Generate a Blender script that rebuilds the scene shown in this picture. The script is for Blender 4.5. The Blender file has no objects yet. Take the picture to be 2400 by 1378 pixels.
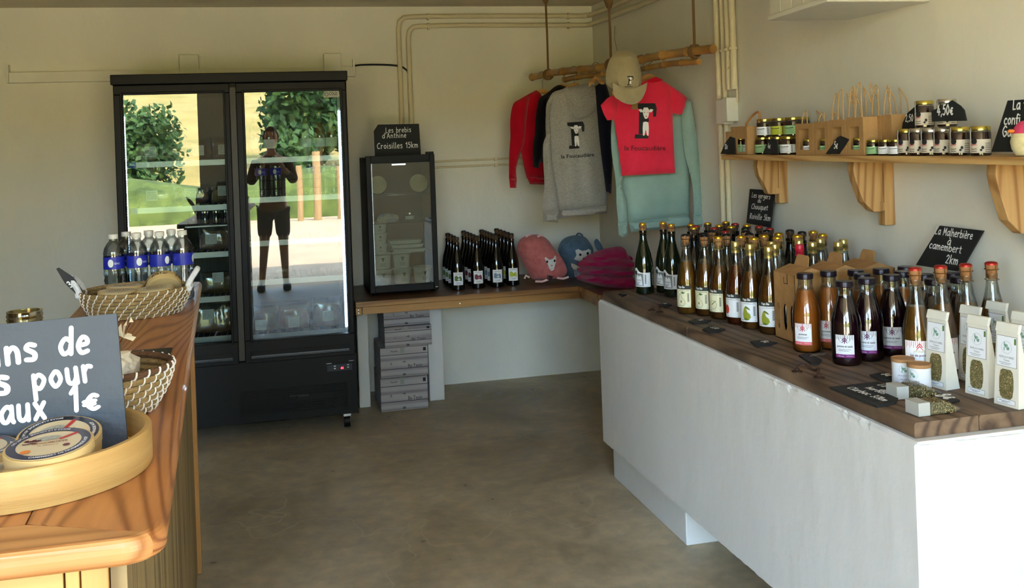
import bpy, bmesh, math, random
from mathutils import Vector, Matrix, noise
from mathutils.geometry import delaunay_2d_cdt
random.seed(7)
sc = bpy.context.scene
COL = sc.collection
PI = math.pi

# ------------------------------------------------------------------ camera
F, PX, PY, H = 2340.0, 1200.0, 334.0, 1.55      # focal length and principal point in photo pixels, eye height in m
YAW, ROLL = math.atan(569 / F), math.atan(.0362)
fw = Vector((math.sin(YAW), math.cos(YAW), 0))
r0 = Vector((math.cos(YAW), -math.sin(YAW), 0))
RT = r0 * math.cos(ROLL) - Vector((0, 0, 1)) * math.sin(ROLL)
UP = Vector((0, 0, 1)) * math.cos(ROLL) + r0 * math.sin(ROLL)
EYE = Vector((0, 0, H))
cd = bpy.data.cameras.new('camera')
cam = bpy.data.objects.new('camera', cd)
COL.objects.link(cam)
cd.sensor_width = 36
cd.lens = F / 2400 * 36
cd.shift_y = -(689 - PY) / 2400
cd.clip_start = .01
cd.clip_end = 500
mw = Matrix.Identity(4)
for i in range(3):
    mw[i][0], mw[i][1], mw[i][2], mw[i][3] = RT[i], UP[i], -fw[i], EYE[i]
cam.matrix_world = mw
sc.camera = cam

# measuring helpers: where a sight line of the photograph meets a real surface of the room
def ray(u, v): return fw + RT * ((u - PX) / F) + UP * ((PY - v) / F)
def onz(u, v, z):
    d = ray(u, v); return EYE + d * ((z - H) / d.z)
def ony(u, v, y):
    d = ray(u, v); return EYE + d * (y / d.y)
def onx(u, v, x):
    d = ray(u, v); return EYE + d * (x / d.x)

# ------------------------------------------------------------------ light
sc.view_settings.view_transform = 'Standard'
sc.view_settings.look = 'None'
sc.view_settings.gamma = 1
sc.view_settings.use_curve_mapping = False
sc.view_settings.exposure = 0.80
w = bpy.data.worlds.new('world'); sc.world = w; w.use_nodes = True
nt = w.node_tree
sky = nt.nodes.new('ShaderNodeTexSky'); sky.sky_type = 'NISHITA'; sky.sun_disc = False
sky.sun_elevation = math.radians(60); sky.sun_rotation = math.radians(25); sky.altitude = 100
bg = nt.nodes['Background']; bg.inputs[1].default_value = 3.3
nt.links.new(sky.outputs[0], bg.inputs[0])
sd = bpy.data.lights.new('sun', 'SUN'); sd.energy = 17; sd.angle = .009; sd.color = (1, .96, .9)
so = bpy.data.objects.new('sun', sd); COL.objects.link(so)
so.rotation_euler = (math.radians(-28), 0, math.radians(-25))     # high sun behind the building
sc.cycles.use_denoising = True
sc.cycles.transparent_max_bounces = 40
sc.cycles.max_bounces = 10
sc.cycles.diffuse_bounces = 6
sc.cycles.caustics_reflective = False
sc.cycles.caustics_refractive = False
sc.cycles.sample_clamp_indirect = 6

# ------------------------------------------------------------------ materials
def lin(c):
    return tuple(((x / 255) / 12.92 if x / 255 <= .04045 else ((x / 255 + .055) / 1.055) ** 2.4) for x in c) + (1,)
MATS = {}
def M(name, col, rough=.6, metal=0, spec=.5, var=0, scale=8, bump=0, bscale=60, trans=0, emit=0, coat=0, stretch=(1, 1, 1), col2=None, ior=1.45, sheen=0):
    if name in MATS: return MATS[name]
    m = bpy.data.materials.new(name); m.use_nodes = True; MATS[name] = m
    n = m.node_tree; b = n.nodes['Principled BSDF']
    c = lin(col)
    b.inputs['Base Color'].default_value = c
    b.inputs['Roughness'].default_value = rough
    b.inputs['Metallic'].default_value = metal
    b.inputs['Specular IOR Level'].default_value = spec
    b.inputs['IOR'].default_value = ior
    b.inputs['Transmission Weight'].default_value = trans
    b.inputs['Coat Weight'].default_value = coat
    b.inputs['Coat Roughness'].default_value = .03
    b.inputs['Sheen Weight'].default_value = sheen
    if emit:
        b.inputs['Emission Color'].default_value = c
        b.inputs['Emission Strength'].default_value = emit
    if var or bump or col2:
        tc = n.nodes.new('ShaderNodeTexCoord'); mp = n.nodes.new('ShaderNodeMapping')
        mp.inputs['Scale'].default_value = stretch
        n.links.new(tc.outputs['Object'], mp.inputs[0])
    if var or col2:
        nz = n.nodes.new('ShaderNodeTexNoise'); nz.inputs['Scale'].default_value = scale
        nz.inputs['Detail'].default_value = 6; nz.inputs['Roughness'].default_value = .6
        n.links.new(mp.outputs[0], nz.inputs[0])
        rp = n.nodes.new('ShaderNodeValToRGB')
        rp.color_ramp.elements[0].position = .3; rp.color_ramp.elements[1].position = .7
        k = 1 - var
        rp.color_ramp.elements[0].color = lin(col2) if col2 else tuple(x * k for x in c[:3]) + (1,)
        rp.color_ramp.elements[1].color = c
        n.links.new(nz.outputs['Fac'], rp.inputs[0]); n.links.new(rp.outputs[0], b.inputs['Base Color'])
    if bump:
        nb = n.nodes.new('ShaderNodeTexNoise'); nb.inputs['Scale'].default_value = bscale; nb.inputs['Detail'].default_value = 5
        n.links.new(mp.outputs[0], nb.inputs[0])
        bp = n.nodes.new('ShaderNodeBump'); bp.inputs['Strength'].default_value = bump; bp.inputs['Distance'].default_value = .01
        n.links.new(nb.outputs['Fac'], bp.inputs['Height']); n.links.new(bp.outputs[0], b.inputs['Normal'])
    return m

def wood(name, light, dark, axis='y', rings=14, rough=.45, bump=.15, mottle=0, warp=1.2, coat=0):
    """long grain along one axis: stretched noise feeding a band pattern"""
    m = bpy.data.materials.new(name); m.use_nodes = True; MATS[name] = m
    n = m.node_tree; L = n.links; b = n.nodes['Principled BSDF']
    b.inputs['Roughness'].default_value = rough; b.inputs['Coat Weight'].default_value = coat
    tc = n.nodes.new('ShaderNodeTexCoord'); mp = n.nodes.new('ShaderNodeMapping')
    s = {'x': (.07, 1, 1), 'y': (1, .07, 1), 'z': (1, 1, .07)}[axis]
    mp.inputs['Scale'].default_value = s
    L.new(tc.outputs['Object'], mp.inputs[0])
    nz = n.nodes.new('ShaderNodeTexNoise'); nz.inputs['Scale'].default_value = 3.2; nz.inputs['Detail'].default_value = 1
    L.new(mp.outputs[0], nz.inputs[0])
    mul = n.nodes.new('ShaderNodeMath'); mul.operation = 'MULTIPLY'; mul.inputs[1].default_value = rings * warp
    L.new(nz.outputs['Fac'], mul.inputs[0])
    fr = n.nodes.new('ShaderNodeMath'); fr.operation = 'SINE'
    m2 = n.nodes.new('ShaderNodeMath'); m2.operation = 'MULTIPLY'; m2.inputs[1].default_value = 6.28
    L.new(mul.outputs[0], m2.inputs[0]); L.new(m2.outputs[0], fr.inputs[0])
    ab = n.nodes.new('ShaderNodeMapRange'); ab.inputs[1].default_value = -1; ab.inputs[2].default_value = 1
    L.new(fr.outputs[0], ab.inputs[0])
    pw = n.nodes.new('ShaderNodeMath'); pw.operation = 'POWER'; pw.inputs[1].default_value = 3
    L.new(ab.outputs[0], pw.inputs[0])
    fine = n.nodes.new('ShaderNodeTexNoise'); fine.inputs['Scale'].default_value = 60; fine.inputs['Detail'].default_value = 4
    L.new(mp.outputs[0], fine.inputs[0])
    add = n.nodes.new('ShaderNodeMath'); add.operation = 'MULTIPLY_ADD'; add.inputs[1].default_value = .55; 
    L.new(pw.outputs[0], add.inputs[0]); 
    fm = n.nodes.new('ShaderNodeMath'); fm.operation = 'MULTIPLY'; fm.inputs[1].default_value = .6
    L.new(fine.outputs['Fac'], fm.inputs[0]); L.new(fm.outputs[0], add.inputs[2])
    rp = n.nodes.new('ShaderNodeValToRGB')
    rp.color_ramp.elements[0].position = .2; rp.color_ramp.elements[0].color = lin(light)
    rp.color_ramp.elements[1].position = .85; rp.color_ramp.elements[1].color = lin(dark)
    L.new(add.outputs[0], rp.inputs[0])
    out = rp.outputs[0]
    if mottle:
        mo = n.nodes.new('ShaderNodeTexNoise'); mo.inputs['Scale'].default_value = 6; mo.inputs['Detail'].default_value = 6
        L.new(tc.outputs['Object'], mo.inputs[0])
        mr = n.nodes.new('ShaderNodeMapRange'); mr.inputs[1].default_value = .35; mr.inputs[2].default_value = .7
        mr.inputs[3].default_value = 1 - mottle; mr.inputs[4].default_value = 1.15
        L.new(mo.outputs['Fac'], mr.inputs[0])
        vm = n.nodes.new('ShaderNodeVectorMath'); vm.operation = 'SCALE'
        L.new(out, vm.inputs[0]); L.new(mr.outputs[0], vm.inputs['Scale']); out = vm.outputs[0]
    L.new(out, b.inputs['Base Color'])
    bp = n.nodes.new('ShaderNodeBump'); bp.inputs['Strength'].default_value = bump; bp.inputs['Distance'].default_value = .004
    L.new(add.outputs[0], bp.inputs['Height']); L.new(bp.outputs[0], b.inputs['Normal'])
    return m

def glass(name, tint=(255, 255, 255), refl=.06, rough=.0, edge=.5):
    """thin glass: tinted see-through plus a mirror part that grows at grazing angles"""
    if name in MATS: return MATS[name]
    m = bpy.data.materials.new(name); m.use_nodes = True; MATS[name] = m
    n = m.node_tree; L = n.links
    n.nodes.remove(n.nodes['Principled BSDF'])
    o = n.nodes['Material Output']
    t = n.nodes.new('ShaderNodeBsdfTransparent'); t.inputs[0].default_value = lin(tint)
    g = n.nodes.new('ShaderNodeBsdfGlossy'); g.inputs['Roughness'].default_value = rough
    lw = n.nodes.new('ShaderNodeLayerWeight'); lw.inputs[0].default_value = .35
    mr = n.nodes.new('ShaderNodeMapRange'); mr.inputs[3].default_value = refl; mr.inputs[4].default_value = edge
    L.new(lw.outputs['Fresnel'], mr.inputs[0])
    mx = n.nodes.new('ShaderNodeMixShader')
    L.new(mr.outputs[0], mx.inputs[0]); L.new(t.outputs[0], mx.inputs[1]); L.new(g.outputs[0], mx.inputs[2])
    L.new(mx.outputs[0], o.inputs[0])
    return m

# ------------------------------------------------------------------ mesh builder
class MB:
    def __init__(s): s.v = []; s.f = []; s.mi = []
    def add(s, vs, fs, mi=0):
        k = len(s.v); s.v += [tuple(p) for p in vs]
        s.f += [tuple(i + k for i in f) for f in fs]; s.mi += [mi] * len(fs); return s
    def box(s, x0, y0, z0, x1, y1, z1, mi=0):
        v = [(x, y, z) for z in (z0, z1) for y in (y0, y1) for x in (x0, x1)]
        return s.add(v, [(0, 2, 3, 1), (4, 5, 7, 6), (0, 1, 5, 4), (2, 6, 7, 3), (0, 4, 6, 2), (1, 3, 7, 5)], mi)
    def obox(s, c, sx, sy, sz, rz=0, rx=0, ry=0, mi=0):
        R = Matrix.Rotation(rz, 3, 'Z') @ Matrix.Rotation(ry, 3, 'Y') @ Matrix.Rotation(rx, 3, 'X')
        v = [Vector(c) + R @ Vector((x * sx / 2, y * sy / 2, z * sz / 2)) for z in (-1, 1) for y in (-1, 1) for x in (-1, 1)]
        return s.add(v, [(0, 2, 3, 1), (4, 5, 7, 6), (0, 1, 5, 4), (2, 6, 7, 3), (0, 4, 6, 2), (1, 3, 7, 5)], mi)
    def lathe(s, prof, seg=24, c=(0, 0, 0), mi=0, cap=True):
        v = []; f = []
        for r, z in prof:
            for i in range(seg):
                a = 2 * PI * i / seg; v.append((c[0] + r * math.cos(a), c[1] + r * math.sin(a), c[2] + z))
        for j in range(len(prof) - 1):
            for i in range(seg):
                k = (i + 1) % seg; f.append((j * seg + i, j * seg + k, (j + 1) * seg + k, (j + 1) * seg + i))
        if cap:
            f.append(tuple(reversed(range(seg)))); f.append(tuple(range((len(prof) - 1) * seg, len(prof) * seg)))
        return s.add(v, f, mi)
    def tube(s, pts, r, seg=8, mi=0, closed=False):
        pts = [Vector(p) for p in pts]; n = len(pts); v = []; f = []
        rr = r if isinstance(r, (list, tuple)) else [r] * n
        up = Vector((0, 0, 1)); prev = None
        for i, p in enumerate(pts):
            if closed: t = (pts[(i + 1) % n] - pts[i - 1])
            else: t = pts[min(i + 1, n - 1)] - pts[max(i - 1, 0)]
            if t.length < 1e-9: t = Vector((0, 0, 1))
            t.normalize()
            if prev is None:
                a = t.cross(up if abs(t.z) < .9 else Vector((1, 0, 0))).normalized()
            else:
                a = (prev - t * prev.dot(t)).normalized()
            prev = a; b = t.cross(a)
            for k in range(seg):
                q = 2 * PI * k / seg; v.append(p + (a * math.cos(q) + b * math.sin(q)) * rr[i])
        m = n if closed else n - 1
        for j in range(m):
            for k in range(seg):
                k2 = (k + 1) % seg; j2 = (j + 1) % n
                f.append((j * seg + k, j * seg + k2, j2 * seg + k2, j2 * seg + k))
        if not closed:
            f.append(tuple(reversed(range(seg)))); f.append(tuple(range((n - 1) * seg, n * seg)))
        return s.add(v, f, mi)
    def prism(s, poly, fn, t, mi=0):
        """2-D outline extruded: fn(a, b, depth) gives the 3-D point"""
        n = len(poly)
        v = [fn(a, b, 0) for a, b in poly] + [fn(a, b, t) for a, b in poly]
        f = [tuple(range(n)), tuple(reversed(range(n, 2 * n)))] + [(i, i + n, (i + 1) % n + n, (i + 1) % n) for i in range(n)]
        return s.add(v, f, mi)
    def build(s, name, mats, parent=None, smooth=False, bevel=0, sub=0, loc=None, fix=True, **props):
        me = bpy.data.meshes.new(name); me.from_pydata(s.v, [], s.f); me.update()
        if fix:
            bm = bmesh.new(); bm.from_mesh(me); bmesh.ops.recalc_face_normals(bm, faces=bm.faces); bm.to_mesh(me); bm.free()
        for m in (mats if isinstance(mats, (list, tuple)) else [mats]): me.materials.append(m)
        for p, mi in zip(me.polygons, s.mi): p.material_index = mi
        o = bpy.data.objects.new(name, me); COL.objects.link(o)
        if parent: o.parent = parent
        if loc is not None: o.location = loc
        if smooth:
            me.shade_smooth()
            try: me.set_sharp_from_angle(angle=math.radians(40))
            except Exception: pass
        if bevel:
            b = o.modifiers.new('bevel', 'BEVEL'); b.width = bevel; b.segments = 2; b.limit_method = 'ANGLE'; b.angle_limit = math.radians(40)
        if sub:
            b = o.modifiers.new('sub', 'SUBSURF'); b.levels = sub; b.render_levels = sub
        for k, val in props.items(): o[k] = val
        return o

def thing(name, label, cat, loc=(0, 0, 0), rz=0, group=None):
    o = bpy.data.objects.new(name, None); COL.objects.link(o); o.empty_display_size = .05
    o.location = loc; o.rotation_euler = (0, 0, rz); o['label'] = label; o['category'] = cat
    if group: o['group'] = group
    return o
def tag(o, label, cat, group=None):
    o['label'] = label; o['category'] = cat
    if group: o['group'] = group
    return o
def struct(o): o['kind'] = 'structure'; return o
KIDS = {}
def kids(o): return [c for c in bpy.data.objects if c.parent == o]
def clone(root, loc, rz=None, label=None, group=None):
    if root.name not in KIDS: KIDS[root.name] = [(ch, kids(ch)) for ch in kids(root)]
    r = root.copy(); COL.objects.link(r); r.location = loc
    if rz is not None: r.rotation_euler = (0, 0, rz)
    if label: r['label'] = label
    if group: r['group'] = group
    for ch, gs in KIDS[root.name]:
        c = ch.copy(); COL.objects.link(c); c.parent = r
        for g in gs:
            d = g.copy(); COL.objects.link(d); d.parent = c
    return r

def smoothpath(p, k=5, closed=False):
    """Catmull-Rom through the points"""
    out = []; n = len(p)
    if n < 3: return list(p)
    for i in range(n if closed else n - 1):
        g = lambda j: Vector(p[j % n]) if closed else Vector(p[max(0, min(n - 1, j))])
        a, b, c, d = g(i - 1), g(i), g(i + 1), g(i + 2)
        for t in range(k):
            t /= k
            out.append(.5 * ((2 * b) + (c - a) * t + (2 * a - 5 * b + 4 * c - d) * t * t + (3 * b - a - 3 * c + d) * t ** 3))
    if not closed: out.append(Vector(p[-1]))
    return out

# ---- hand lettering: every glyph is a set of brush strokes ('s' curved, 'l' straight)
GL = {
'a': '.8|s.68,.85 .4,1 .08,.6 .15,.1 .42,.05 .68,.5|l.7,1 .72,.15 .8,0',
'b': '.75|l.08,1.6 .08,.05|s.08,.6 .4,.95 .68,.6 .58,.1 .3,0 .08,.2',
'c': '.7|s.62,.85 .35,1 .06,.55 .2,.05 .62,.1', 'd': '.8|s.68,.8 .35,.98 .06,.5 .25,.02 .6,.2 .7,.6|l.72,1.65 .7,0',
'e': '.72|s.1,.5 .6,.6 .58,.9 .3,1 .06,.5 .25,.03 .64,.12', 'f': '.6|s.6,1.5 .38,1.6 .25,1.2 .25,0|l.02,.95 .52,.95',
'g': '.8|s.68,.85 .35,1 .06,.6 .3,.2 .65,.5|s.7,1 .7,-.3 .4,-.6 .1,-.45', 'h': '.75|l.08,1.65 .08,0|s.08,.6 .4,.95 .62,.7 .64,0',
'i': '.28|l.1,1 .1,0|l.1,1.4 .12,1.42', 'k': '.7|l.08,1.65 .08,0|l.6,1 .1,.45|l.2,.55 .6,0', 'l': '.3|s.1,1.65 .1,.15 .2,0',
'm': '1|l.06,1 .06,0|s.06,.6 .3,.95 .46,.7 .46,0|s.46,.6 .72,.95 .88,.7 .88,0', 'n': '.75|l.08,1 .08,0|s.08,.6 .38,.97 .62,.7 .64,0',
'o': '.78|s.36,1 .06,.55 .3,.02 .66,.4 .55,.9 .36,1', 'p': '.78|l.08,1 .06,-.6|s.08,.7 .4,.98 .7,.6 .4,.08 .1,.25',
'q': '.78|s.66,.85 .35,1 .06,.55 .3,.08 .64,.4|l.68,1 .68,-.6', 'r': '.6|l.08,1 .08,0|s.08,.6 .3,.95 .55,.9',
's': '.65|s.55,.9 .25,1 .1,.75 .5,.4 .45,.05 .05,.08', 't': '.55|s.25,1.4 .25,.15 .5,.05|l.02,1 .5,1',
'u': '.75|s.06,1 .08,.2 .35,.02 .6,.4 .62,1|l.62,1 .64,0', 'v': '.65|l.04,1 .3,0 .56,1', 'x': '.7|l.04,1 .6,0|l.6,1 .04,0', 'y': '.7|l.04,1 .32,.3|l.6,1 .1,-.6',
'A': '.95|l.0,0 .45,1.6 .85,0|l.15,.55 .7,.55', 'B': '.8|l.08,1.6 .08,0|s.08,1.6 .6,1.4 .3,.85|s.3,.85 .75,.4 .08,0', 'C': '.9|s.8,1.4 .5,1.6 .06,.9 .3,.05 .8,.2',
'G': '.98|s.85,1.4 .5,1.6 .06,.8 .4,0 .85,.3|l.85,.3 .85,.75 .5,.75', 'L': '.7|l.1,1.6 .08,0 .6,.05',
'M': '1.05|l.05,0 .15,1.6 .5,.5 .85,1.6 .95,0', 'P': '.8|l.1,1.6 .08,0|s.1,1.55 .6,1.4 .5,.85 .1,.75', 'R': '.8|l.1,1.6 .08,0|s.1,1.55 .6,1.4 .5,.9 .1,.8|l.3,.8 .7,0', 'T': '.8|l.05,1.55 .75,1.6|l.4,1.55 .4,0',
'0': '.78|s.36,1.6 .06,.8 .32,0 .66,.8 .36,1.6', '1': '.5|l.06,1.15 .36,1.6 .36,0', '2': '.75|s.06,1.25 .35,1.6 .6,1.2 .35,.6 .05,.03|l.05,.03 .66,.03',
'3': '.72|s.08,1.45 .4,1.6 .55,1.2 .25,.85|s.25,.85 .62,.45 .35,0 .05,.15', '4': '.8|l.42,1.6 .05,.5 .72,.5|l.52,1 .46,0',
'5': '.72|l.6,1.6 .2,1.55 .14,.95|s.14,.95 .5,1 .6,.45 .35,0 .05,.15', '7': '.7|l.05,1.55 .62,1.6 .25,0', '8': '.75|s.35,1.6 .1,1.2 .6,.5 .32,0 .08,.4 .58,1.25 .35,1.6',
'€': '.7|s.62,.95 .4,1.05 .12,.5 .4,0 .64,.1|l.0,.62 .5,.62|l.0,.38 .45,.38', ',': '.3|l.14,.1 .06,-.25', "'": '.25|l.12,1.6 .08,1.3', ' ': '.5|',
'è': '.72|s.1,.5 .6,.6 .58,.9 .3,1 .06,.5 .25,.03 .64,.12|l.2,1.55 .45,1.25', 'à': '.8|s.68,.85 .4,1 .08,.6 .15,.1 .42,.05 .68,.5|l.7,1 .72,.15 .8,0|l.25,1.55 .5,1.25',
'ê': '.72|s.1,.5 .6,.6 .58,.9 .3,1 .06,.5 .25,.03 .64,.12|l.1,1.2 .35,1.5 .55,1.2', '-': '.5|l.05,.5 .4,.5'}
def letters(mb, text, h, pos, fn, wt=.09, sp=.18, slant=0, mi=0, center=False, wx=1.0):
    """writes text with x-height h from 2-D position pos; fn maps (a, b) to 3-D. wt = half stroke width as share of h"""
    wid = sum(float(GL[c].split('|')[0]) * wx + sp for c in text) * h
    x0, y0 = pos
    if center: x0 -= wid / 2
    for c in text:
        parts = GL[c].split('|'); adv = float(parts[0]); V = []; FF = []
        def put(q): FF.append(list(range(len(V), len(V) + len(q)))); V.extend(q)
        for st in parts[1:]:
            if not st: continue
            P = [tuple(map(float, q.split(','))) for q in st[1:].split()]
            P = [Vector((x * wx, y, 0)) for x, y in P]
            if st[0] == 's' and len(P) > 2: P = smoothpath(P, 5)
            P = [Vector((x0 + (p.x + slant * p.y) * h, y0 + p.y * h)) for p in P]
            r = wt * h
            for i in range(len(P) - 1):
                d = P[i + 1] - P[i]
                if d.length < 1e-7: continue
                d.normalize(); nn = Vector((-d.y, d.x)) * r
                put([P[i] + nn, P[i] - nn, P[i + 1] - nn, P[i + 1] + nn])
            for p in P: put([p + Vector((r * math.cos(k * PI / 4 + .2), r * math.sin(k * PI / 4 + .2))) for k in range(8)])
        if V:                                   # the strokes of a glyph are merged into one outline
            o_ = V[0].copy(); R = delaunay_2d_cdt([(v - o_) / h for v in V], [], FF, 1, 1e-5)
            mb.add([fn(v.x * h + o_.x, v.y * h + o_.y) for v in R[0]], [tuple(f) for f, of in zip(R[2], R[5]) if of], mi)
        x0 += (adv * wx + sp) * h
    return wid

# ---- printed lettering from the built-in font, mapped onto any surface
FC = {}
def fontmesh(s, bold=False):
    if s in FC: return FC[s]
    cu = bpy.data.curves.new('t', 'FONT'); cu.body = s; cu.size = 1; cu.resolution_u = 2
    cu.offset = .02 if bold else 0
    o = bpy.data.objects.new('t', cu); COL.objects.link(o)
    bpy.context.view_layer.update()
    me = bpy.data.meshes.new_from_object(o.evaluated_get(bpy.context.evaluated_depsgraph_get()))
    r = ([tuple(v.co) for v in me.vertices], [tuple(p.vertices) for p in me.polygons], max([v.co.x for v in me.vertices] or [0]))
    bpy.data.objects.remove(o); bpy.data.meshes.remove(me); bpy.data.curves.remove(cu)
    FC[s] = r; return r
def printed(mb, s, size, pos, fn, mi=0, center=True, wx=1.0, bold=False, width=None):
    v, f, W = fontmesh(s, bold)
    if width: wx = width / (W * size)
    x0 = pos[0] - (W * size * wx / 2 if center else 0)
    mb.add([fn(x0 + p[0] * size * wx, pos[1] + p[1] * size) for p in v], f, mi)

def poly(mb, pts, fn, mi=0, step=.004):
    """flat outline laid on a surface; large ones are cut finer so that they follow a curve"""
    w_ = max(p[0] for p in pts) - min(p[0] for p in pts)
    if w_ < .006 or w_ > .2: mb.add([fn(a, b) for a, b in pts], [tuple(range(len(pts)))], mi); return
    P = []
    for i, a in enumerate(pts):
        b = pts[(i + 1) % len(pts)]; n = max(1, int(math.hypot(b[0] - a[0], b[1] - a[1]) / step))
        P += [Vector((a[0] + (b[0] - a[0]) * k / n, a[1] + (b[1] - a[1]) * k / n)) for k in range(n)]
    n = len(P); Q = list(P); y0 = min(p.y for p in P); y1 = max(p.y for p in P); x0 = min(p.x for p in P); L = [(p.x, p.y) for p in P]
    y = y0 + step * .6
    while y < y1:
        x = x0 + step * .5
        while x < x0 + w_:
            if inside((x, y), L) and edist((x, y), L) > step * .3: Q.append(Vector((x, y)))
            x += step
        y += step * 2
    R = delaunay_2d_cdt(Q, [(i, (i + 1) % n) for i in range(n)], [], 1, 1e-7)
    mb.add([fn(v.x, v.y) for v in R[0]], [tuple(f) for f in R[2]], mi)
def ell(cx, cy, rx, ry, n=16, rot=0):
    return [(cx + rx * math.cos(a) * math.cos(rot) - ry * math.sin(a) * math.sin(rot), cy + rx * math.cos(a) * math.sin(rot) + ry * math.sin(a) * math.cos(rot)) for a in [2 * PI * i / n for i in range(n)]]

def inside(p, P):
    c = False; j = len(P) - 1
    for i in range(len(P)):
        if (P[i][1] > p[1]) != (P[j][1] > p[1]) and p[0] < (P[j][0] - P[i][0]) * (p[1] - P[i][1]) / (P[j][1] - P[i][1]) + P[i][0]: c = not c
        j = i
    return c
def edist(p, P):
    best = 1e9; px, py = p
    for i in range(len(P)):
        ax, ay = P[i - 1]; bx, by = P[i]; dx, dy = bx - ax, by - ay
        L = dx * dx + dy * dy
        t = 0 if L == 0 else max(0, min(1, ((px - ax) * dx + (py - ay) * dy) / L))
        d = (ax + t * dx - px) ** 2 + (ay + t * dy - py) ** 2
        if d < best: best = d
    return math.sqrt(best)
class Puff:
    """cloth or bag shape: a closed outline in (a, b) whose two faces swell away from the edge, with folds"""
    def __init__(s, outline, fn, thick, soft, folds=0, fscale=8, fdir=(1, .2), seed=0, step=.02, back=1.0, smooth=4):
        P = [Vector((a, b, 0)) for a, b in outline]
        if smooth: P = smoothpath(P, smooth, True)
        s.P = [(p.x, p.y) for p in P]; s.fn = fn; s.t = thick; s.soft = soft; s.fo = folds; s.fs = fscale; s.fd = fdir; s.seed = seed; s.step = step; s.back = back
    def h(s, a, b):
        d = edist((a, b), s.P) if inside((a, b), s.P) else 0
        k = 1 - math.exp(-d / s.soft)
        n = noise.noise(Vector((a * s.fs * s.fd[0], b * s.fs * s.fd[1], s.seed))) * s.fo
        return (s.t * math.sqrt(max(k, 0)) + n * k)
    def surf(s, a, b, off=.002):
        return s.fn(a, b, -(s.h(a, b) + off))
    def mb(s):
        P = s.P; xs = [p[0] for p in P]; ys = [p[1] for p in P]; pts = [Vector(p) for p in P]; n = len(P); st = s.step
        y = min(ys) + st / 2; r = 0
        while y < max(ys):
            x = min(xs) + st / 2 * (1 + r % 2)
            while x < max(xs):
                if inside((x, y), P) and edist((x, y), P) > st * .45: pts.append(Vector((x, y)))
                x += st
            y += st * .87; r += 1
        res = delaunay_2d_cdt(pts, [(i, (i + 1) % n) for i in range(n)], [], 1, 1e-6)
        V, Fs = res[0], res[2]
        hv = [s.h(p.x, p.y) for p in V]
        m = MB()
        m.add([s.fn(p.x, p.y, -h) for p, h in zip(V, hv)] + [s.fn(p.x, p.y, h * s.back + .001) for p, h in zip(V, hv)],
              [tuple(f) for f in Fs] + [tuple(i + len(V) for i in reversed(f)) for f in Fs])
        return m
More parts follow.
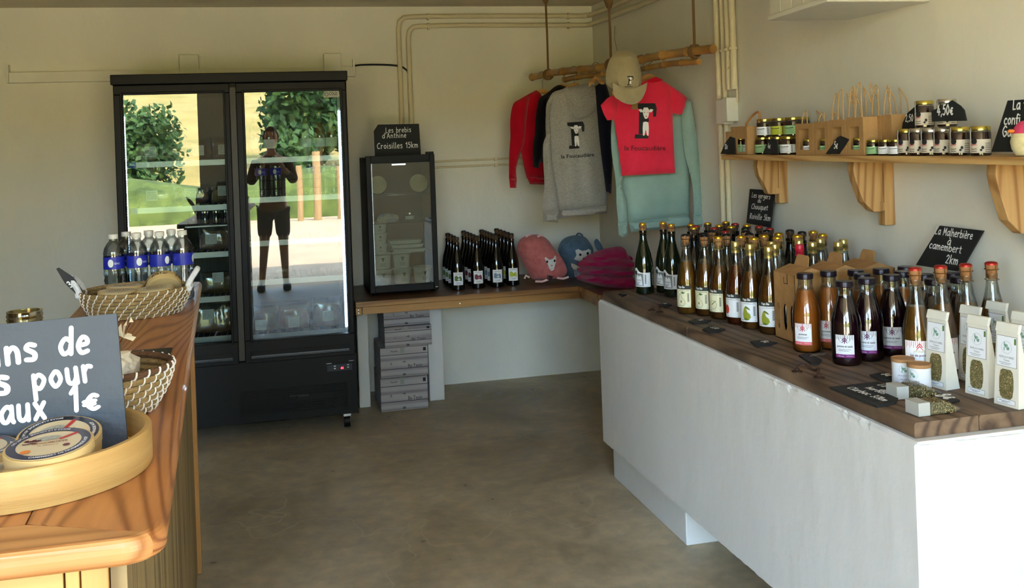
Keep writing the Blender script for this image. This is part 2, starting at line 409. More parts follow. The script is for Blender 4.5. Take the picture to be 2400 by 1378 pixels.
# ------------------------------------------------------------------ setting
XR, YB, ZC = 2.138, 6.39, 2.447        # right wall, back wall, ceiling
XL, YF = -2.7, -.45                    # left wall, open front of the shop
plaster = M('lime painted plaster', (230, 228, 214), .85, var=.10, scale=1.6, bump=.6, bscale=9, stretch=(1, 1, .55))
plaster_r = M('painted plaster of the counter', (222, 222, 218), .8, var=.07, scale=3, bump=.5, bscale=11, stretch=(1, 1, .6))
ceil_m = M('painted ceiling boards', (222, 214, 190), .85, var=.12, scale=3, bump=.3, bscale=20, stretch=(.3, 3, 1))
concrete = M('brown stained concrete', (150, 133, 104), .55, var=.0, scale=2)
def floor_mat():
    m = concrete; n = m.node_tree; L = n.links; b = n.nodes['Principled BSDF']
    tc = n.nodes.new('ShaderNodeTexCoord')
    a = n.nodes.new('ShaderNodeTexNoise'); a.inputs['Scale'].default_value = 1.3; a.inputs['Detail'].default_value = 8; a.inputs['Roughness'].default_value = .65; a.inputs['Distortion'].default_value = .6
    c = n.nodes.new('ShaderNodeTexNoise'); c.inputs['Scale'].default_value = 14; c.inputs['Detail'].default_value = 8
    d = n.nodes.new('ShaderNodeTexNoise'); d.inputs['Scale'].default_value = 160
    for x in (a, c, d): L.new(tc.outputs['Object'], x.inputs[0])
    rp = n.nodes.new('ShaderNodeValToRGB'); e = rp.color_ramp.elements
    e[0].position = .3; e[0].color = lin((152, 138, 110)); e[1].position = .68; e[1].color = lin((206, 190, 158))
    L.new(a.outputs['Fac'], rp.inputs[0])
    rp2 = n.nodes.new('ShaderNodeValToRGB'); e = rp2.color_ramp.elements
    e[0].position = .3; e[0].color = (.74, .74, .74, 1); e[1].position = .65; e[1].color = (1.1, 1.1, 1.1, 1)
    L.new(c.outputs['Fac'], rp2.inputs[0])
    mx = n.nodes.new('ShaderNodeMix'); mx.data_type = 'RGBA'; mx.blend_type = 'MULTIPLY'; mx.inputs[0].default_value = 1
    L.new(rp.outputs[0], mx.inputs[6]); L.new(rp2.outputs[0], mx.inputs[7])
    # thin pale hairline marks
    v = n.nodes.new('ShaderNodeTexVoronoi'); v.feature = 'DISTANCE_TO_EDGE'; v.inputs['Scale'].default_value = .9
    dn = n.nodes.new('ShaderNodeTexNoise'); dn.inputs['Scale'].default_value = 2.5
    ad = n.nodes.new('ShaderNodeVectorMath'); L.new(tc.outputs['Object'], dn.inputs[0]); L.new(tc.outputs['Object'], ad.inputs[0]); L.new(dn.outputs['Color'], ad.inputs[1]); L.new(ad.outputs[0], v.inputs[0])
    rp3 = n.nodes.new('ShaderNodeValToRGB'); e = rp3.color_ramp.elements
    e[0].position = 0; e[0].color = (.35, .35, .35, 1); e[1].position = .006; e[1].color = (0, 0, 0, 1)
    L.new(v.outputs['Distance'], rp3.inputs[0])
    mx2 = n.nodes.new('ShaderNodeMix'); mx2.data_type = 'RGBA'; mx2.inputs[7].default_value = lin((214, 200, 172))
    L.new(rp3.outputs[0], mx2.inputs[0]); L.new(mx.outputs[2], mx2.inputs[6])
    L.new(mx2.outputs[2], b.inputs['Base Color'])
    bp = n.nodes.new('ShaderNodeBump'); bp.inputs['Strength'].default_value = .12; bp.inputs['Distance'].default_value = .01
    L.new(d.outputs['Fac'], bp.inputs['Height']); L.new(bp.outputs[0], b.inputs['Normal'])
    L.new(c.outputs['Fac'], b.inputs['Roughness'])
floor_mat()
struct(MB().box(XL - .2, YF - .1, -.1, XR + .2, YB + .2, 0).build('floor', concrete))
struct(MB().box(XL - .2, YF - 1.1, ZC, XR + .2, YB + .2, ZC + .25).build('ceiling', ceil_m))  # unseen front overhang lengthened to keep high sky light off the counter end
struct(MB().box(XL - .2, YB, 0, XR + .2, YB + .2, ZC).build('wall_back', plaster))
struct(MB().box(XR, YF - .1, 0, XR + .2, YB, ZC).build('wall_right', plaster))
struct(MB().box(XL - .2, YF - .1, 0, XL, YB, ZC).build('wall_left', M('room-dimming dark boards', (84, 68, 50), .8, var=.3, scale=3, stretch=(1, 8, .5))))  # unseen wall, its boards made dark to dim the left of the room
m = MB(); m.box(XL, YF - .15, 0, -1.78, YF, ZC); m.box(-.76, YF - .15, 0, -.44, YF, ZC)
m.box(-1.78, YF - .15, 2.4, -.76, YF, ZC); m.box(-.44, YF - .15, 2.4, 1.2, YF, ZC); m.box(1.2, YF - .15, 0, XR, YF, ZC)
struct(m.build('wall_front', plaster))

# ---- the yard and hillside the shop opens on (seen mirrored in the glass doors)
gravel = M('sunlit yellow gravel', (224, 192, 148), .95, var=.25, scale=1.2, bump=.4, bscale=30)
dry = M('dry hillside grass', (220, 178, 100), .95, var=.35, scale=.5, bump=.5, bscale=4, col2=(150, 140, 62))
green = M('green bank grass', (126, 138, 60), .95, col2=(70, 84, 36), scale=2, bump=.8, bscale=9)
leafm = M('tree leaves', (86, 118, 52), .7, col2=(38, 60, 26), scale=1.5)
bark = M('grey brown bark', (110, 88, 62), .9, var=.4, scale=9, bump=.5, stretch=(1, 1, .2))
struct(MB().box(-40, -16, -.12, 40, YF - .1, -.02).build('ground', gravel))
m = MB(); N = 26
vs = []; fs = []
for j in range(N):
    for i in range(N):
        x = -60 + 120 * i / (N - 1); t = j / (N - 1); y = -16 - 74 * t
        z = -.05 + 9.5 * t + 1.2 * noise.noise(Vector((x * .06, y * .06, 3))) * min(1, t * 6)
        vs.append((x, y, z))
for j in range(N - 1):
    for i in range(N - 1): fs.append((j * N + i, j * N + i + 1, (j + 1) * N + i + 1, (j + 1) * N + i))
m.add(vs, fs); struct(m.build('hillside', dry, smooth=True))
m = MB()
vs = []; fs = []
for j in range(9):
    for i in range(60):
        x = -24 + 48 * i / 59; a = PI * j / 8
        vs.append((x, -14 + 1.5 * math.cos(a), -.05 + (1.0 + .5 * noise.noise(Vector((x * .4, 0, 0)))) * math.sin(a) + .12 * noise.noise(Vector((x * 2, j, 1)))))
for j in range(8):
    for i in range(59): fs.append((j * 60 + i, j * 60 + i + 1, (j + 1) * 60 + i + 1, (j + 1) * 60 + i))
m.add(vs, fs); o = m.build('grass_bank', green); tag(o, 'low green grassy bank mirrored in the tall fridge door', 'bank'); o['kind'] = 'stuff'
def tree(name, x, y, z0, h, r, n, label, trunk=.14, bushy=.15):
    t = thing(name, label, 'tree' if name == 'tree' else 'bush', (x, y, z0))
    MB().tube([(0, 0, -.3), (0.05, 0, h * .4), (0, .05, h * .8)], [trunk, trunk * .8, trunk * .3], 8).build('trunk', bark, t, True)
    mb = MB(); rnd = random.Random(int(x * 10) + 5)
    cl = [(rnd.uniform(-.6, .6) * r, rnd.uniform(-.6, .6) * r, h * (bushy + (1 - bushy) * rnd.random()), r * rnd.uniform(.3, .55)) for _ in range(40)]
    for _ in range(n):
        cx, cy, cz, cr = rnd.choice(cl); d = Vector((rnd.gauss(0, 1), rnd.gauss(0, 1), rnd.gauss(0, 1))).normalized() * cr * rnd.random() ** .4
        s = rnd.uniform(.05, .12) * (r / 1.5 + .4)
        c = Vector((cx, cy, cz)) + d
        a = Vector((rnd.gauss(0, 1), rnd.gauss(0, 1), rnd.gauss(0, 1))).normalized(); b = a.cross(Vector((rnd.random(), rnd.random(), rnd.random() + .1))).normalized()
        mb.add([c - a * s, c + b * s * .6, c + a * s, c - b * s * .6], [(0, 1, 2, 3)])
    o = mb.build('foliage', leafm, t, fix=False); o['kind'] = 'stuff'
tree('bush', -3.3, -18.5, .4, 2.7, 1.1, 2600, 'round green bush mirrored in the left fridge door')
tree('bush', -7.5, -19.5, .4, 2.2, .8, 900, 'small dark bush mirrored at the left door edge')
tree('tree', 1.5, -21, .3, 7.5, 1.9, 15000, 'tall leafy tree mirrored at the top of the right fridge door')
tree('tree', 9.6, -28, 3, 9, 2.6, 4500, 'broad dark tree behind the yard, right of the tall leafy one')
tree('tree', 18, -22, 1.4, 7.5, 2.6, 3000, 'far right tree at the edge of the yard')
tree('tree', -12, -24, 1.8, 6.5, 2.4, 2500, 'lone tree left of the yard on the hillside')
postm = M('weathered fence post wood', (196, 158, 104), .8, var=.3, scale=6, stretch=(1, 1, .1))
for i, (x, hh, lab) in enumerate(((.62, 1.25, 'short pale fence post'), (1.0, 1.55, 'thick pale fence post'), (1.5, 1.2, 'slim pale fence post'), (2.3, 1.2, 'outer pale fence post'))):
    MB().tube([(0, 0, 0), (.01, 0, hh * .5), (0, .01, hh)], [.09 - .02 * (i != 1)] * 3, 10).build('fence_post', postm, loc=(x, -11.5, -.04), smooth=True, label=lab + ' mirrored in the right fridge door', category='post')

# ---- bench along the back, with its concrete legs
benchw = wood('honey bench wood', (176, 130, 68), (122, 80, 34), 'x', 8, .4)
dark_top = wood('dark waxed bench top', (112, 78, 46), (62, 40, 22), 'x', 8, .35)
b = thing('bench', 'long wooden bench with pale apron along the back wall', 'bench', (0, 0, 0))
ZB, YE, XE = .68, 5.685, 1.757
m = MB(); m.box(.441, YE + .014, ZB - .03, XR - .002, YB - .003, ZB); m.build('bench_top', dark_top, b, bevel=.002)
m = MB(); m.box(XE + .014, 4.37, ZB - .03, XR - .002, YE + .012, ZB); m.build('bench_top', dark_top, b, bevel=.002)
MB().box(.441, YE, ZB - .03, XE, YE + .012, ZB + .001).build('front_edging', benchw, b, bevel=.003)
MB().box(XE, 4.37, ZB - .03, XE + .012, YE + .012, ZB + .001).build('front_edging', benchw, b, bevel=.003)
MB().box(.478, YE + .006, ZB - .072, XE + .01, YE + .03, ZB - .031).build('apron', benchw, b, bevel=.002)
MB().box(XE + .012, 4.37, ZB - .072, XE + .036, YE + .028, ZB - .031).build('apron', benchw, b, bevel=.002)
MB().box(.441, YE + .002, ZB - .074, .474, 6.3, ZB - .031).build('end_block', benchw, b, bevel=.002)
scr = M('steel screw', (205, 200, 190), .3, 1)
for x, z in ((.457, ZB - .045), (.457, ZB - .062), (1.04, ZB - .05)):
    MB().lathe([(.005, 0), (.005, .003), (.002, .004)], 10).build('screw', scr, b, True, loc=(x, YE + (.006 if x > 1 else .002), z)).rotation_euler = (PI / 2, 0, 0)
for i, (x0, x1) in enumerate(((.470, .536), (.892, .985))):
    MB().box(x0, 6.012, 0, x1, YB - .002, ZB - .032).build('bench_leg', plaster_r, b, bevel=.006)
# ---- masonry counter on the right
c = thing('masonry_counter', 'thick white plastered counter slab on low plinths', 'counter', (0, 0, 0))
ZS = .815
m = MB()
# subdivided slab so the arrises can be chipped
bmx = bmesh.new(); bmesh.ops.create_cube(bmx, size=1)
sx0, sx1, sy0, sy1, sz0, sz1 = 1.44, XR - .002, 2.045, 4.36, .162, ZS
for vv in bmx.verts: vv.co = Vector((sx0 + (vv.co.x + .5) * (sx1 - sx0), sy0 + (vv.co.y + .5) * (sy1 - sy0), sz0 + (vv.co.z + .5) * (sz1 - sz0)))
for ax, no, cnt, lo, hi in ((1, (0, 1, 0), 150, sy0, sy1), (0, (1, 0, 0), 40, sx0, sx1)):
    for k in range(1, cnt):
        co = [0, 0, 0]; co[ax] = lo + (hi - lo) * k / cnt
        bmesh.ops.bisect_plane(bmx, geom=bmx.verts[:] + bmx.edges[:] + bmx.faces[:], plane_co=co, plane_no=no)
for zz in (ZS - .008, ZS - .022, sz0 + .008):
    bmesh.ops.bisect_plane(bmx, geom=bmx.verts[:] + bmx.edges[:] + bmx.faces[:], plane_co=(0, 0, zz), plane_no=(0, 0, 1))
for xx in (sx0 + .009, sx0 + .02):
    bmesh.ops.bisect_plane(bmx, geom=bmx.verts[:] + bmx.edges[:] + bmx.faces[:], plane_co=(xx, 0, 0), plane_no=(1, 0, 0))
for yy in (sy0 + .008, sy0 + .018):
    bmesh.ops.bisect_plane(bmx, geom=bmx.verts[:] + bmx.edges[:] + bmx.faces[:], plane_co=(0, yy, 0), plane_no=(0, 1, 0))
for vv in bmx.verts:
    p = vv.co; near = max(0, 1 - (p.y - sy0) / 1.4)
    onx_, ony_, top = abs(p.x - sx0) < 1e-4, abs(p.y - sy0) < 1e-4, abs(p.z - ZS) < 1e-4
    k = noise.noise(Vector((p.x * 23, p.y * 23, 1.7))) + .5 * noise.noise(Vector((p.x * 70, p.y * 70, 4)))
    chip = max(0, k + .05) * (.003 + .008 * near)
    if (onx_ or ony_) and top: 
        p.z -= .004 + chip
        if onx_: p.x += .004 + chip
        if ony_: p.y += .004 + chip
    elif onx_ and ony_: p.x += .004; p.y += .004
    elif abs(p.z - sz0) < 1e-4 and (onx_ or ony_): p.z += .004 + .006 * abs(k)
    elif (onx_ or ony_) and p.z > ZS - .01:
        if onx_: p.x += chip * .7
        if ony_: p.y += chip * .7
me = bpy.data.meshes.new('slab'); bmx.to_mesh(me); bmx.free(); me.materials.append(plaster_r)
o = bpy.data.objects.new('slab', me); COL.objects.link(o); o.parent = c
for y0, y1 in ((3.528, 4.348), (2.2, 2.67)):
    MB().box(1.481, y0, 0, XR - .01, y1, .164).build('plinth', plaster_r, c, bevel=.005)
old = wood('old dark oak', (128, 103, 78), (78, 58, 42), 'y', 16, .6, bump=.5, mottle=.45)
ct = thing('counter_top', 'dark worn wooden door leaf laid flat as top of the white counter', 'counter top', (0, 0, 0))
ZT = ZS + .038
m = MB()
vs = []
def plank(mb, x0, x1, y0, y1, seed):
    n = 24
    for k in range(n):
        a, b_ = y0 + (y1 - y0) * k / n, y0 + (y1 - y0) * (k + 1) / n
    v = []; f = []
    for k in range(n + 1):
        y = y0 + (y1 - y0) * k / n; j = .0015 * noise.noise(Vector((y * 9, seed, 0)))
        v += [(x0 + j + .003, y, ZS + .001), (x0 + j, y, ZS + .006), (x0 + j, y, ZT - .005), (x0 + j + .004, y, ZT), (x1 - .001, y, ZT), (x1 - .001, y, ZS + .001)]
    for k in range(n):
        for q in range(6): f.append((k * 6 + q, k * 6 + (q + 1) % 6, (k + 1) * 6 + (q + 1) % 6, (k + 1) * 6 + q))
    f.append(tuple(reversed(range(6)))); f.append(tuple(range(n * 6, n * 6 + 6)))
    mb.add(v, f)
xs = [1.458, 1.635, 1.81, 1.975, XR - .004]
for k in range(4):
    mb = MB(); plank(mb, xs[k] + (.001 if k else 0), xs[k + 1], 3.40, 4.345, k); mb.build('plank', old, ct, True)
    mb = MB(); plank(mb, xs[k] + (.001 if k else 0), xs[k + 1], 2.075, 3.393, k + 7); mb.build('plank', old, ct, True)

# ---- left counter
oak = wood('orange varnished pine along', (196, 132, 74), (138, 80, 36), 'y', 84, .42, coat=.12)
oakx = wood('orange varnished pine across', (198, 142, 84), (158, 102, 52), 'x', 24, .42, coat=.12)
pale = wood('pale pine panel', (206, 160, 92), (166, 118, 58), 'z', 6, .5)
grey = wood('greenish weathered pine panel', (158, 134, 88), (110, 88, 52), 'z', 12, .6)
ZL = 1.07
L = thing('sales_counter', 'orange varnished pine sales counter with rounded top', 'counter', (0, 0, 0))
e0 = onz(472, 661, ZL); e1 = onz(397, 1170, ZL); yn = onz(180, 1278, ZL).y
sl = (e0.x - e1.x) / (e0.y - e1.y)
def ex(y): return e1.x + sl * (y - e1.y)
WB = .18
def bx(y): return ex(y) - WB
def nosing(mb, pts, inner, z1, th=.034):
    """board with a rounded outer edge: pts outer line, inner line, both in plan"""
    prof = [(.006, -th), (.002, -th * .9), (0, -th * .75), (-.001, -th * .5), (0, -th * .3), (.003, -.005), (.007, -.0015), (.013, 0)]
    v = []; f = []; n = len(pts); q = len(prof)
    for (o_, i_) in zip(pts, inner):
        o2 = Vector(o_).to_3d(); i2 = Vector(i_).to_3d(); d = (i2 - o2).normalized()
        for a, zz in prof:
            p = o2 + d * a; v.append((p.x, p.y, z1 + zz))
        v.append((i2.x, i2.y, z1)); v.append((i2.x, i2.y, z1 - th))
    q += 2
    for k in range(n - 1):
        for j in range(q): f.append((k * q + j, k * q + (j + 1) % q, (k + 1) * q + (j + 1) % q, (k + 1) * q + j))
    f.append(tuple(range(q))); f.append(tuple(reversed(range((n - 1) * q, n * q))))
    mb.add(v, f)
yc = yn + .035
xc = ex(yc)
# rounded corner of the top
corner = [Vector((xc - .05 + .05 * math.sin(a), yn + .05 - .05 * math.cos(a))) for a in [PI / 2 * k / 16 for k in range(17)]]
corner = [Vector((min(p.x, ex(p.y)), p.y)) for p in corner]
mit = Vector((xc - WB, yn + WB * .55))
ys = [3.93, 3.2, 2.6, 2.0, 1.6, yn + .12]
outer = [Vector((ex(y), y)) for y in ys] + corner[:7:-1]
inner = [Vector((bx(y), y)) for y in ys[:-1]] + [mit + Vector((0, .002))] * (1 + len(corner[:7:-1]))
m = MB(); nosing(m, outer, inner, ZL); m.build('long_board', oak, L)
outer = corner[8::-1] + [Vector((x, yn)) for x in (-.4, ex(yn) - .37)]
inner = [mit - Vector((0, .002))] * 9 + [Vector((-.4, mit.y)), Vector((ex(yn) - .37, mit.y))]
m = MB(); nosing(m, outer, inner, ZL); m.build('front_board', oakx, L)
m = MB(); m.prism([(ex(mit.y) - .37, mit.y + .003), (mit.x - .003, mit.y + .003), (bx(2.6) - .003, 2.6), (bx(3.93) - .003, 3.93), (ex(3.93) - .37, 3.93)], lambda a, b_, d: (a, b_, ZL - .001 - d), .03)
m.build('inner_board', oak, L)
# body: side panel facing the aisle
pin = .05
def pxl(y): return ex(y) - pin
ybody = yn + .045
m = MB(); m.prism([(pxl(ybody) - .02, ybody), (pxl(ybody), ybody), (pxl(3.9), 3.9), (pxl(3.9) - .02, 3.9)], lambda a, b_, d: (a, b_, ZL - .036 - d), ZL - .04)
m.build('side_panel', grey, L)
m = MB(); m.prism([(pxl(3.86) + .001, 3.86), (pxl(3.86) + .016, 3.86), (pxl(3.93) + .016, 3.93), (pxl(3.93) + .001, 3.93)], lambda a, b_, d: (a, b_, ZL - .036 - d), ZL - .04)
m.build('end_batten', pale, L)
fy = ybody
m = MB(); m.box(pxl(fy) - .055, fy - .004, .02, pxl(fy) - .022, fy + .02, ZL - .036); m.build('corner_stile', pale, L, bevel=.002)
m = MB(); m.box(pxl(fy) - .075, fy + .002, .02, pxl(fy) - .058, fy + .02, ZL - .036); m.build('bead', pale, L, bevel=.002)
m = MB(); m.box(ex(fy) - .34, fy + .004, .02, pxl(fy) - .078, fy + .02, ZL - .036); m.build('front_panel', wood('pale pine panel across', (210, 158, 92), (172, 118, 60), 'x', 5, .45), L)
m = MB(); m.prism([(ex(fy) - .33, fy + .03), (ex(fy) - .31, fy + .03), (ex(3.9) - .31, 3.9), (ex(3.9) - .33, 3.9)], lambda a, b_, d: (a, b_, ZL - .036 - d), ZL - .06); m.build('rear_panel', pale, L)
# ------------------------------------------------------------------ tall two-door chiller
black = M('black fridge enamel', (7, 7, 7), .5, spec=.25)
black2 = M('black matt plastic', (7, 7, 8), .5, spec=.25)
inner = M('dark grey fridge liner', (48, 52, 54), .5)
shelfm = M('grey fridge shelf edge', (170, 176, 182), .35, .6)
chrome = M('bright chrome', (220, 220, 220), .15, 1)
led = M('cold white LED', (200, 222, 255), emit=45)
dglass = glass('coated double glazing', (226, 232, 228), .055, 0, .5)
paper = M('white paper label', (226, 232, 232), .7)
ink = M('black ink', (24, 24, 26), .7)
blue = M('blue plastic', (44, 62, 190), .4)
FX0, FX1, FY = -.79, .428, 5.55
fr = thing('display_fridge', 'tall black two-door glass display fridge with lit shelves', 'fridge', (-.18, FY, 0))
o = -.18
def fb(x0, y0, z0, x1, y1, z1): return (x0 - o, y0 - FY, z0, x1 - o, y1 - FY, z1)
m = MB()
for q in ((FX0, FY + .06, .1, FX0 + .03, 6.24, 1.92), (FX1 - .03, FY + .06, .1, FX1, 6.24, 1.92), (FX0, 6.2, .1, FX1, 6.24, 1.92), (FX0, FY + .06, 1.885, FX1, 6.24, 1.93), (FX0, FY + .06, .1, FX1, 6.24, .43)): m.box(*fb(*q))
m.build('cabinet', black, fr, bevel=.003)
m = MB()
for q in ((FX0 + .031, FY + .065, .43, FX0 + .04, 6.19, 1.884), (FX1 - .04, FY + .065, .43, FX1 - .031, 6.19, 1.884), (FX0 + .04, 6.18, .43, FX1 - .04, 6.199, 1.884)): m.box(*fb(*q))
m.build('inner_liner', inner, fr)
MB().box(*fb(FX0 - .003, FY - .006, 1.925, FX1 + .003, 6.24, 1.978)).build('top_fascia', black2, fr, bevel=.004)
g = MB().box(*fb(FX0, FY + .004, .093, FX1, FY + .06, .425)).build('grille_panel', black, fr, bevel=.003)
m = MB()
for i in range(46):
    for j in range(11):
        x = -.2 + i * .0125; z = .135 + j * .0125
        if 24 < i < 40 and 4 < j < 7: continue
        m.box(x - o, .0025, z, x - o + .007, .0045, z + .007)
gp = m.build('vent_holes', M('black void', (2, 2, 3), .9), g, fix=False); gp['kind'] = 'stuff'
printed(mb := MB(), 'distribution', .022, (.11 - o, .212), lambda a, b: (a, .0035, b)); mb.build('grille_lettering', M('dark grey print', (48, 50, 52), .5), g, fix=False)
m = MB().box(.265 - o, .001, .335, .4 - o, .0045, .37); dsp = m.build('controller', M('glossy black display', (6, 6, 7), .12), fr)
mb = MB(); printed(mb, '41', .017, (.345 - o, .343), lambda a, b: (a, -.0003, b), bold=True); mb.build('red_digits', M('red digits', (255, 40, 50), emit=9), dsp, fix=False, label='glowing red digits')
for x, z in ((.302, .359), (.302, .346), (.374, .361), (.374, .348)): MB().box(x - o, -.001, z, x - o + .009, .001, z + .005).build('button', paper, dsp)
for x0, x1, z in ((.262, .29, .377), (.383, .412, .383)): MB().box(x0 - o, .001, z, x1 - o, .0035, z + .002).build('caption', paper, dsp)
for x in (FX0 + .06, FX1 - .06):
    for y in (.09, .6):
        m = MB(); m.obox((x - o, y, .08), .04, .05, .03)
        m.build('castor_fork', chrome, fr)
        w_ = MB(); w_.tube([(x - o - .016, y, .036), (x - o + .016, y, .036)], .035, 20)
        w_.build('castor', black2, fr, True)
MB().box(*fb(FX0 + .03, FY + .03, .087, FX1 - .01, FY + .05, .0925)).build('bottom_rail', chrome, fr)
def door(x0, x1, gx0, gx1, sticker):
    z0, z1, gz0, gz1 = .415, 1.922, .535, 1.872
    m = MB()
    m.box(x0 - o, 0, gz0, gx0 - o, .055, gz1); m.box(gx1 - o, 0, gz0, x1 - o, .055, gz1)
    m.box(x0 - o, 0, gz1, x1 - o, .055, z1); m.box(x0 - o, 0, z0, x1 - o, .055, gz0)
    d = m.build('door', black, fr, bevel=.004)
    m = MB(); t = .012
    m.box(gx0 - o - t, -.006, gz0 - t, gx0 - o, .0, gz1 + t); m.box(gx1 - o, -.006, gz0 - t, gx1 - o + t, .0, gz1 + t)
    m.box(gx0 - o, -.006, gz1, gx1 - o, 0, gz1 + t)
    m.build('glazing_bead', black2, d, bevel=.003)
    m = MB(); m.prism([(0, 0), (-.022, .006), (-.022, .022), (0, .045)], lambda a, b, dd: (x0 - o + .03 + dd, a, .435 + b), x1 - x0 - .06)
    m.build('lower_lip', M('satin black lip', (40, 44, 48), .3), d, bevel=.003)
    m = MB(); m.box(gx0 - o, .02, gz0, gx1 - o, .024, gz1)
    m.build('glass_pane', dglass, d)
    return d
dl = door(FX0 + .008, -.197, -.738, -.232, 0)
dr = door(-.165, FX1 - .008, -.122, .388, 1)
MB().box(-.196 - o, .01, .43, -.166 - o, .05, 1.9).build('centre_post', M('olive black gasket', (52, 50, 40), .5), fr)
m = MB(); m.prism([(.30, 1.835), (.305, 1.868), (.383, 1.868), (.386, 1.84), (.38, 1.834)], lambda a, b, d: (a - o, .017 + d, b), .001)
st = m.build('round_cornered_sticker', M('grey sticker', (178, 182, 176), .5), dr)
mb = MB(); printed(mb, 'COLD', .022, (.352 - o, .0), lambda a, b: (a, .0165, 1.8475 + b), bold=True, width=.045); printed(mb, 'DISTRIBUTION', .006, (.352 - o, 0), lambda a, b: (a, .0165, 1.839 + b), width=.045)
for r_ in (.012, .009, .006): mb.tube([(.316 - o + r_ * math.cos(k * PI / 8), .0165, 1.851 + r_ * math.sin(k * PI / 8)) for k in range(16)], .0007, 4, closed=True)
mb.build('sticker_print', ink, st, fix=False)
SH = [1.508, 1.262, 1.005, .762, .545]
for side, (x0, x1) in enumerate(((FX0 + .042, -.185), (-.175, FX1 - .042))):
    for k, z in enumerate(SH if side == 0 else [1.508, 1.29, 1.05, .835, .535]):
        m = MB(); m.box(x0 - o, .13, z - .022, x1 - o, .14, z + .008)
        for i in range(18): 
            x = x0 + (x1 - x0) * (i + .5) / 18; m.box(x - o - .002, .14, z - .004, x - o + .002, .6, z)
        s_ = m.build('shelf', shelfm, fr)
        if side == 0 and k < 2: MB().box(x0 - o + .008, .126, z - .024, x0 - o + .05, .1295, z + .01).build('price_rail', blue, s_)
        if side == 1 and k == 1:
            m = MB()
            for i in range(7): x = x0 + (x1 - x0) * i / 6; m.tube([(x - o, .132, z), (x - o, .132, z + .1)], .0022, 5)
            for zz in (.05, .1): m.tube([(x0 - o, .132, z + zz), (x1 - o, .132, z + zz)], .0022, 5)
            m.build('wire_guard', black2, s_)
for x, s_ in ((FX0 + .046, 1), (FX1 - .046, -1)):
    MB().box(x - o - .006, .085, .53, x - o + .006, .095, 1.86).build('led_channel', M('white LED channel', (190, 195, 200), .4), fr)
    m = MB()
    for i in range(88):
        for q in (-.004, .002): m.box(x - o + q, .082, .56 + i * .0137, x - o + q + .0026, .085, .568 + i * .0137)
    s2 = m.build('led_dots', led, fr, fix=False)
    s2['kind'] = 'stuff'

# ---- goods inside the tall fridge
film = glass('cling film', (240, 240, 240), .12, .12, .7)
def pack(name, label, cat, x, y, z, w_, h, col, col2, lean=.25, group=None, tray=None, lab=(0, 0)):
    t = thing(name, label, cat, (x, y, z), 0, group)
    fn = lambda a, b, d: (a, .03 - .03 * b / h + d + lean * b, .004 + b)
    ms = M('food ' + str(col), col, .45, col2=col2, scale=28, coat=.4)
    p = Puff([(-w_ * .42, h * .06), (w_ * .42, h * .05), (w_ * .43, h * .6), (w_ * .2, h * .72), (-w_ * .3, h * .7), (-w_ * .43, h * .5)], fn, .018, .02, .01, 18, step=.02, seed=len(bpy.data.objects))
    p.mb().build('contents', ms, t, True)
    q = Puff([(-w_ / 2, 0), (w_ / 2, 0), (w_ / 2, h), (-w_ / 2, h)], fn, .024, .02, .012, 22, step=.022, seed=3, smooth=0)
    q.mb().build('plastic_bag', film, t, True)
    if lab:
        m = MB(); a0, b0 = lab; v = []; n = 4
        for j in range(n + 1):
            for i in range(n + 1): v.append(fn(a0 - .03 + .06 * i / n, b0 + h * .1 + .055 * j / n, -.034))
        m.add(v, [(j * (n + 1) + i, j * (n + 1) + i + 1, (j + 1) * (n + 1) + i + 1, (j + 1) * (n + 1) + i) for j in range(n) for i in range(n)])
        lo = m.build('paper_label', paper, t, fix=False)
        mb = MB()
        for r_ in range(5): printed(mb, ['Viande bovine', 'origine France', 'poids net 0,450', 'lot 0412', 'à consommer'][r_], .009, (a0, b0 + h * .1 + .044 - r_ * .009), lambda a, b: fn(a, b, -.0345), width=.05)
        mb.build('label_print', ink, lo, fix=False)
    return t
ya = FY + .17
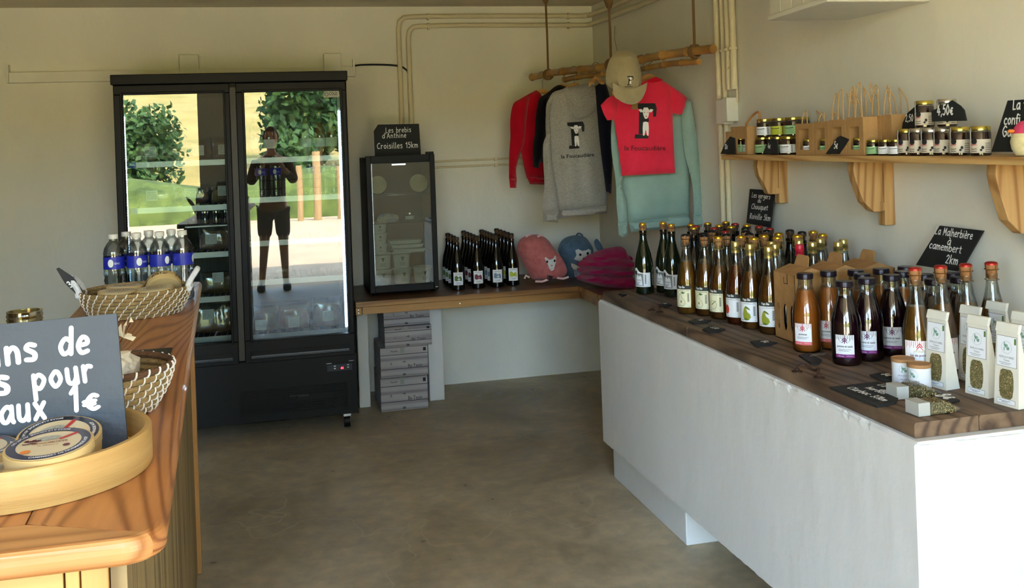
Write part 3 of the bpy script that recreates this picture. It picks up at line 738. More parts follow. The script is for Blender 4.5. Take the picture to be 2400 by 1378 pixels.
pk = [('left', 'white cheese rounds in a bag on the top left fridge shelf', -.66, 1.516, .13, .13, (214, 206, 184), (190, 180, 150), (.03, .01)),
      ('left', 'beige bagged cheese, middle of the top left fridge shelf', -.52, 1.516, .13, .11, (150, 130, 96), (120, 100, 70), None),
      ('left', 'dark bag with white label, top left shelf near the centre post', -.38, 1.516, .13, .11, (90, 74, 60), (60, 48, 40), (0, .01)),
      ('left', 'brown bag in the far right corner of the top left shelf', -.255, 1.516, .11, .12, (96, 62, 42), (60, 40, 30), (.01, .01)),
      ('left', 'bagged golden poultry at the left end of the second fridge shelf', -.62, 1.27, .19, .10, (190, 150, 84), (130, 90, 48), (-.01, .02)),
      ('left', 'pale vacuum bag in the middle of the second left shelf', -.43, 1.27, .19, .11, (172, 140, 120), (120, 80, 66), (.0, .02)),
      ('left', 'golden breadcrumb bag at the right end of the second left shelf', -.265, 1.27, .12, .10, (176, 146, 84), (120, 90, 50), (.01, .03)),
      ('left', 'red meat bag at the left of the third fridge shelf', -.60, 1.013, .2, .15, (130, 62, 56), (176, 150, 132), (.02, .05)),
      ('left', 'crumpled see-through meat bag, right on the third left shelf', -.30, 1.013, .2, .14, (120, 66, 58), (190, 170, 150), (-.03, .02)),
      ('left', 'dark sausage bag on the fourth left fridge shelf', -.30, .77, .2, .12, (80, 60, 40), (150, 120, 70), (0, .05)),
      ('left', 'ham joint bag on the bottom left fridge shelf', -.33, .553, .24, .17, (140, 98, 70), (176, 140, 120), (-.03, .06)),
      ('right', 'bag of dark brown sausages at left of the bottom right shelf', -.06, .543, .14, .14, (84, 56, 40), (140, 110, 70), (-.02, .0)),
      ('right', 'bag of red meat slices in the middle of the bottom right shelf', .10, .543, .18, .15, (140, 34, 36), (190, 150, 130), (0, .0)),
      ('right', 'tray of pale pink sausages at right of the bottom right shelf', .29, .543, .17, .17, (196, 160, 128), (160, 110, 84), (0, .02)),
      ('right', 'flat white packet on the fourth right fridge shelf', .03, .843, .15, .06, (176, 170, 160), (120, 110, 100), None)]
for s_, lab, x, z, w_, h, c1, c2, lb in pk:
    pack('meat_pack' if h > .12 else 'food_bag', lab, 'food pack', x, ya + (.03 if s_ == 'left' else 0), z, w_, h, c1, c2, .3, lab=lb)
# wooden crate lid look-alike behind the packs
gw = wood('grey printed wood', (150, 150, 150), (78, 76, 78), 'x', 10, .6)
MB().box(-.1, 0, 0, .29, .2, .12).build('grey_crate', gw, loc=(.02, FY + .33, .543), bevel=.002, label='grey wood-patterned crate behind the meat packs in the fridge', category='crate')
# plastic water bottle
pet = glass('clear PET', (206, 216, 220), .10, .05, .7)
waterlab = M('deep blue label film', (34, 44, 158), .35)
def water_bottle(name, label, loc, group, s=1.0, lc=waterlab):
    t = thing(name, label, 'bottle', loc, 0, group)
    pr = [(.026, 0), (.032, .004), (.0335, .02), (.031, .03), (.0335, .04), (.031, .05), (.0335, .06), (.031, .07), (.0335, .08), (.031, .09), (.0335, .10), (.033, .115), (.033, .16), (.0335, .17), (.03, .186), (.02, .203), (.0135, .21), (.0135, .222)]
    MB().lathe([(r * s, z * s) for r, z in pr], 20).build('bottle_body', pet, t, True)
    l = MB().lathe([(.0338 * s, .118 * s), (.0338 * s, .158 * s)], 20, cap=False).build('label', lc, t, True)
    m = MB(); cyl = lambda a, b: ((.0342 * s) * math.sin(a / (.034 * s)), -(.0342 * s) * math.cos(a / (.034 * s)), b)
    poly(m, ell(-.006, .138 * s, .009, .013), cyl); printed(m, 'EAU', .009, (.014, .134 * s), cyl)
    m.build('label_emblem', paper, l, fix=False)
    MB().lathe([(.0155 * s, .217 * s), (.016 * s, .219 * s), (.0155 * s, .232 * s), (.01 * s, .233 * s)], 16).build('cap', M('frosted white cap', (206, 204, 194), .5), t, True)
    return t
wb = water_bottle('water_bottle', 'clear water bottle with blue band, leftmost on the second right fridge shelf', (-.05, FY + .2, 1.298), 'water bottles in the tall fridge')
for i, x in enumerate((.03, .22, .30, .35)):
    clone(wb, (x, FY + .2 + .02 * (i % 2), 1.298), label='clear water bottle with blue band, %s on the second right fridge shelf' % ('second from left', 'third from left', 'second from right', 'rightmost')[i])
def soda(label, x, c, g='bottled drinks on the upper right fridge shelf'):
    t = thing('drink_bottle', label, 'bottle', (x, FY + .2, 1.516), 0, g)
    pr = [(.03, 0), (.033, .006), (.033, .13), (.026, .165), (.013, .2), (.012, .24)]
    MB().lathe(pr, 18).build('bottle_body', glass('bottle glass pale', (214, 214, 200), .1), t, True)
    MB().lathe([(.0285, .006), (.0305, .125), (.02, .16), (.011, .19)], 16).build('drink', M('drink ' + str(c), c, .3, coat=.4), t, True)
    MB().lathe([(.0335, .05), (.0335, .1)], 18, cap=False).build('label', paper, t, True)
    MB().lathe([(.0135, .225), (.0145, .228), (.0135, .243)], 14).build('cap', M('drink cap', (190, 170, 120), .3, .8), t, True)
for x, c, l in ((-.07, (120, 60, 34), 'brown drink bottle at the left end of the top right fridge shelf'), (.0, (120, 56, 30), 'brown drink bottle, second on the top right fridge shelf'), (.20, (220, 200, 160), 'pale drink bottle mid way on the top right fridge shelf'), (.28, (226, 120, 36), 'orange drink bottle on the top right fridge shelf'), (.345, (214, 60, 50), 'red drink bottle at the right end of the top right fridge shelf')): soda(l, x, c)
for i, x in enumerate((-.42, -.36, -.30, -.24)):
    t = thing('glass_jar', 'small glass pot, %s below the second left fridge shelf' % ('leftmost', 'second', 'third', 'rightmost')[i], 'jar', (x, FY + .24, 1.013 + .145), 0, 'glass pots hung under the second shelf')
    MB().lathe([(.02, 0), (.024, .004), (.024, .055), (.02, .065)], 16).build('jar_body', pet, t, True); MB().lathe([(.022, .062), (.022, .072)], 16).build('lid', chrome, t, True)
MB().box(-.46, FY + .145, 1.150, -.2, FY + .35, 1.157).build('pot_tray', shelfm, label='thin grey tray carrying small glass pots in the fridge', category='tray')
for i, (x, z, w_, h) in enumerate(((-.60, 1.27, .2, .125), (-.6, 1.013, .26, .16))):
    MB().lathe([(w_ * .4, 0), (w_ * .5, .004), (w_ * .5, h), (w_ * .47, h)], 28).build('dark_tub', M('dark blue grey plastic', (50, 60, 68), .3), loc=(x, FY + .42, z), smooth=True, label='large dark tub behind the %s' % ('golden poultry bag', 'red meat bag on the third shelf')[i], category='tub')

# ------------------------------------------------------------------ trunking, pipes and cable on the walls
pp = M('old cream painted pipe', (214, 204, 172), .6, col2=(120, 96, 62), scale=22, bump=.5, bscale=50)
pp.node_tree.nodes['Color Ramp'].color_ramp.elements[0].position = .22; pp.node_tree.nodes['Color Ramp'].color_ramp.elements[1].position = .3
t = thing('wall_trunking', 'long cream painted trunking rail behind the tall fridge', 'trunking', (0, YB, 0))
def wbx(mb, u0, v0, u1, v1, d, y=YB):
    a = ony(u0, v0, y); b = ony(u1, v1, y); mb.box(min(a.x, b.x), y - d - YB, min(a.z, b.z), max(a.x, b.x), y - YB - .001, max(a.z, b.z))
a = ony(25, 171, YB); b = ony(18, 196, YB); z1, z0 = a.z, b.z; x0 = a.x; x1 = ony(830, 150, YB).x
MB().box(x0, -.05, z0, x1, -.001, z1).build('rail', plaster, t, bevel=.003)
MB().box(x0 - .012, -.055, z0, x0, -.001, z1 + .045).build('end_lip', plaster, t, bevel=.002)
MB().box(x1 - .012, -.055, z0, x1, -.001, z1 + .045).build('end_lip', plaster, t, bevel=.002)
for u0, u1, v0 in ((422, 466, 131), (757, 797, 128)):
    p = ony(u0, v0, YB); q = ony(u1, v0, YB); MB().box(p.x, -.075, z0 - .03, q.x, -.001, p.z).build('bracket', plaster, t, bevel=.004)
cab = M('black cable', (12, 12, 16), .4)
P = [ony(u, v, YB - .03) for u, v in ((826, 155), (850, 152), (900, 152), (935, 155), (950, 162), (957, 175), (960, 230), (968, 300), (975, 420), (985, 520))]
tag(MB().tube(smoothpath(P, 5), .006, 8).build('cable', cab, smooth=True), 'black cable running from the trunking down behind the small fridge', 'cable')
for k, (vt, xs_) in enumerate(((39, 0), (61, 1))):
    y = YB - .035
    zz = ony(1100, vt, y).z; xa = ony(939 + 22 * k, 200, y).x
    P = [Vector((xa, y, 1.1)), Vector((xa, y, zz - .08)), Vector((xa + .008, y, zz - .03)), Vector((xa + .035, y, zz - .004)), Vector((xa + .08, y, zz)), Vector((1.2, y, zz + .004)), Vector((XR - .075, y, zz)), Vector((XR - .045, y - .01, zz)), Vector((XR - .035, y - .04, zz)), Vector((XR - .035, 4.9, zz)), Vector((XR - .035, 3.6, zz))]
    o_ = MB().tube(P, .0155, 10).build('pipe', pp, smooth=True)
    tag(o_, ('upper' if k == 0 else 'lower') + ' cream heating pipe running under the ceiling round the corner', 'pipe')
    for x in (1.02, 1.96):
        MB().tube([(x - .006, y, zz), (x + .006, y, zz)], .022, 12).build('pipe_clip', pp, o_, True)
for k, z in enumerate((ony(1090, 376, YB).z, ony(1090, 390, YB).z)):
    o_ = MB().tube([(.9, YB - .012, z), (1.6, YB - .012, z + .003), (XR - .02, YB - .012, z)], .007, 8).build('thin_conduit', pp, smooth=True)
    tag(o_, ('upper' if k == 0 else 'lower') + ' thin cream conduit along the back wall behind the clothes', 'conduit')
    m = MB(); x = ony(1162, 380, YB).x; m.box(x - .01, YB - .022, z - .012, x + .01, YB - .0005, z + .012); m.build('clip', pp, o_)
for k, u in enumerate((1681, 1694, 1705, 1717)):
    off = .02 if k in (0, 1) else .03
    p0 = onx(u, 100, XR - off); zb = .86 if k < 2 else 1.76
    r_ = (.016, .013, .014, .016)[k]
    o_ = MB().tube([(XR - off, p0.y, zb), (XR - off + .004, p0.y + .003, 1.6 if k < 2 else 2.0), (XR - off, p0.y, ZC - .005)], r_, 10).build('riser_pipe', pp, smooth=True)
    tag(o_, ('leftmost', 'second', 'third', 'rightmost')[k] + ' of four spotted cream riser pipes on the right wall', 'pipe', 'riser pipes on the right wall')
    z = 1.95; MB().tube([(XR - off, p0.y, z - .006), (XR - off, p0.y, z + .006)], r_ + .006, 12).build('pipe_clip', pp, o_, True)
y0 = onx(1702, 250, XR).y; y1 = onx(1731, 250, XR).y; z0 = onx(1715, 290, XR).z; z1 = onx(1715, 232, XR).z
t = thing('junction_box', 'cream painted junction box where the riser pipes end', 'junction box', (XR, (y0 + y1) / 2, z0))
h = abs(y0 - y1) / 2
MB().box(-.055, -h * .2, 0, -.001, h, z1 - z0).build('box_body', plaster, t, bevel=.004); MB().box(-.06, -h, .01, -.001, -h * .22, z1 - z0 + .005).build('box_cover', plaster, t, bevel=.004)
o_ = MB().tube([(XR - .015, y1 - .02, z1 - .02), (XR - .015, y1 - .02, z1 + .36)], .005, 8).build('conduit', pp, smooth=True); tag(o_, 'thin cream conduit rising from the junction box', 'conduit')
# wall-hung cabinet top right
t = thing('wall_cabinet', 'cream boarded wall cabinet hung high on the right wall', 'cabinet', (XR, 3.1, 1.965))
BY0, BY1, BX = 2.87, 3.357, -.385
m = MB(); m.prism([(-.001, BY1 - 3.1), (BX + .05, BY1 - 3.1), (BX, BY0 - 3.1), (-.001, BY0 - 3.1)], lambda a, b, d: (a, b, -.0 + d), .02); m.build('bottom_board', plaster, t, bevel=.006)
for k in range(5):
    a0 = k / 5; a1 = (k + .96) / 5; q = lambda s: (BX + .05 - .05 * s + .012, (BY1 - 3.1) * (1 - s) + (BY0 - 3.1) * s)
    m = MB(); (xa, ya_), (xb, yb_) = q(a0), q(a1)
    m.prism([(xa, ya_), (xb, yb_), (xb + .015, yb_), (xa + .015, ya_)], lambda a, b, d: (a, b, .021 + d), .4); m.build('board', plaster, t, bevel=.002)
for k in range(4):
    xa = BX + .015 + (-.004 - BX) * k / 4
    m = MB(); m.box(xa, BY0 - 3.1 + .012, .021, xa + (-BX) / 4 - .012, BY0 - 3.1 + .025, .42); m.build('board', plaster, t, bevel=.002)
# ------------------------------------------------------------------ small display chiller on the bench
def PXL(pts, s, ox, oy, y0): return [(q.x, q.z) for q in (ony(ox + a * s, oy + b * s, y0) for a, b in pts)]
def scrib(mb, a, b, w_, h, fn, n=9, t=.12, seed=1, mi=0):
    """illegible small print: a wavering pen line"""
    rnd = random.Random(seed); P = [Vector((a + w_ * i / n, b + h * (rnd.random() if i % 2 else -rnd.random() * .3), 0)) for i in range(n + 1)]
    for i in range(n):
        d = (P[i + 1] - P[i]).normalized(); q = Vector((-d.y, d.x, 0)) * h * t
        mb.add([fn(p.x, p.y) for p in (P[i] + q, P[i] - q, P[i + 1] - q, P[i + 1] + q)], [(0, 1, 2, 3)], mi)
SX0, SX1, SY, SZ0, SZ1 = .542, .947, 5.85, ZB + .002, ZB + .82
sf = thing('countertop_fridge', 'small black glass-door fridge standing on the bench', 'fridge', (.745, SY, ZB))
ox_, hh = .745, .82
m = MB(); W2 = (SX1 - SX0) / 2; dep = .42
for q in ((-W2, .03, .012, -W2 + .02, dep, hh - .02), (W2 - .02, .03, .012, W2, dep, hh - .02), (-W2, dep - .02, .012, W2, dep, hh - .02), (-W2, .03, hh - .045, W2, dep, hh - .01), (-W2, .03, .012, W2, dep, .04)): m.box(*q)
m.build('cabinet', black, sf, bevel=.004)
for x in (-W2 + .03, W2 - .03):
    for y in (.06, dep - .04): MB().lathe([(.012, .001), (.015, .012)], 12, c=(x, y, 0)).build('foot', black2, sf)
m = MB(); a = .03
m.box(-W2, 0, .02, -W2 + a, .028, hh); m.box(W2 - a, 0, .02, W2, .028, hh); m.box(-W2 + a, 0, hh - .045, W2 - a, .028, hh); m.box(-W2 + a, 0, .02, W2 - a, .028, .06)
d = m.build('door', black, sf, bevel=.003)
MB().box(-W2 + a, .01, .06, W2 - a, .014, hh - .045).build('glass_pane', glass('fridge door glass', (220, 226, 220), .10, 0, .6), d)
for q in range(3): MB().box(-W2 + a, -.003, hh - .04 + q * .012, W2 - a - .05, .0, hh - .034 + q * .012).build('ridge', black2, d)
MB().box(W2 - .05, .0, hh, W2 - .004, .03, hh + .014).build('hinge', black2, d, bevel=.002)
MB().obox((W2 - .015, -.002, .035), .012, .004, .004).build('hinge_screw', chrome, d)
m = MB(); m.box(-W2 + .021, .05, .05, W2 - .021, dep - .021, .052); m.box(-W2 + .0201, .05, .04, -W2 + .023, dep - .021, hh - .05); m.box(W2 - .023, .05, .04, W2 - .0201, dep - .021, hh - .05)
m.build('inner_liner', M('grey liner', (52, 54, 52), .5), sf)
zs = [ony(940, v, SY + .06).z - ZB for v in (457, 522, 595)]
for z in zs:
    m = MB()
    for y in (.06, .16, .26, .36): m.tube([(-W2 + .024, y, z), (W2 - .024, y, z)], .0028, 6)
    for i in range(16): x = -W2 + .03 + i * (2 * W2 - .06) / 15; m.tube([(x, .06, z + .003), (x, .37, z + .003)], .0014, 4)
    m.build('wire_shelf', chrome, sf, True)
MB().box(-.04, .08, hh - .06, .04, .1, hh - .052).build('lamp', M('fridge lamp', (235, 240, 255), emit=3), sf)
tubw = M('white plastic tub', (226, 228, 224), .35, spec=.5)
def tub(label, x, y, z, r, h, logo_a=0, group='white yogurt tubs in the small fridge'):
    t = thing('yogurt_tub', label, 'tub', (x, y, z), 0, group)
    MB().lathe([(r * .82, 0), (r * .86, .004), (r * .97, h * .86), (r, h * .88)], 28).build('tub_body', tubw, t, True)
    MB().lathe([(r * 1.04, h * .88), (r * 1.06, h * .9), (r * 1.06, h * .96), (r, h), (r * .94, h * .97)], 28).build('lid', tubw, t, True)
    m = MB(); R = lambda b: r * (.86 + .11 * b / h) + .0015
    fn = lambda a, b: (R(b) * math.sin(a / r + logo_a), -R(b) * math.cos(a / r + logo_a), b)
    s = h / .09
    poly(m, ell(0, .058 * s, .008 * s, .007 * s, 10), fn); poly(m, [(-.014 * s, .066 * s), (-.004 * s, .06 * s), (-.004 * s, .066 * s)], fn); poly(m, [(.014 * s, .066 * s), (.004 * s, .06 * s), (.004 * s, .066 * s)], fn)
    poly(m, [(-.004 * s, .052 * s), (.004 * s, .052 * s), (.002 * s, .042 * s), (-.002 * s, .042 * s)], fn)
    for q in range(3): scrib(m, -.018 * s, (.032 - .007 * q) * s, .036 * s, .004 * s, fn, 12, .2, q)
    m.build('printed_logo', ink, t, fix=False)
    return t
z0 = ZB + .054; xl = .745 - W2
yq = SY + .12
T = [(872, 'left', 894), (938, 'middle', 936), (983, 'right', 981)]
for i, (x, nm) in enumerate(((xl + .088, 'bottom left'), (xl + .205, 'bottom middle'), (xl + .325, 'bottom right'))):
    tub('white tub, %s on the floor of the small fridge' % nm, x, yq, z0, .054, .093, .1 * i)
tub('white tub stacked on the bottom left tub', xl + .087, yq, z0 + .094, .054, .093)
tub('white tub stacked on the bottom middle tub', xl + .203, yq, z0 + .094, .054, .093)
for i, nm in enumerate(('lowest', 'middle', 'topmost')): tub('small white tub, %s of three stacked on the third shelf' % nm, xl + .077, yq, ZB + zs[2] + .005 + i * .061, .044, .06)
for i in range(3):
    t = thing('cheese_tray', 'flat white tray, %s of three stacked in the small fridge' % ('lowest', 'middle', 'topmost')[i], 'tray', (xl + .245 - .01 * i, yq, ZB + zs[2] + .005 + i * .026), 0, 'stacked white trays')
    m = MB(); m.add([(-.085, -.05, 0), (.085, -.05, 0), (.085, .05, 0), (-.085, .05, 0), (-.1, -.06, .022), (.1, -.06, .022), (.1, .06, .022), (-.1, .06, .022)], [(0, 1, 2, 3), (4, 5, 6, 7), (0, 1, 5, 4), (1, 2, 6, 5), (2, 3, 7, 6), (3, 0, 4, 7)])
    m.build('tray_body', tubw, t, bevel=.003)
wax = M('pale round cheese', (214, 206, 170), .5, col2=(180, 168, 130), scale=14)
for x, nm in ((xl + .075, 'left'), (xl + .32, 'right')):
    t = thing('round_cheese', 'pale round cheese stood on edge at the %s of the top shelf' % nm, 'cheese', (x, yq, ZB + zs[0] + .062), 0, 'two cheeses on the top shelf')
    m = MB().lathe([(.04, 0), (.052, .005), (.054, .015), (.052, .026), (.04, .03)], 28).build('cheese_wheel', wax, t, True); m.rotation_euler = (PI / 2 - .15, 0, 0)
    m = MB(); m.tube([(math.cos(a) * .057, -.03, math.sin(a) * .057) for a in [PI + PI * k / 10 for k in range(11)]], .0015, 5); m.tube([(-.03, -.03, -.056), (.03, -.03, -.056)], .0015, 5); m.build('wire_stand', chrome, t)
t = thing('cheese_packet', 'blue and white cheese packet on the second shelf', 'packet', (xl + .13, yq, ZB + zs[1] + .006))
Puff([(-.06, 0), (.05, 0), (.06, .035), (.0, .05), (-.05, .04)], lambda a, b, d: (a, d, b), .025, .02, .01, 20, step=.015).mb().build('wrapper', M('packet film', (120, 140, 200), .3, col2=(220, 214, 180), scale=30), t, True)
t = thing('small_jar', 'small clear jar with a label, right of the cheese packet', 'jar', (xl + .26, yq, ZB + zs[1] + .006))
MB().lathe([(.022, 0), (.026, .004), (.026, .035), (.022, .04)], 20).build('jar_body', glass('jar glass', (200, 205, 200), .12), t, True); MB().lathe([(.024, .038), (.024, .048)], 20).build('lid', chrome, t, True); MB().lathe([(.0265, .008), (.0265, .03)], 20, cap=False).build('label', paper, t, True)
# chalked slates
slate = M('dark slate', (30, 32, 32), .75, var=.35, scale=14, bump=.35, bscale=30)
chalk = M('white chalk paint', (240, 242, 238), .7)
def slate_sign(name, label, loc, outline, lines, th=.006, rx=0, rz=0, cat='sign', wt=.085, mat=slate):
    """flat slate: outline and text live in its own (a, b) plane"""
    t = thing(name, label, cat, loc, 0); t.rotation_euler = (rx, 0, rz)
    m = MB(); m.prism(outline, lambda a, b, d: (a, d, b), th); s_ = m.build('slate_plate', mat, t, bevel=.0008)
    mb = MB()
    for txt, h, (a, b), kw in lines: letters(mb, txt, h, (a, b), lambda p, q: (p, -.0007, q), **{**dict(wt=wt), **kw})
    mb.build('chalk_lettering', chalk, t, fix=False)
    return t
def px_sign(name, label, outline_px, y0, lines_px, **k):
    """outline and text given where they sit on the upright plane y = y0"""
    P = [ony(u, v, y0) for u, v in outline_px]; bx_ = min(p.x for p in P); bz = min(p.z for p in P)
    s = (ony(outline_px[0][0] + 100, outline_px[0][1], y0) - P[0]).x / 100
    L_ = []
    for txt, hpx, (u, v), kw in lines_px:
        q = ony(u, v, y0); L_.append((txt, hpx * s, (q.x - bx_, q.z - bz), kw))
    return slate_sign(name, label, (bx_, y0, bz), [(p.x - bx_, p.z - bz) for p in P], L_, **k)
yy = SY + .12
px_sign('slate_sign', 'slate sign reading Les brebis d\'Anthine on the small fridge', [(879, 371), (876, 307), (886, 292), (982, 290), (987, 366)], yy,
        [('Les brebis', 7.2, (904, 311), dict(sp=.22)), ("d'Anthine", 7.2, (896, 324), dict(sp=.25)), ('Croisilles 15km', 8.2, (884, 349), dict(sp=.2))])

# ---- grey cartons under the bench
gcart = wood('grey printed carton planks', (176, 172, 172), (128, 124, 126), 'x', 16, .7, bump=.05)
def carton(label, px, y0, zb_, h, dx=0):
    x0 = ony(px[0], 860, y0).x; x1 = ony(px[1], 860, y0).x
    t = thing('bottle_carton', label, 'carton', (x0, y0, zb_), 0, 'grey cartons stacked under the bench')
    w_ = x1 - x0
    MB().box(0, 0, 0, w_, .36, h - .002).build('carton_box', gcart, t, bevel=.003)
    m = MB()
    for q in (.27, .74): m.box(0, -.0008, h * q, w_, -.0001, h * q + .003)
    m.build('plank_line', ink, t)
    fn = lambda a, b: (a, -.0009, b)
    m = MB(); printed(m, 'By Tesin', h * .16, (w_ * .72, h * .30), fn, width=w_ * .3); printed(m, 't', h * .15, (w_ * .22, h * .42), fn)
    fr_ = lambda a, b: (w_ * .46 + b, -.0009, h * .5 + a)
    printed(m, 'T', .022, (0, 0), fr_, bold=True); printed(m, 'B', .024, (-h * .42, 0), fr_, bold=True)
    poly(m, [(w_ * .9, h * .82), (w_ * .96, h * .82), (w_ * .96, h * .93), (w_ * .9, h * .93)], fn); scrib(m, w_ * .22, h * .86, w_ * .14, .006, fn, 8, .2)
    m.build('carton_print', ink, t, fix=False)['kind'] = 'stuff'
    m = MB(); poly(m, [(w_ * .42, h * .99), (w_ * .5, h * .99), (w_ * .5, h * .8), (w_ * .42, h * .78)], lambda a, b: (a, -.0011, b)); m.build('tape', M('grey green tape', (140, 150, 138), .4), t, fix=False)
yc_ = 5.86; 
zz = [ony(945, v, yc_).z for v in (957, 883, 812, 764)]
carton('grey plank-print carton, lowest of the stack', (890, 1001), yc_, .002, zz[1] - .003)
carton('grey plank-print carton, second from the bottom', (892, 1004), yc_, zz[1], zz[2] - zz[1] - .001)
carton('grey plank-print carton, third from the bottom', (904, 1014), yc_ - .01, zz[2], zz[3] - zz[2] - .001)
carton('grey plank-print carton, topmost under the bench top', (903, 1011), yc_ + .02, zz[3], ZB - .034 - zz[3] - .004)

# ------------------------------------------------------------------ bottles
bk = M('near black bottle glass', (8, 9, 7), .08, coat=.5)
gk = M('deep green bottle glass', (20, 28, 12), .06, coat=.6)
clear = glass('clear bottle glass', (236, 240, 236), .07, .01, .75)
cork = M('cork', (176, 122, 70), .7, col2=(120, 78, 42), scale=60, stretch=(1, 1, 1))
darkcork = M('dark brown cork', (84, 62, 42), .7, col2=(52, 38, 26), scale=60)  # darker brown cork colour for the dark bottles
gold = M('gold cap plate', (226, 178, 44), .3, .9)
goldcap = M('brass screw cap', (214, 194, 120), .28, .9)
red = M('red cap plate', (170, 40, 34), .35, .4)
redcap = M('red screw cap', (186, 26, 54), .35)
blk = M('black wire', (18, 16, 14), .4, .3)
brz = M('bronze wire', (150, 110, 70), .35, .9)
PROF = {'champ': [(.034, 0), (.041, .005), (.0415, .11), (.040, .14), (.033, .18), (.023, .215), (.0165, .245), (.0145, .272), (.0165, .274), (.0165, .283)],
        'cider': [(.035, 0), (.040, .006), (.0405, .12), (.037, .15), (.028, .192), (.0195, .226), (.0155, .252), (.0145, .270), (.016, .272), (.016, .278)],
        'juice': [(.038, 0), (.0435, .006), (.0445, .02), (.0445, .115), (.0425, .135), (.034, .168), (.0255, .196), (.0225, .208), (.0225, .236)]}
def rad(prof, z):
    for (r0_, z0_), (r1_, z1_) in zip(prof, prof[1:]):
        if z0_ <= z <= z1_: return r0_ + (r1_ - r0_) * (z - z0_) / max(1e-6, z1_ - z0_)
    return prof[-1][0]
def liquid(kind, level):
    P = [(r - .002, z + .003) for r, z in PROF[kind] if z < level - .004]; P.append((rad(PROF[kind], level) - .002, level)); P.append((.001, level)); return P
def curved(mb, r, z0_, z1_, a0, a1, n=10, mi=0, wave=0):
    v = []; f = []
    for i in range(n + 1):
        a = a0 + (a1 - a0) * i / n
        top = z1_ + wave * math.exp(-((a - a0) / (a1 - a0) - .15) ** 2 / .03)
        v += [(r * math.sin(a), -r * math.cos(a), z0_), (r * math.sin(a), -r * math.cos(a), top)]
    for i in range(n): f.append((2 * i, 2 * i + 2, 2 * i + 3, 2 * i + 1))
    mb.add(v, f, mi)
def bars(mb, a, b, w_, h, fn, seed=2, vert=True, mi=0):
    rnd = random.Random(seed); t = 0
    while t < 1:
        q = rnd.uniform(.03, .09)
        if vert: poly(mb, [(a, b + h * t), (a + w_, b + h * t), (a + w_, b + h * min(1, t + q * .6)), (a, b + h * min(1, t + q * .6))], fn, mi)
        else: poly(mb, [(a + w_ * t, b), (a + w_ * min(1, t + q * .6), b), (a + w_ * min(1, t + q * .6), b + h), (a + w_ * t, b + h)], fn, mi)
        t += q
labM = {k: M('label ' + k, v, .6) for k, v in {'cream': (232, 230, 196), 'white': (232, 236, 240), 'green': (34, 44, 34), 'pear': (150, 158, 44), 'peardark': (104, 116, 30), 'redapple': (196, 62, 44), 'pink': (226, 104, 108), 'purple': (122, 34, 116), 'plum': (92, 26, 84), 'rose': (186, 50, 56), 'grey': (128, 132, 132), 'lime': (186, 196, 60), 'bluegrey': (112, 140, 160), 'maroon': (104, 40, 62), 'leaf': (84, 120, 60), 'tan': (198, 190, 172), 'mint': (150, 196, 140), 'rosegrey': (188, 120, 116)}.items()}
mk_white = M('white print', (240, 240, 240), .6)
def cork_top(t, z, r, plate, wire, tall=.03, ck=None):
    MB().lathe([(r * .62, -.01), (r * .75, 0), (r * .82, .006), (r * .78, .012), (r * .96, .017), (r, tall * .8), (r * .9, tall)], 16, c=(0, 0, z)).build('cork', ck or cork, t, True)
    if plate: MB().lathe([(r * 1.02, tall * .86), (r * 1.0, tall * 1.0), (r * .75, tall * 1.1), (.001, tall * 1.14)], 16, c=(0, 0, z), cap=False).build('cap_plate', plate, t, True)
    m = MB()
    for k in range(4):
        a = PI / 2 * k + .5; c, s = math.cos(a), math.sin(a)
        m.tube([(r * 1.1 * c, r * 1.1 * s, z - .012), (r * 1.04 * c, r * 1.04 * s, z + tall * .5), (r * 1.04 * c, r * 1.04 * s, z + tall * .95), (r * .6 * c, r * .6 * s, z + tall * 1.08)], .0009, 4)
    for zq in (-.012, tall * .5): m.tube([(r * 1.1 * math.cos(q * PI / 8), r * 1.1 * math.sin(q * PI / 8), z + zq) for q in range(16)], .001, 4, closed=True)
    m.build('wire_cage', wire, t)
PROTO = {}
def bottle(key, name, label, loc, rz, group, build):
    if key in PROTO: return clone(PROTO[key], loc, rz, label, group)
    t = thing(name, label, 'bottle', loc, rz, group); build(t); PROTO[key] = t; return t
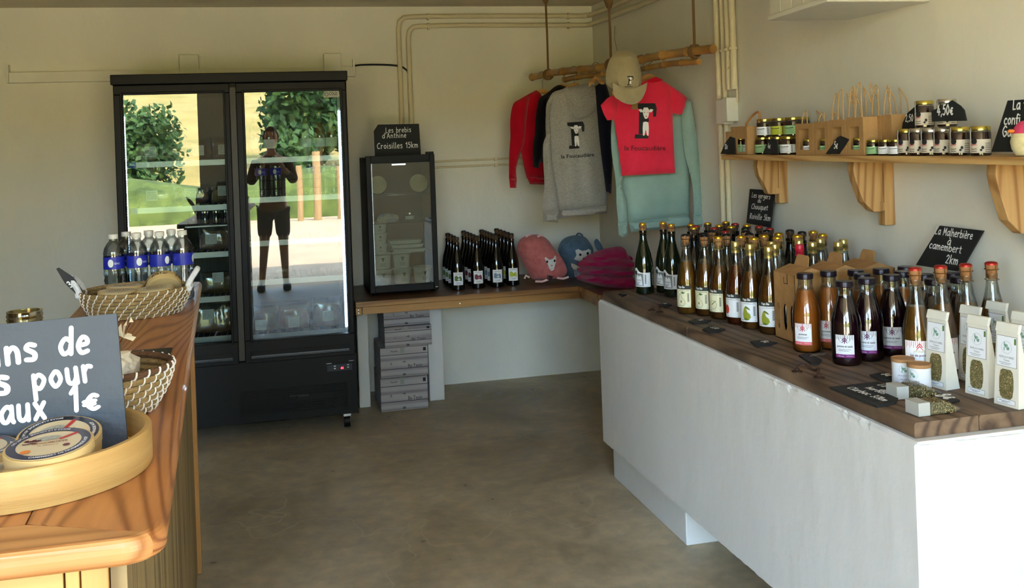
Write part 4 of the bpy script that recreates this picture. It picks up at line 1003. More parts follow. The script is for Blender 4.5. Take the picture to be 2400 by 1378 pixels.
def dark_bottle(labkind, plate, gm=bk, cap_r=.0155, wire=None):
    def f(t):
        MB().lathe(PROF['champ'], 28).build('bottle_body', gm, t, True)
        MB().lathe([(.0152, .245), (.0158, .272)], 16, cap=False, c=(0, 0, 0)).build('neck_band', M('dark neck foil', (20, 18, 16), .35, .5), t, True)
        cork_top(t, .283, cap_r, plate, wire or brz, ck=darkcork if labkind and labkind != 'etched' else None)
        if labkind is None: return
        r = .0423; fn = lambda a, b: ((r + .0005) * math.sin(a / r), -(r + .0005) * math.cos(a / r), b); m = MB()
        if labkind == 'etched':
            curved(m, r, .035, .098, -.95, .95, 12, wave=.022); l = m.build('label', labM['white'], t, fix=False)
            m = MB(); poly(m, [(-.034, .04), (.008, .04), (.008, .095), (-.034, .095)], fn, 0); q = m.build('label_picture', labM['grey'], l, fix=False)
            fn2 = lambda a, b: ((r + .001) * math.sin(a / r), -(r + .001) * math.cos(a / r), b)
            m = MB(); poly(m, [(-.03, .043), (.004, .043), (.0, .078), (-.006, .088), (-.012, .08), (-.02, .09), (-.026, .08)], fn2); m.build('label_window', labM['white'], l, fix=False)
            fn3 = lambda a, b: ((r + .0014) * math.sin(a / r), -(r + .0014) * math.cos(a / r), b)
            m = MB(); printed(m, 'CIDRE', .009, (-.014, .062), fn3, bold=True); 
            for k in range(3): scrib(m, -.027, .055 - k * .005, .02 - .003 * k, .003, fn3, 10, .2, k)
            bars(m, .014, .05, .006, .04, fn, 3); poly(m, ell(-.028, .098, .007, .01, 10), fn3); m.build('label_print', ink, l, fix=False)['kind'] = 'stuff'
        else:
            c1, c2 = labkind
            curved(m, r, .032, .108, -.72, .72, 10); l = m.build('label', labM['white'], t, fix=False)
            fn2 = lambda a, b: ((r + .0009) * math.sin(a / r), -(r + .0009) * math.cos(a / r), b)
            m = MB(); poly(m, [(-.022, .06), (-.010, .056), (.004, .06), (.022, .055), (.021, .076), (.012, .086), (.002, .078), (-.010, .09), (-.021, .084)], fn, 0); m.build('label_picture', labM[c1], l, fix=False)
            m = MB(); poly(m, [(-.006, .066), (.004, .064), (.012, .068), (.004, .073)], fn2); m.build('label_picture', labM[c2], l, fix=False)
            m = MB(); printed(m, 'CIDRE', .010, (0, .042), fn); scrib(m, -.02, .098, .04, .003, fn, 14, .2); scrib(m, -.012, .037, .024, .002, fn, 10, .2); m.build('label_print', ink, l, fix=False)
    return f
# the four files of black cider bottles on the bench
hd = .318
cols = [((1077, 681), 4, ('leaf', 'white'), 'leafy green picture'), ((1124, 677), 5, ('maroon', 'rosegrey'), 'dark red picture'), ((1169, 674), 6, ('bluegrey', 'white'), 'grey blue picture'), ((1206, 670), 5, ('lime', 'pear'), 'yellow green picture')]
for ci, ((u, v), n, lk, pic) in enumerate(cols):
    p = onz(u, v, ZB)
    for k in range(n):
        step = .405 / max(1, n - 1) if n > 4 else .1
        lab = ('black cider bottle with %s label, at the front of its file' % pic) if k == 0 else 'black bottle, %s behind the front one with %s' % (('first', 'second', 'third', 'fourth', 'fifth')[k - 1], pic)
        bottle('blk%d' % ci, 'cider_bottle', lab, (p.x, p.y + .04 + step * k, ZB), -.12 if k == 0 else -.75, 'black cider bottles on the bench', dark_bottle(lk, blk, wire=brz))
# ------------------------------------------------------------------ plush backpacks and folded bags on the bench
def cloth(name, col, col2=None, rough=.95, scale=120, bump=.3, bs=300):
    return M(name, col, rough, spec=.15, col2=col2 or tuple(int(x * .86) for x in col), scale=scale, bump=bump, bscale=bs, sheen=.2)
pinkf = cloth('dusty pink plush', (196, 116, 112), (170, 92, 90), scale=30, bs=200)
bluef = cloth('slate blue plush', (92, 116, 136), (74, 96, 116), scale=30, bs=200)
whitef = cloth('white plush', (222, 222, 214), scale=60)
magf = cloth('magenta cotton', (168, 22, 78), (140, 14, 62), scale=12)
S7 = (.2083, 1020, 500)
def zmap(loc): return lambda a, b, d: (a - loc[0], d, b - loc[2])
def crisp(pts):
    """keeps real corners: a corner point becomes two close ones before smoothing"""
    out = []; n = len(pts)
    for i in range(n):
        a, b, c = Vector(pts[i - 1]), Vector(pts[i]), Vector(pts[(i + 1) % n]); u, v = b - a, c - b
        if u.length and v.length and u.angle(v) > .95:
            out += [tuple(b - u.normalized() * min(3, u.length * .2)), tuple(b), tuple(b + v.normalized() * min(3, v.length * .2))]
        else: out.append(pts[i])
    return out
def soft(name, pts, S, y0, loc, mat, parent, thick, soft_, folds=.006, fscale=14, step=.02, off=0, seed=0, back=.6, fdir=(1, .25), ret=False, smooth=4):
    P = PXL(pts, *S, y0)
    q = Puff(P, lambda a, b, d: (a - loc[0], d + off, b - loc[2]), thick, soft_, folds, fscale, fdir, seed, step, back, smooth)
    o = q.mb().build(name, mat, parent, True)
    return (o, q) if ret else q
def onto(q, S, y0, mb, pts, off=.004, mi=0, sub=1):
    """flat print or patch laid on a swollen face; pts in the same measure as the outline"""
    P = PXL(pts, *S, y0)
    if sub > 1:
        P2 = []
        for i in range(len(P)):
            a, b = P[i], P[(i + 1) % len(P)]
            P2 += [(a[0] + (b[0] - a[0]) * k / sub, a[1] + (b[1] - a[1]) * k / sub) for k in range(sub)]
        P = P2
    cx = sum(p[0] for p in P) / len(P); cy = sum(p[1] for p in P) / len(P)
    rings = [P, [(cx + (x - cx) * .5, cy + (y - cy) * .5) for x, y in P]]
    n = len(P); v = [q.surf(a, b, off) for r in rings for a, b in r] + [q.surf(cx, cy, off)]
    f = [(i, (i + 1) % n, n + (i + 1) % n, n + i) for i in range(n)] + [(n + i, n + (i + 1) % n, 2 * n) for i in range(n)]
    mb.add(v, f, mi)
y0 = 5.97; loc = (ony(1270, 655, y0).x, y0, ZB + .003)
t = thing('plush_backpack', 'dusty pink plush backpack with a small white lamb face', 'backpack', loc)
q = soft('bag_body', [(930, 350), (960, 290), (1030, 250), (1110, 238), (1190, 245), (1270, 300), (1330, 380), (1390, 470), (1450, 560), (1478, 640), (1450, 710), (1330, 735), (1120, 750), (1060, 690), (1010, 600), (960, 500), (928, 430)], S7, y0, loc, pinkf, t, .10, .05, .012, 9, fdir=(1.2, .5))
soft('front_pocket', [(1060, 470), (1110, 400), (1210, 385), (1320, 420), (1390, 500), (1440, 620), (1400, 690), (1230, 720), (1130, 690), (1080, 590)], S7, y0, loc, pinkf, t, .03, .03, .006, 12, off=-.085, seed=2)
mb = MB(); fq = Puff(PXL([(1060, 470), (1210, 385), (1390, 500), (1440, 620), (1230, 720), (1080, 590)], *S7, y0), lambda a, b, d: (a - loc[0], d - .085, b - loc[2]), .03, .03)
onto(fq, S7, y0, mb, [(1172, 480), (1190, 470), (1225, 500), (1265, 490), (1290, 455), (1306, 460), (1300, 520), (1285, 570), (1275, 610), (1250, 625), (1225, 600), (1205, 545)], .006, sub=2); o_ = mb.build('lamb_face', whitef, t, fix=False)
for k, (a, b) in enumerate(((1199, 520), (1283, 510))):
    mb = MB(); onto(fq, S7, y0, mb, ell(a, b, 12, 14, 10), .010); mb.build('eye', black2, o_, fix=False)
mb = MB(); onto(fq, S7, y0, mb, ell(1250, 562, 14, 8, 8), .010); mb.build('nose', labM['rosegrey'], o_, fix=False)
pst = M('pale pink webbing', (222, 186, 184), .7)
for P in ([(1020, 265), (1045, 245), (1075, 238)], [(1150, 262), (1180, 245), (1215, 250)], [(1125, 765), (1200, 768), (1270, 745)], [(1370, 725), (1440, 735), (1500, 715)], [(1005, 735), (1020, 700), (1060, 720)], [(1370, 600), (1420, 592)]):
    p = [ony(1020 + a * .2083, 500 + b * .2083, y0 - .10) for a, b in P]
    MB().tube([(v.x - loc[0], -.10, v.z - loc[2]) for v in p], .007, 6).build('strap', pst, t, True)
p = ony(1020 + 1290 * .2083, 500 + 725 * .2083, y0 - .12); MB().obox((p.x - loc[0], -.12, p.z - loc[2]), .03, .02, .028, ry=.3).build('buckle', M('dark buckle', (50, 20, 26), .3), t, bevel=.003)
y0 = 6.1; loc = (ony(1355, 640, y0).x, y0, ZB + .003)
t = thing('plush_backpack', 'slate blue plush backpack with white lamb face and flop ears', 'backpack', loc)
q = soft('bag_body', [(1390, 370), (1430, 300), (1500, 260), (1600, 245), (1690, 270), (1740, 330), (1780, 420), (1760, 560), (1720, 640), (1640, 735), (1520, 735), (1480, 700), (1450, 600), (1420, 500), (1385, 430)], S7, y0, loc, bluef, t, .10, .05, .008, 9)
mb = MB(); onto(q, S7, y0, mb, [(1525, 400), (1560, 385), (1600, 405), (1640, 400), (1680, 385), (1708, 405), (1705, 450), (1720, 490), (1700, 540), (1640, 590), (1600, 590), (1570, 520), (1515, 500), (1540, 455)], .006, sub=2)
o_ = mb.build('lamb_face', whitef, t, fix=False)
for k, (a, b) in enumerate(((1578, 447), (1662, 433))):
    mb = MB(); onto(q, S7, y0, mb, ell(a, b, 14, 16, 10), .010); mb.build('eye', black2, o_, fix=False)
mb = MB(); onto(q, S7, y0, mb, ell(1635, 480, 16, 8, 8), .010); mb.build('nose', labM['grey'], o_, fix=False)
mb = MB(); onto(q, S7, y0, mb, [(1490, 545), (1530, 560), (1600, 600), (1650, 610), (1640, 625), (1520, 620), (1495, 585)], .006, sub=2); mb.build('white_collar', whitef, t, fix=False)
for k, pts in enumerate(([(1390, 370), (1430, 330), (1490, 310), (1520, 340), (1500, 380), (1440, 400)], [(1740, 300), (1770, 272), (1810, 320), (1842, 390), (1830, 430), (1790, 420), (1750, 360)])):
    soft('ear', pts, S7, y0, loc, bluef, t, .02, .02, .003, off=-.09)
P = [ony(1020 + a * .2083, 500 + b * .2083, y0) for a, b in [(1580, 250), (1590, 228), (1615, 224), (1640, 240), (1645, 262)]]
MB().tube([(v.x - loc[0], -.02, v.z - loc[2]) for v in smoothpath(P, 3)], .006, 6).build('carry_loop', bluef, t, True)
mb = MB(); mb.obox((-.02, -.105, .035), .07, .02, .05); mb.build('white_and_blue_tag', M('blue white tag', (40, 50, 110), .5, col2=(210, 214, 230), scale=40), t, bevel=.003)
y0 = 5.52; lx = ony(1425, 672, y0).x
for k, (pts, nm) in enumerate((([(1625, 745), (1680, 700), (1800, 690), (1950, 700), (2120, 700), (2255, 720), (2262, 860), (2200, 880), (1960, 850), (1760, 800), (1660, 770)], 'lowest and widest of the folded stack'),
                     ([(1645, 650), (1700, 610), (1850, 600), (2050, 610), (2230, 610), (2258, 660), (2250, 730), (2000, 730), (1800, 715), (1690, 690)], 'second from the bottom of the folded stack'),
                     ([(1632, 590), (1670, 550), (1760, 520), (1900, 500), (2100, 500), (2240, 530), (2260, 590), (2230, 640), (2000, 640), (1800, 640), (1680, 620)], 'third from the bottom of the folded stack'),
                     ([(1700, 540), (1760, 490), (1850, 450), (1930, 415), (2010, 400), (2120, 385), (2185, 420), (2190, 470), (2250, 500), (2262, 540), (2100, 560), (1850, 560)], 'topmost, with loose flap, of the folded stack'))):
    loc = (lx, y0 + .0, ZB)
    t = thing('folded_sweatshirt', 'magenta folded sweatshirt, ' + nm, 'sweatshirt', loc, 0, 'folded magenta sweatshirts')
    soft('folded_body', pts, S7, y0, loc, magf, t, .12, .028, .012, 16, off=.06 + .009 * (k % 2), seed=k * 3, back=1, fdir=(.7, 1.4))
# ------------------------------------------------------------------ bamboo pole, ropes, hangers and clothes
A = ony(1247, 181, 6.1); B = onx(1674, 113, 2.0)
def poleat(u):
    lo, hi = 0, 1
    for _ in range(40):
        m_ = (lo + hi) / 2; p = A.lerp(B, m_); d = p - EYE
        if PX + F * d.dot(RT) / d.dot(fw) < u: lo = m_
        else: hi = m_
    return A.lerp(B, lo)
bam = M('honey bamboo', (188, 146, 78), .4, col2=(140, 100, 50), scale=7, stretch=(1, 1, 1), coat=.3)
for k in range(2):
    a = A + Vector((.0, 0, 0)); b_ = B.copy(); r0_ = .021
    if k: a = A.lerp(B, .22) + Vector((.01, 0, -.045)); b_ = A.lerp(B, .93) + Vector((.012, 0, -.047)); r0_ = .015
    P = []; R = []; n = 9
    for i in range(n):
        for q, rr in ((0, 1.18), (.03, 1.0), (.5, .97), (.97, 1.0)):
            P.append(a.lerp(b_, (i + q) / n) + Vector((0, 0, .006 * math.sin((i + q) * 1.1)))); R.append(r0_ * rr * (1 + .03 * math.sin(i)))
    m = MB(); m.tube(P, R, 12)
    o_ = m.build('bamboo_pole', bam, smooth=True)
    tag(o_, ('thick upper' if k == 0 else 'thin lower') + ' bamboo pole that carries the hanging clothes', 'pole')
rope = M('brown jute rope', (120, 92, 58), .9, bump=.6, bscale=200)
for k, u in enumerate((1285, 1432, 1628)):
    p = poleat(u); top = ZC - .003 if k != 1 else 2.3
    m = MB(); m.tube([(p.x, p.y, p.z + .02), (p.x + .002, p.y, (p.z + top) / 2), (p.x, p.y, top)], .0065, 6)
    for q in (-.012, .0, .012): 
        d = (B - A).normalized() * q; m.tube([(p.x + d.x + .027 * math.cos(s * PI / 5), p.y + d.y, p.z + .03 * math.sin(s * PI / 5)) for s in range(10)], .005, 5, closed=True)
    o_ = m.build('hanging_rope', rope, smooth=True); tag(o_, 'brown rope at the %s of the bamboo pole' % ('left end', 'middle', 'right end')[k], 'rope', 'ropes holding the bamboo pole')
    if k != 1: MB().tube([(p.x, p.y, top - .05), (p.x, p.y, top - .02), (p.x, p.y, top)], [.012, .024, .02], 10).build('knot', rope, o_, True)
    else: MB().tube([(p.x, p.y, top - .04), (p.x, p.y, top), (p.x, p.y, top + .03)], [.012, .026, .02], 10).build('knot', rope, o_, True)
S3 = (.3411, 1170, 90)
hang = wood('pale hanger wood', (206, 160, 96), (160, 112, 58), 'x', 8, .4)
steel = M('steel wire hook', (190, 190, 190), .25, 1)
def hanger(label, u, y0, zc, w_=.11, parent=None):
    p = poleat(u); 
    t = thing('clothes_hanger', label, 'hanger', (p.x, p.y + .012, zc), 0, 'wooden hangers on the bamboo pole')
    m = MB(); q_ = w_ / .2; top = [(-w_, -.075 * q_), (-w_ * .6, -.03 * q_), (-w_ * .2, .012), (0, .02), (w_ * .2, .012), (w_ * .6, -.03 * q_), (w_, -.075 * q_)]
    m.prism(top + [(a, b - .03) for a, b in reversed(top)], lambda a, b, d: (a, d - .008, b), .016); m.build('hanger_arms', hang, t, bevel=.003)
    zz = p.z - zc
    m = MB(); m.tube([(0, 0, .015), (0, 0, zz - .03)] + [(.026 * math.sin(s), 0, zz - .026 * math.cos(s) + .0) for s in [.3 + .45 * i for i in range(11)]], .0018, 6); m.build('hook', steel, t, True)
    return t
F_OUT = [(0, 1), (.02, .88), (.2, .86), (.2, .14), (.04, .12), (.02, 0), (.62, 0), (.62, .1), (.5, .13), (.46, .42), (.62, .46), (.64, .58), (.5, .62), (.48, .84), (.84, .82), (.86, .62), (.98, .62), (1.02, .86), (.94, 1)]
def logo(q, S, y0, x, y, w_, h, rot, parent, word, wordcol=ink, big=True):
    """serif letter F with a lamb in front, and the farm's name under it"""
    c, s = math.cos(rot), math.sin(rot)
    def at(a, b): return (x + (a * w_ * c + b * h * s), y + (a * w_ * s - b * h * c))
    P = lambda pts: [at(a, b) for a, b in pts]
    mb = MB()
    for pts in ([(0, 1), (.02, .87), (.2, .85), (.46, .85), (.84, .82), (.94, 1)], [(.84, .82), (.86, .62), (.98, .62), (1.02, .86), (.94, 1)], [(.2, .86), (.2, .12), (.46, .12), (.46, .86)], [(.04, .12), (.02, 0), (.62, 0), (.62, .1)], [(.46, .6), (.6, .62), (.66, .52), (.6, .42), (.46, .4)]):
        onto(q, S, y0, mb, P(pts), .003, sub=2)
    mb.build('letter_print', ink, parent, fix=False)
    mb = MB()
    for pts in ([(.34, .78), (.42, .88), (.6, .88), (.68, .78), (.62, .62), (.56, .56), (.46, .56), (.4, .64)], [(.16, .82), (.3, .84), (.38, .76), (.26, .74)], [(.86, .82), (.72, .84), (.64, .76), (.76, .74)],
                [(.38, .46), (.48, .48), (.62, .46), (.64, .3), (.62, .08), (.56, .08), (.54, .26), (.46, .26), (.44, .08), (.38, .08), (.36, .3)]):
        onto(q, S, y0, mb, P(pts), .005, sub=2)
    mb.build('lamb_print', mk_white, parent, fix=False)
    mb = MB()
    for pts in (ell(.44, .74, .025, .02, 6), ell(.6, .74, .025, .02, 6), ell(.52, .63, .04, .02, 6)): onto(q, S, y0, mb, P(pts), .0065)
    mb.build('lamb_features', labM['rosegrey'], parent, fix=False)
    if word:
        v, f, W = fontmesh(word, True); k = 2.3 / W
        mb = MB(); PP = PXL([at(-.45 + a[0] * k * .82, -.34 + a[1] * k * .5) for a in v], *S, y0)
        mb.add([q.surf(a, b, .004) for a, b in PP], f); mb.build('name_print', wordcol, parent, fix=False)
redc = cloth('crimson cotton', (196, 14, 42), (176, 10, 36), scale=10)
blkc = cloth('black cotton', (14, 14, 20), scale=10)
grc = cloth('heather grey jersey', (176, 173, 166), (138, 135, 128), scale=160)
coral = cloth('coral red jersey', (232, 50, 78), (216, 42, 68), scale=10)
mint = cloth('mint green sweat fabric', (150, 178, 168), (136, 164, 154), scale=10)
capc = cloth('khaki cap cotton', (164, 152, 120), (150, 138, 106), scale=20)
navy = cloth('navy cotton', (24, 26, 44), scale=10)
def garment(name, label, cat, y0, pieces, u=None):
    loc = (ony(u, 300, y0).x, y0, 1.6)
    t = thing(name, label, cat, loc, 0, 'clothes on the bamboo pole')
    out = {}
    for nm, pts, mat, th, sf_, off, fo in pieces:
        off = off - ((.004 if name == 't_shirt' else .03) if nm in ('sleeve', 'cuff') and off < 0 else 0)
        out[nm] = soft(nm, crisp(pts), S3, y0, loc, mat, t, th, sf_ if nm not in ('hem', 'cuff') else .010, fo * 1.7 if nm != 'hem' else fo, 8, .016, off, seed=len(bpy.data.objects) % 17, fdir=(1.6, .35), back=.5)
    return t, out
yr = poleat(1272).y
garment('sweatshirt', 'crimson long-sleeved sweatshirt, leftmost on the bamboo pole', 'sweatshirt', yr, [
    ('body', [(255, 355), (200, 385), (150, 430), (128, 520), (135, 640), (150, 780), (185, 940), (200, 960), (330, 960), (330, 500), (300, 410), (275, 370)], redc, .05, .04, 0, .012),
    ('hem', [(188, 945), (213, 1002), (330, 1006), (330, 950)], redc, .04, .03, .005, .002),
    ('sleeve', [(200, 380), (130, 420), (85, 455), (65, 560), (66, 680), (58, 800), (56, 960), (108, 965), (106, 890), (130, 800), (160, 720), (175, 560), (190, 440)], redc, .035, .03, -.012, .012),
    ('cuff', [(58, 960), (64, 1025), (106, 1026), (110, 965)], redc, .03, .02, -.01, .002)], 1240)
hanger('pale wooden hanger in the crimson sweatshirt', 1272, yr, poleat(1272).z - .10)
yb2 = poleat(1318).y
garment('sweatshirt', 'black garment between the crimson sweatshirt and grey hoodie', 'sweatshirt', yb2, [
    ('body', [(405, 320), (330, 375), (270, 430), (262, 600), (270, 800), (340, 900), (470, 880), (480, 340)], blkc, .045, .04, 0, .01),
    ('sleeve', [(330, 375), (262, 440), (240, 540), (232, 660), (220, 760), (222, 885), (258, 892), (290, 800), (320, 600)], blkc, .035, .03, -.01, .01)], 1290)
hanger('dark wooden hanger in the black garment', 1318, yb2 + .02, poleat(1318).z - .085)
yd = poleat(1398).y
garment('jacket', 'navy jacket mostly hidden behind the grey hoodie', 'jacket', yd + .02, [
    ('body', [(660, 330), (700, 300), (740, 330), (775, 500), (780, 800), (770, 1068), (735, 1050), (690, 700)], navy, .035, .03, 0, .008)], 1410)
hanger('dark wooden hanger in the navy jacket', 1398, yd + .13, poleat(1398).z - .062, .045)
yg = poleat(1352).y - .06
tg, og = garment('hoodie', 'heather grey hoodie with a black letter F and lamb print', 'hoodie', yg, [
    ('body', [(350, 395), (430, 350), (560, 330), (690, 370), (738, 420), (742, 600), (744, 900), (744, 1150), (560, 1172), (400, 1185), (380, 1130), (350, 960), (330, 760), (318, 560)], grc, .055, .05, 0, .013),
    ('hem', [(395, 1165), (412, 1240), (570, 1222), (742, 1200), (744, 1135), (560, 1158)], grc, .05, .03, .004, .002),
    ('sleeve', [(350, 395), (312, 440), (302, 520), (312, 640), (284, 730), (286, 860), (292, 1000), (280, 1120), (282, 1190), (390, 1192), (388, 1120), (368, 1000), (345, 860), (338, 700), (330, 520)], grc, .035, .04, -.025, .012),
    ('cuff', [(283, 1182), (284, 1252), (384, 1262), (392, 1188)], grc, .034, .03, -.024, .002),
    ('sleeve', [(700, 400), (745, 430), (752, 560), (746, 700), (748, 900), (746, 1000), (722, 900), (700, 700), (690, 500)], grc, .035, .03, .02, .008),
    ('hood', [(430, 345), (500, 330), (600, 312), (680, 345), (698, 380), (680, 430), (640, 500), (590, 545), (530, 568), (485, 560), (462, 500), (440, 430)], grc, .05, .035, -.035, .010)], 1345)
qg = og['body']
logo(qg, S3, yg, 458, 760, 118, 180, -.07, tg, 'la Foucaudière')
hanger('pale wooden hanger in the grey hoodie', 1347, yg, poleat(1347).z - .088)
MBu = MB(); soft_ = soft('hood_fold', [(440, 420), (520, 470), (600, 440), (680, 400), (640, 490), (560, 545), (500, 540), (460, 500)], S3, yg, tuple(tg.location), grc, tg, .02, .02, .004, off=-.078)
ym = 4.80
tm, om = garment('sweatshirt', 'mint green sweatshirt hanging behind the coral T-shirt', 'sweatshirt', ym, [
    ('body', [(790, 470), (900, 430), (1050, 420), (1200, 420), (1262, 470), (1290, 700), (1305, 950), (1306, 1215), (1100, 1240), (890, 1265), (850, 1050), (822, 800)], mint, .045, .05, 0, .010),
    ('hem', [(888, 1258), (908, 1332), (1110, 1312), (1308, 1290), (1306, 1205), (1100, 1232)], mint, .04, .03, .004, .002),
    ('sleeve', [(790, 480), (752, 560), (748, 760), (778, 980), (784, 1140), (798, 1270), (858, 1272), (850, 1130), (822, 1010), (834, 920), (820, 700)], mint, .03, .03, -.02, .008),
    ('cuff', [(795, 1262), (800, 1345), (830, 1362), (858, 1345), (860, 1265)], mint, .03, .025, -.018, .002),
    ('sleeve', [(1225, 430), (1290, 430), (1312, 560), (1340, 760), (1360, 1000), (1370, 1215), (1312, 1215), (1300, 1000), (1250, 800), (1230, 600)], mint, .03, .03, -.02, .008),
    ('cuff', [(1310, 1205), (1310, 1292), (1378, 1292), (1372, 1208)], mint, .028, .025, -.018, .002)], 1540)
hanger('pale wooden hanger in the mint sweatshirt', 1521, ym, poleat(1521).z - .095)
yt = 4.66
tt, ot = garment('t_shirt', 'coral red T-shirt with a black letter F and lamb print', 't-shirt', yt, [
    ('body', [(930, 330), (1010, 290), (1060, 272), (1115, 288), (1180, 330), (1205, 420), (1192, 520), (1198, 700), (1210, 925), (1000, 936), (842, 944), (820, 760), (790, 560), (772, 430)], coral, .03, .05, 0, .008),
    ('sleeve', [(800, 385), (742, 410), (694, 460), (715, 520), (740, 564), (790, 556), (812, 480)], coral, .03, .03, -.004, .004),
    ('sleeve', [(1170, 325), (1240, 370), (1286, 408), (1272, 470), (1250, 525), (1190, 515), (1170, 430)], coral, .03, .03, -.004, .004),
    ('neckline', [(1000, 300), (1055, 268), (1112, 288), (1080, 300), (1040, 306)], redc, .01, .02, -.03, .001)], 1510)
logo(ot['body'], S3, yt, 915, 688, 150, 240, .0, tt, 'la Foucaudière', M('dark red print', (110, 14, 30), .7))
hanger('pale wooden hanger in the coral T-shirt', 1506, yt, poleat(1506).z - .095, .17)
yk = 4.45; loc = (ony(1460, 180, yk).x, yk, 1.75)
t = thing('baseball_cap', 'khaki cap with a small letter F and lamb, hung on the pole', 'cap', loc)
qc = soft('crown', [(800, 100), (845, 84), (900, 88), (940, 120), (968, 200), (977, 290), (960, 345), (880, 362), (800, 350), (742, 320), (734, 240), (758, 150)], S3, yk, loc, capc, t, .085, .06, .003, 12, seed=3)
soft('front_seam_panel', [(860, 130), (905, 180), (925, 260), (915, 345), (860, 358), (800, 345), (775, 260), (800, 180)], S3, yk, loc, capc, t, .02, .05, .001, off=-.068)
soft('brim', crisp([(737, 312), (800, 342), (880, 350), (972, 312), (962, 365), (948, 398), (925, 435), (882, 458), (830, 455), (780, 430), (744, 395)]), S3, yk, loc, capc, t, .010, .010, .001, off=-.088, seed=1)
qf = Puff(PXL([(860, 130), (905, 180), (925, 260), (915, 345), (860, 358), (800, 345), (775, 260), (800, 180)], *S3, yk), lambda a, b, d: (a - loc[0], d - .068, b - loc[2]), .02, .05)
logo(qf, S3, yk, 836, 330, 42, 62, .0, t, None)
mb = MB(); onto(qf, S3, yk, mb, [(822, 337), (876, 337), (876, 341), (822, 341)], .002); mb.build('underline_print', ink, t, fix=False)
p = ony(1170 + 930 * .3411, 90 + 455 * .3411, yk - .03); MB().obox((p.x - loc[0], -.03, p.z - loc[2]), .032, .003, .046, ry=.08).build('card_tag', M('kraft card', (132, 96, 52), .8), t)
P = [ony(1441, 60, yk + .1), ony(1440, 90, yk + .06), ony(1446, 118, yk)]
MB().tube([(v.x - loc[0], v.y - loc[1], v.z - loc[2]) for v in P] , .0012, 4).build('string', rope, t)
# ------------------------------------------------------------------ goods on the masonry counter
def towards(p, r):
    d = Vector((p.x, p.y, 0)).normalized(); return Vector((p.x + d.x * r, p.y + d.y * r, p.z))
RZ = -.92
ET = []
def clearof(p, R):
    """slides a bottle back along its sight line until it stands free"""
    d = Vector((p.x, p.y, 0)).normalized()
    for _ in range(60):
        if all(math.hypot(p.x - x, p.y - y) > 2 * R for x, y in PLACED): break
        p = p + d * .004
    return p
PLACED = []
# three green sparkling bottles with the etched label
for (u, v), l in zip(((1512, 691), (1560, 688), (1579, 697)), ('standing alone at the far left end', 'rear one of a close pair', 'front one of a close pair')):
    p = towards(onz(u, v, ZT), .04); ET.append((p.x, p.y))
    bottle('etched', 'sparkling_cider_bottle', 'green bottle with etched white label, ' + l, p, RZ + .25, 'green bottles with etched labels', dark_bottle('etched', gold, gk))
ORD = ['leftmost', 'second from left', 'third from left', 'fourth from left', 'fifth from left', 'sixth from left', 'seventh from left', 'eighth from left', 'ninth from left', 'tenth from left']
QUEUE = []
def bytops(key, name, desc, tops, h, grp, build, rz=RZ):
    for k, (u, v) in enumerate(sorted(tops)):
        p = onz(u, v, ZT + h)
        QUEUE.append([key, name, desc + (', ' + (ORD[k] if k < len(tops) - 1 else 'rightmost') + ' of its kind' if len(tops) > 1 else ''), Vector((p.x, p.y)), rz + .05 * math.sin(k * 2.1), grp, build])
def settle(R=.0425):
    """bottles crowd together without touching"""
    P = [q[3] for q in QUEUE]; fx = [Vector(q) for q in PLACED]
    for _ in range(400):
        for i, p in enumerate(P):
            for q in P[:i]:
                d = p - q; L_ = d.length
                if L_ < 2 * R: d = d / max(L_, 1e-4) * (2 * R - L_) * .5; p += d; q -= d
            for q in fx:
                d = p - q; L_ = d.length
                if L_ < 2 * R: p += d / max(L_, 1e-4) * (2 * R - L_)
            p.x = min(max(p.x, 1.52), XR - .046); p.y = min(p.y, 4.29)
            if BOXES:
                for x0, y0, x1, y1 in BOXES:
                    if x0 - R < p.x < x1 + R and y0 - R < p.y < y1 + R:
                        if p.y > (y0 + y1) / 2: p.y = y1 + R
                        else: p.y = y0 - R
    for key, name, lab, p, rz, grp, build in QUEUE:
        bottle(key, name, lab, (p.x, p.y, ZT), rz, grp, build); PLACED.append((p.x, p.y))
    QUEUE.clear()
BOXES = []
PLACED += ET
H0 = .317
amber = M('amber cider', (140, 84, 26), .15, trans=.55, ior=1.33, coat=.3)
amber2 = M('red brown cider', (120, 50, 20), .15, trans=.5, ior=1.33, coat=.3)
amber3 = M('golden cider', (168, 112, 40), .15, trans=.6, ior=1.33, coat=.3)
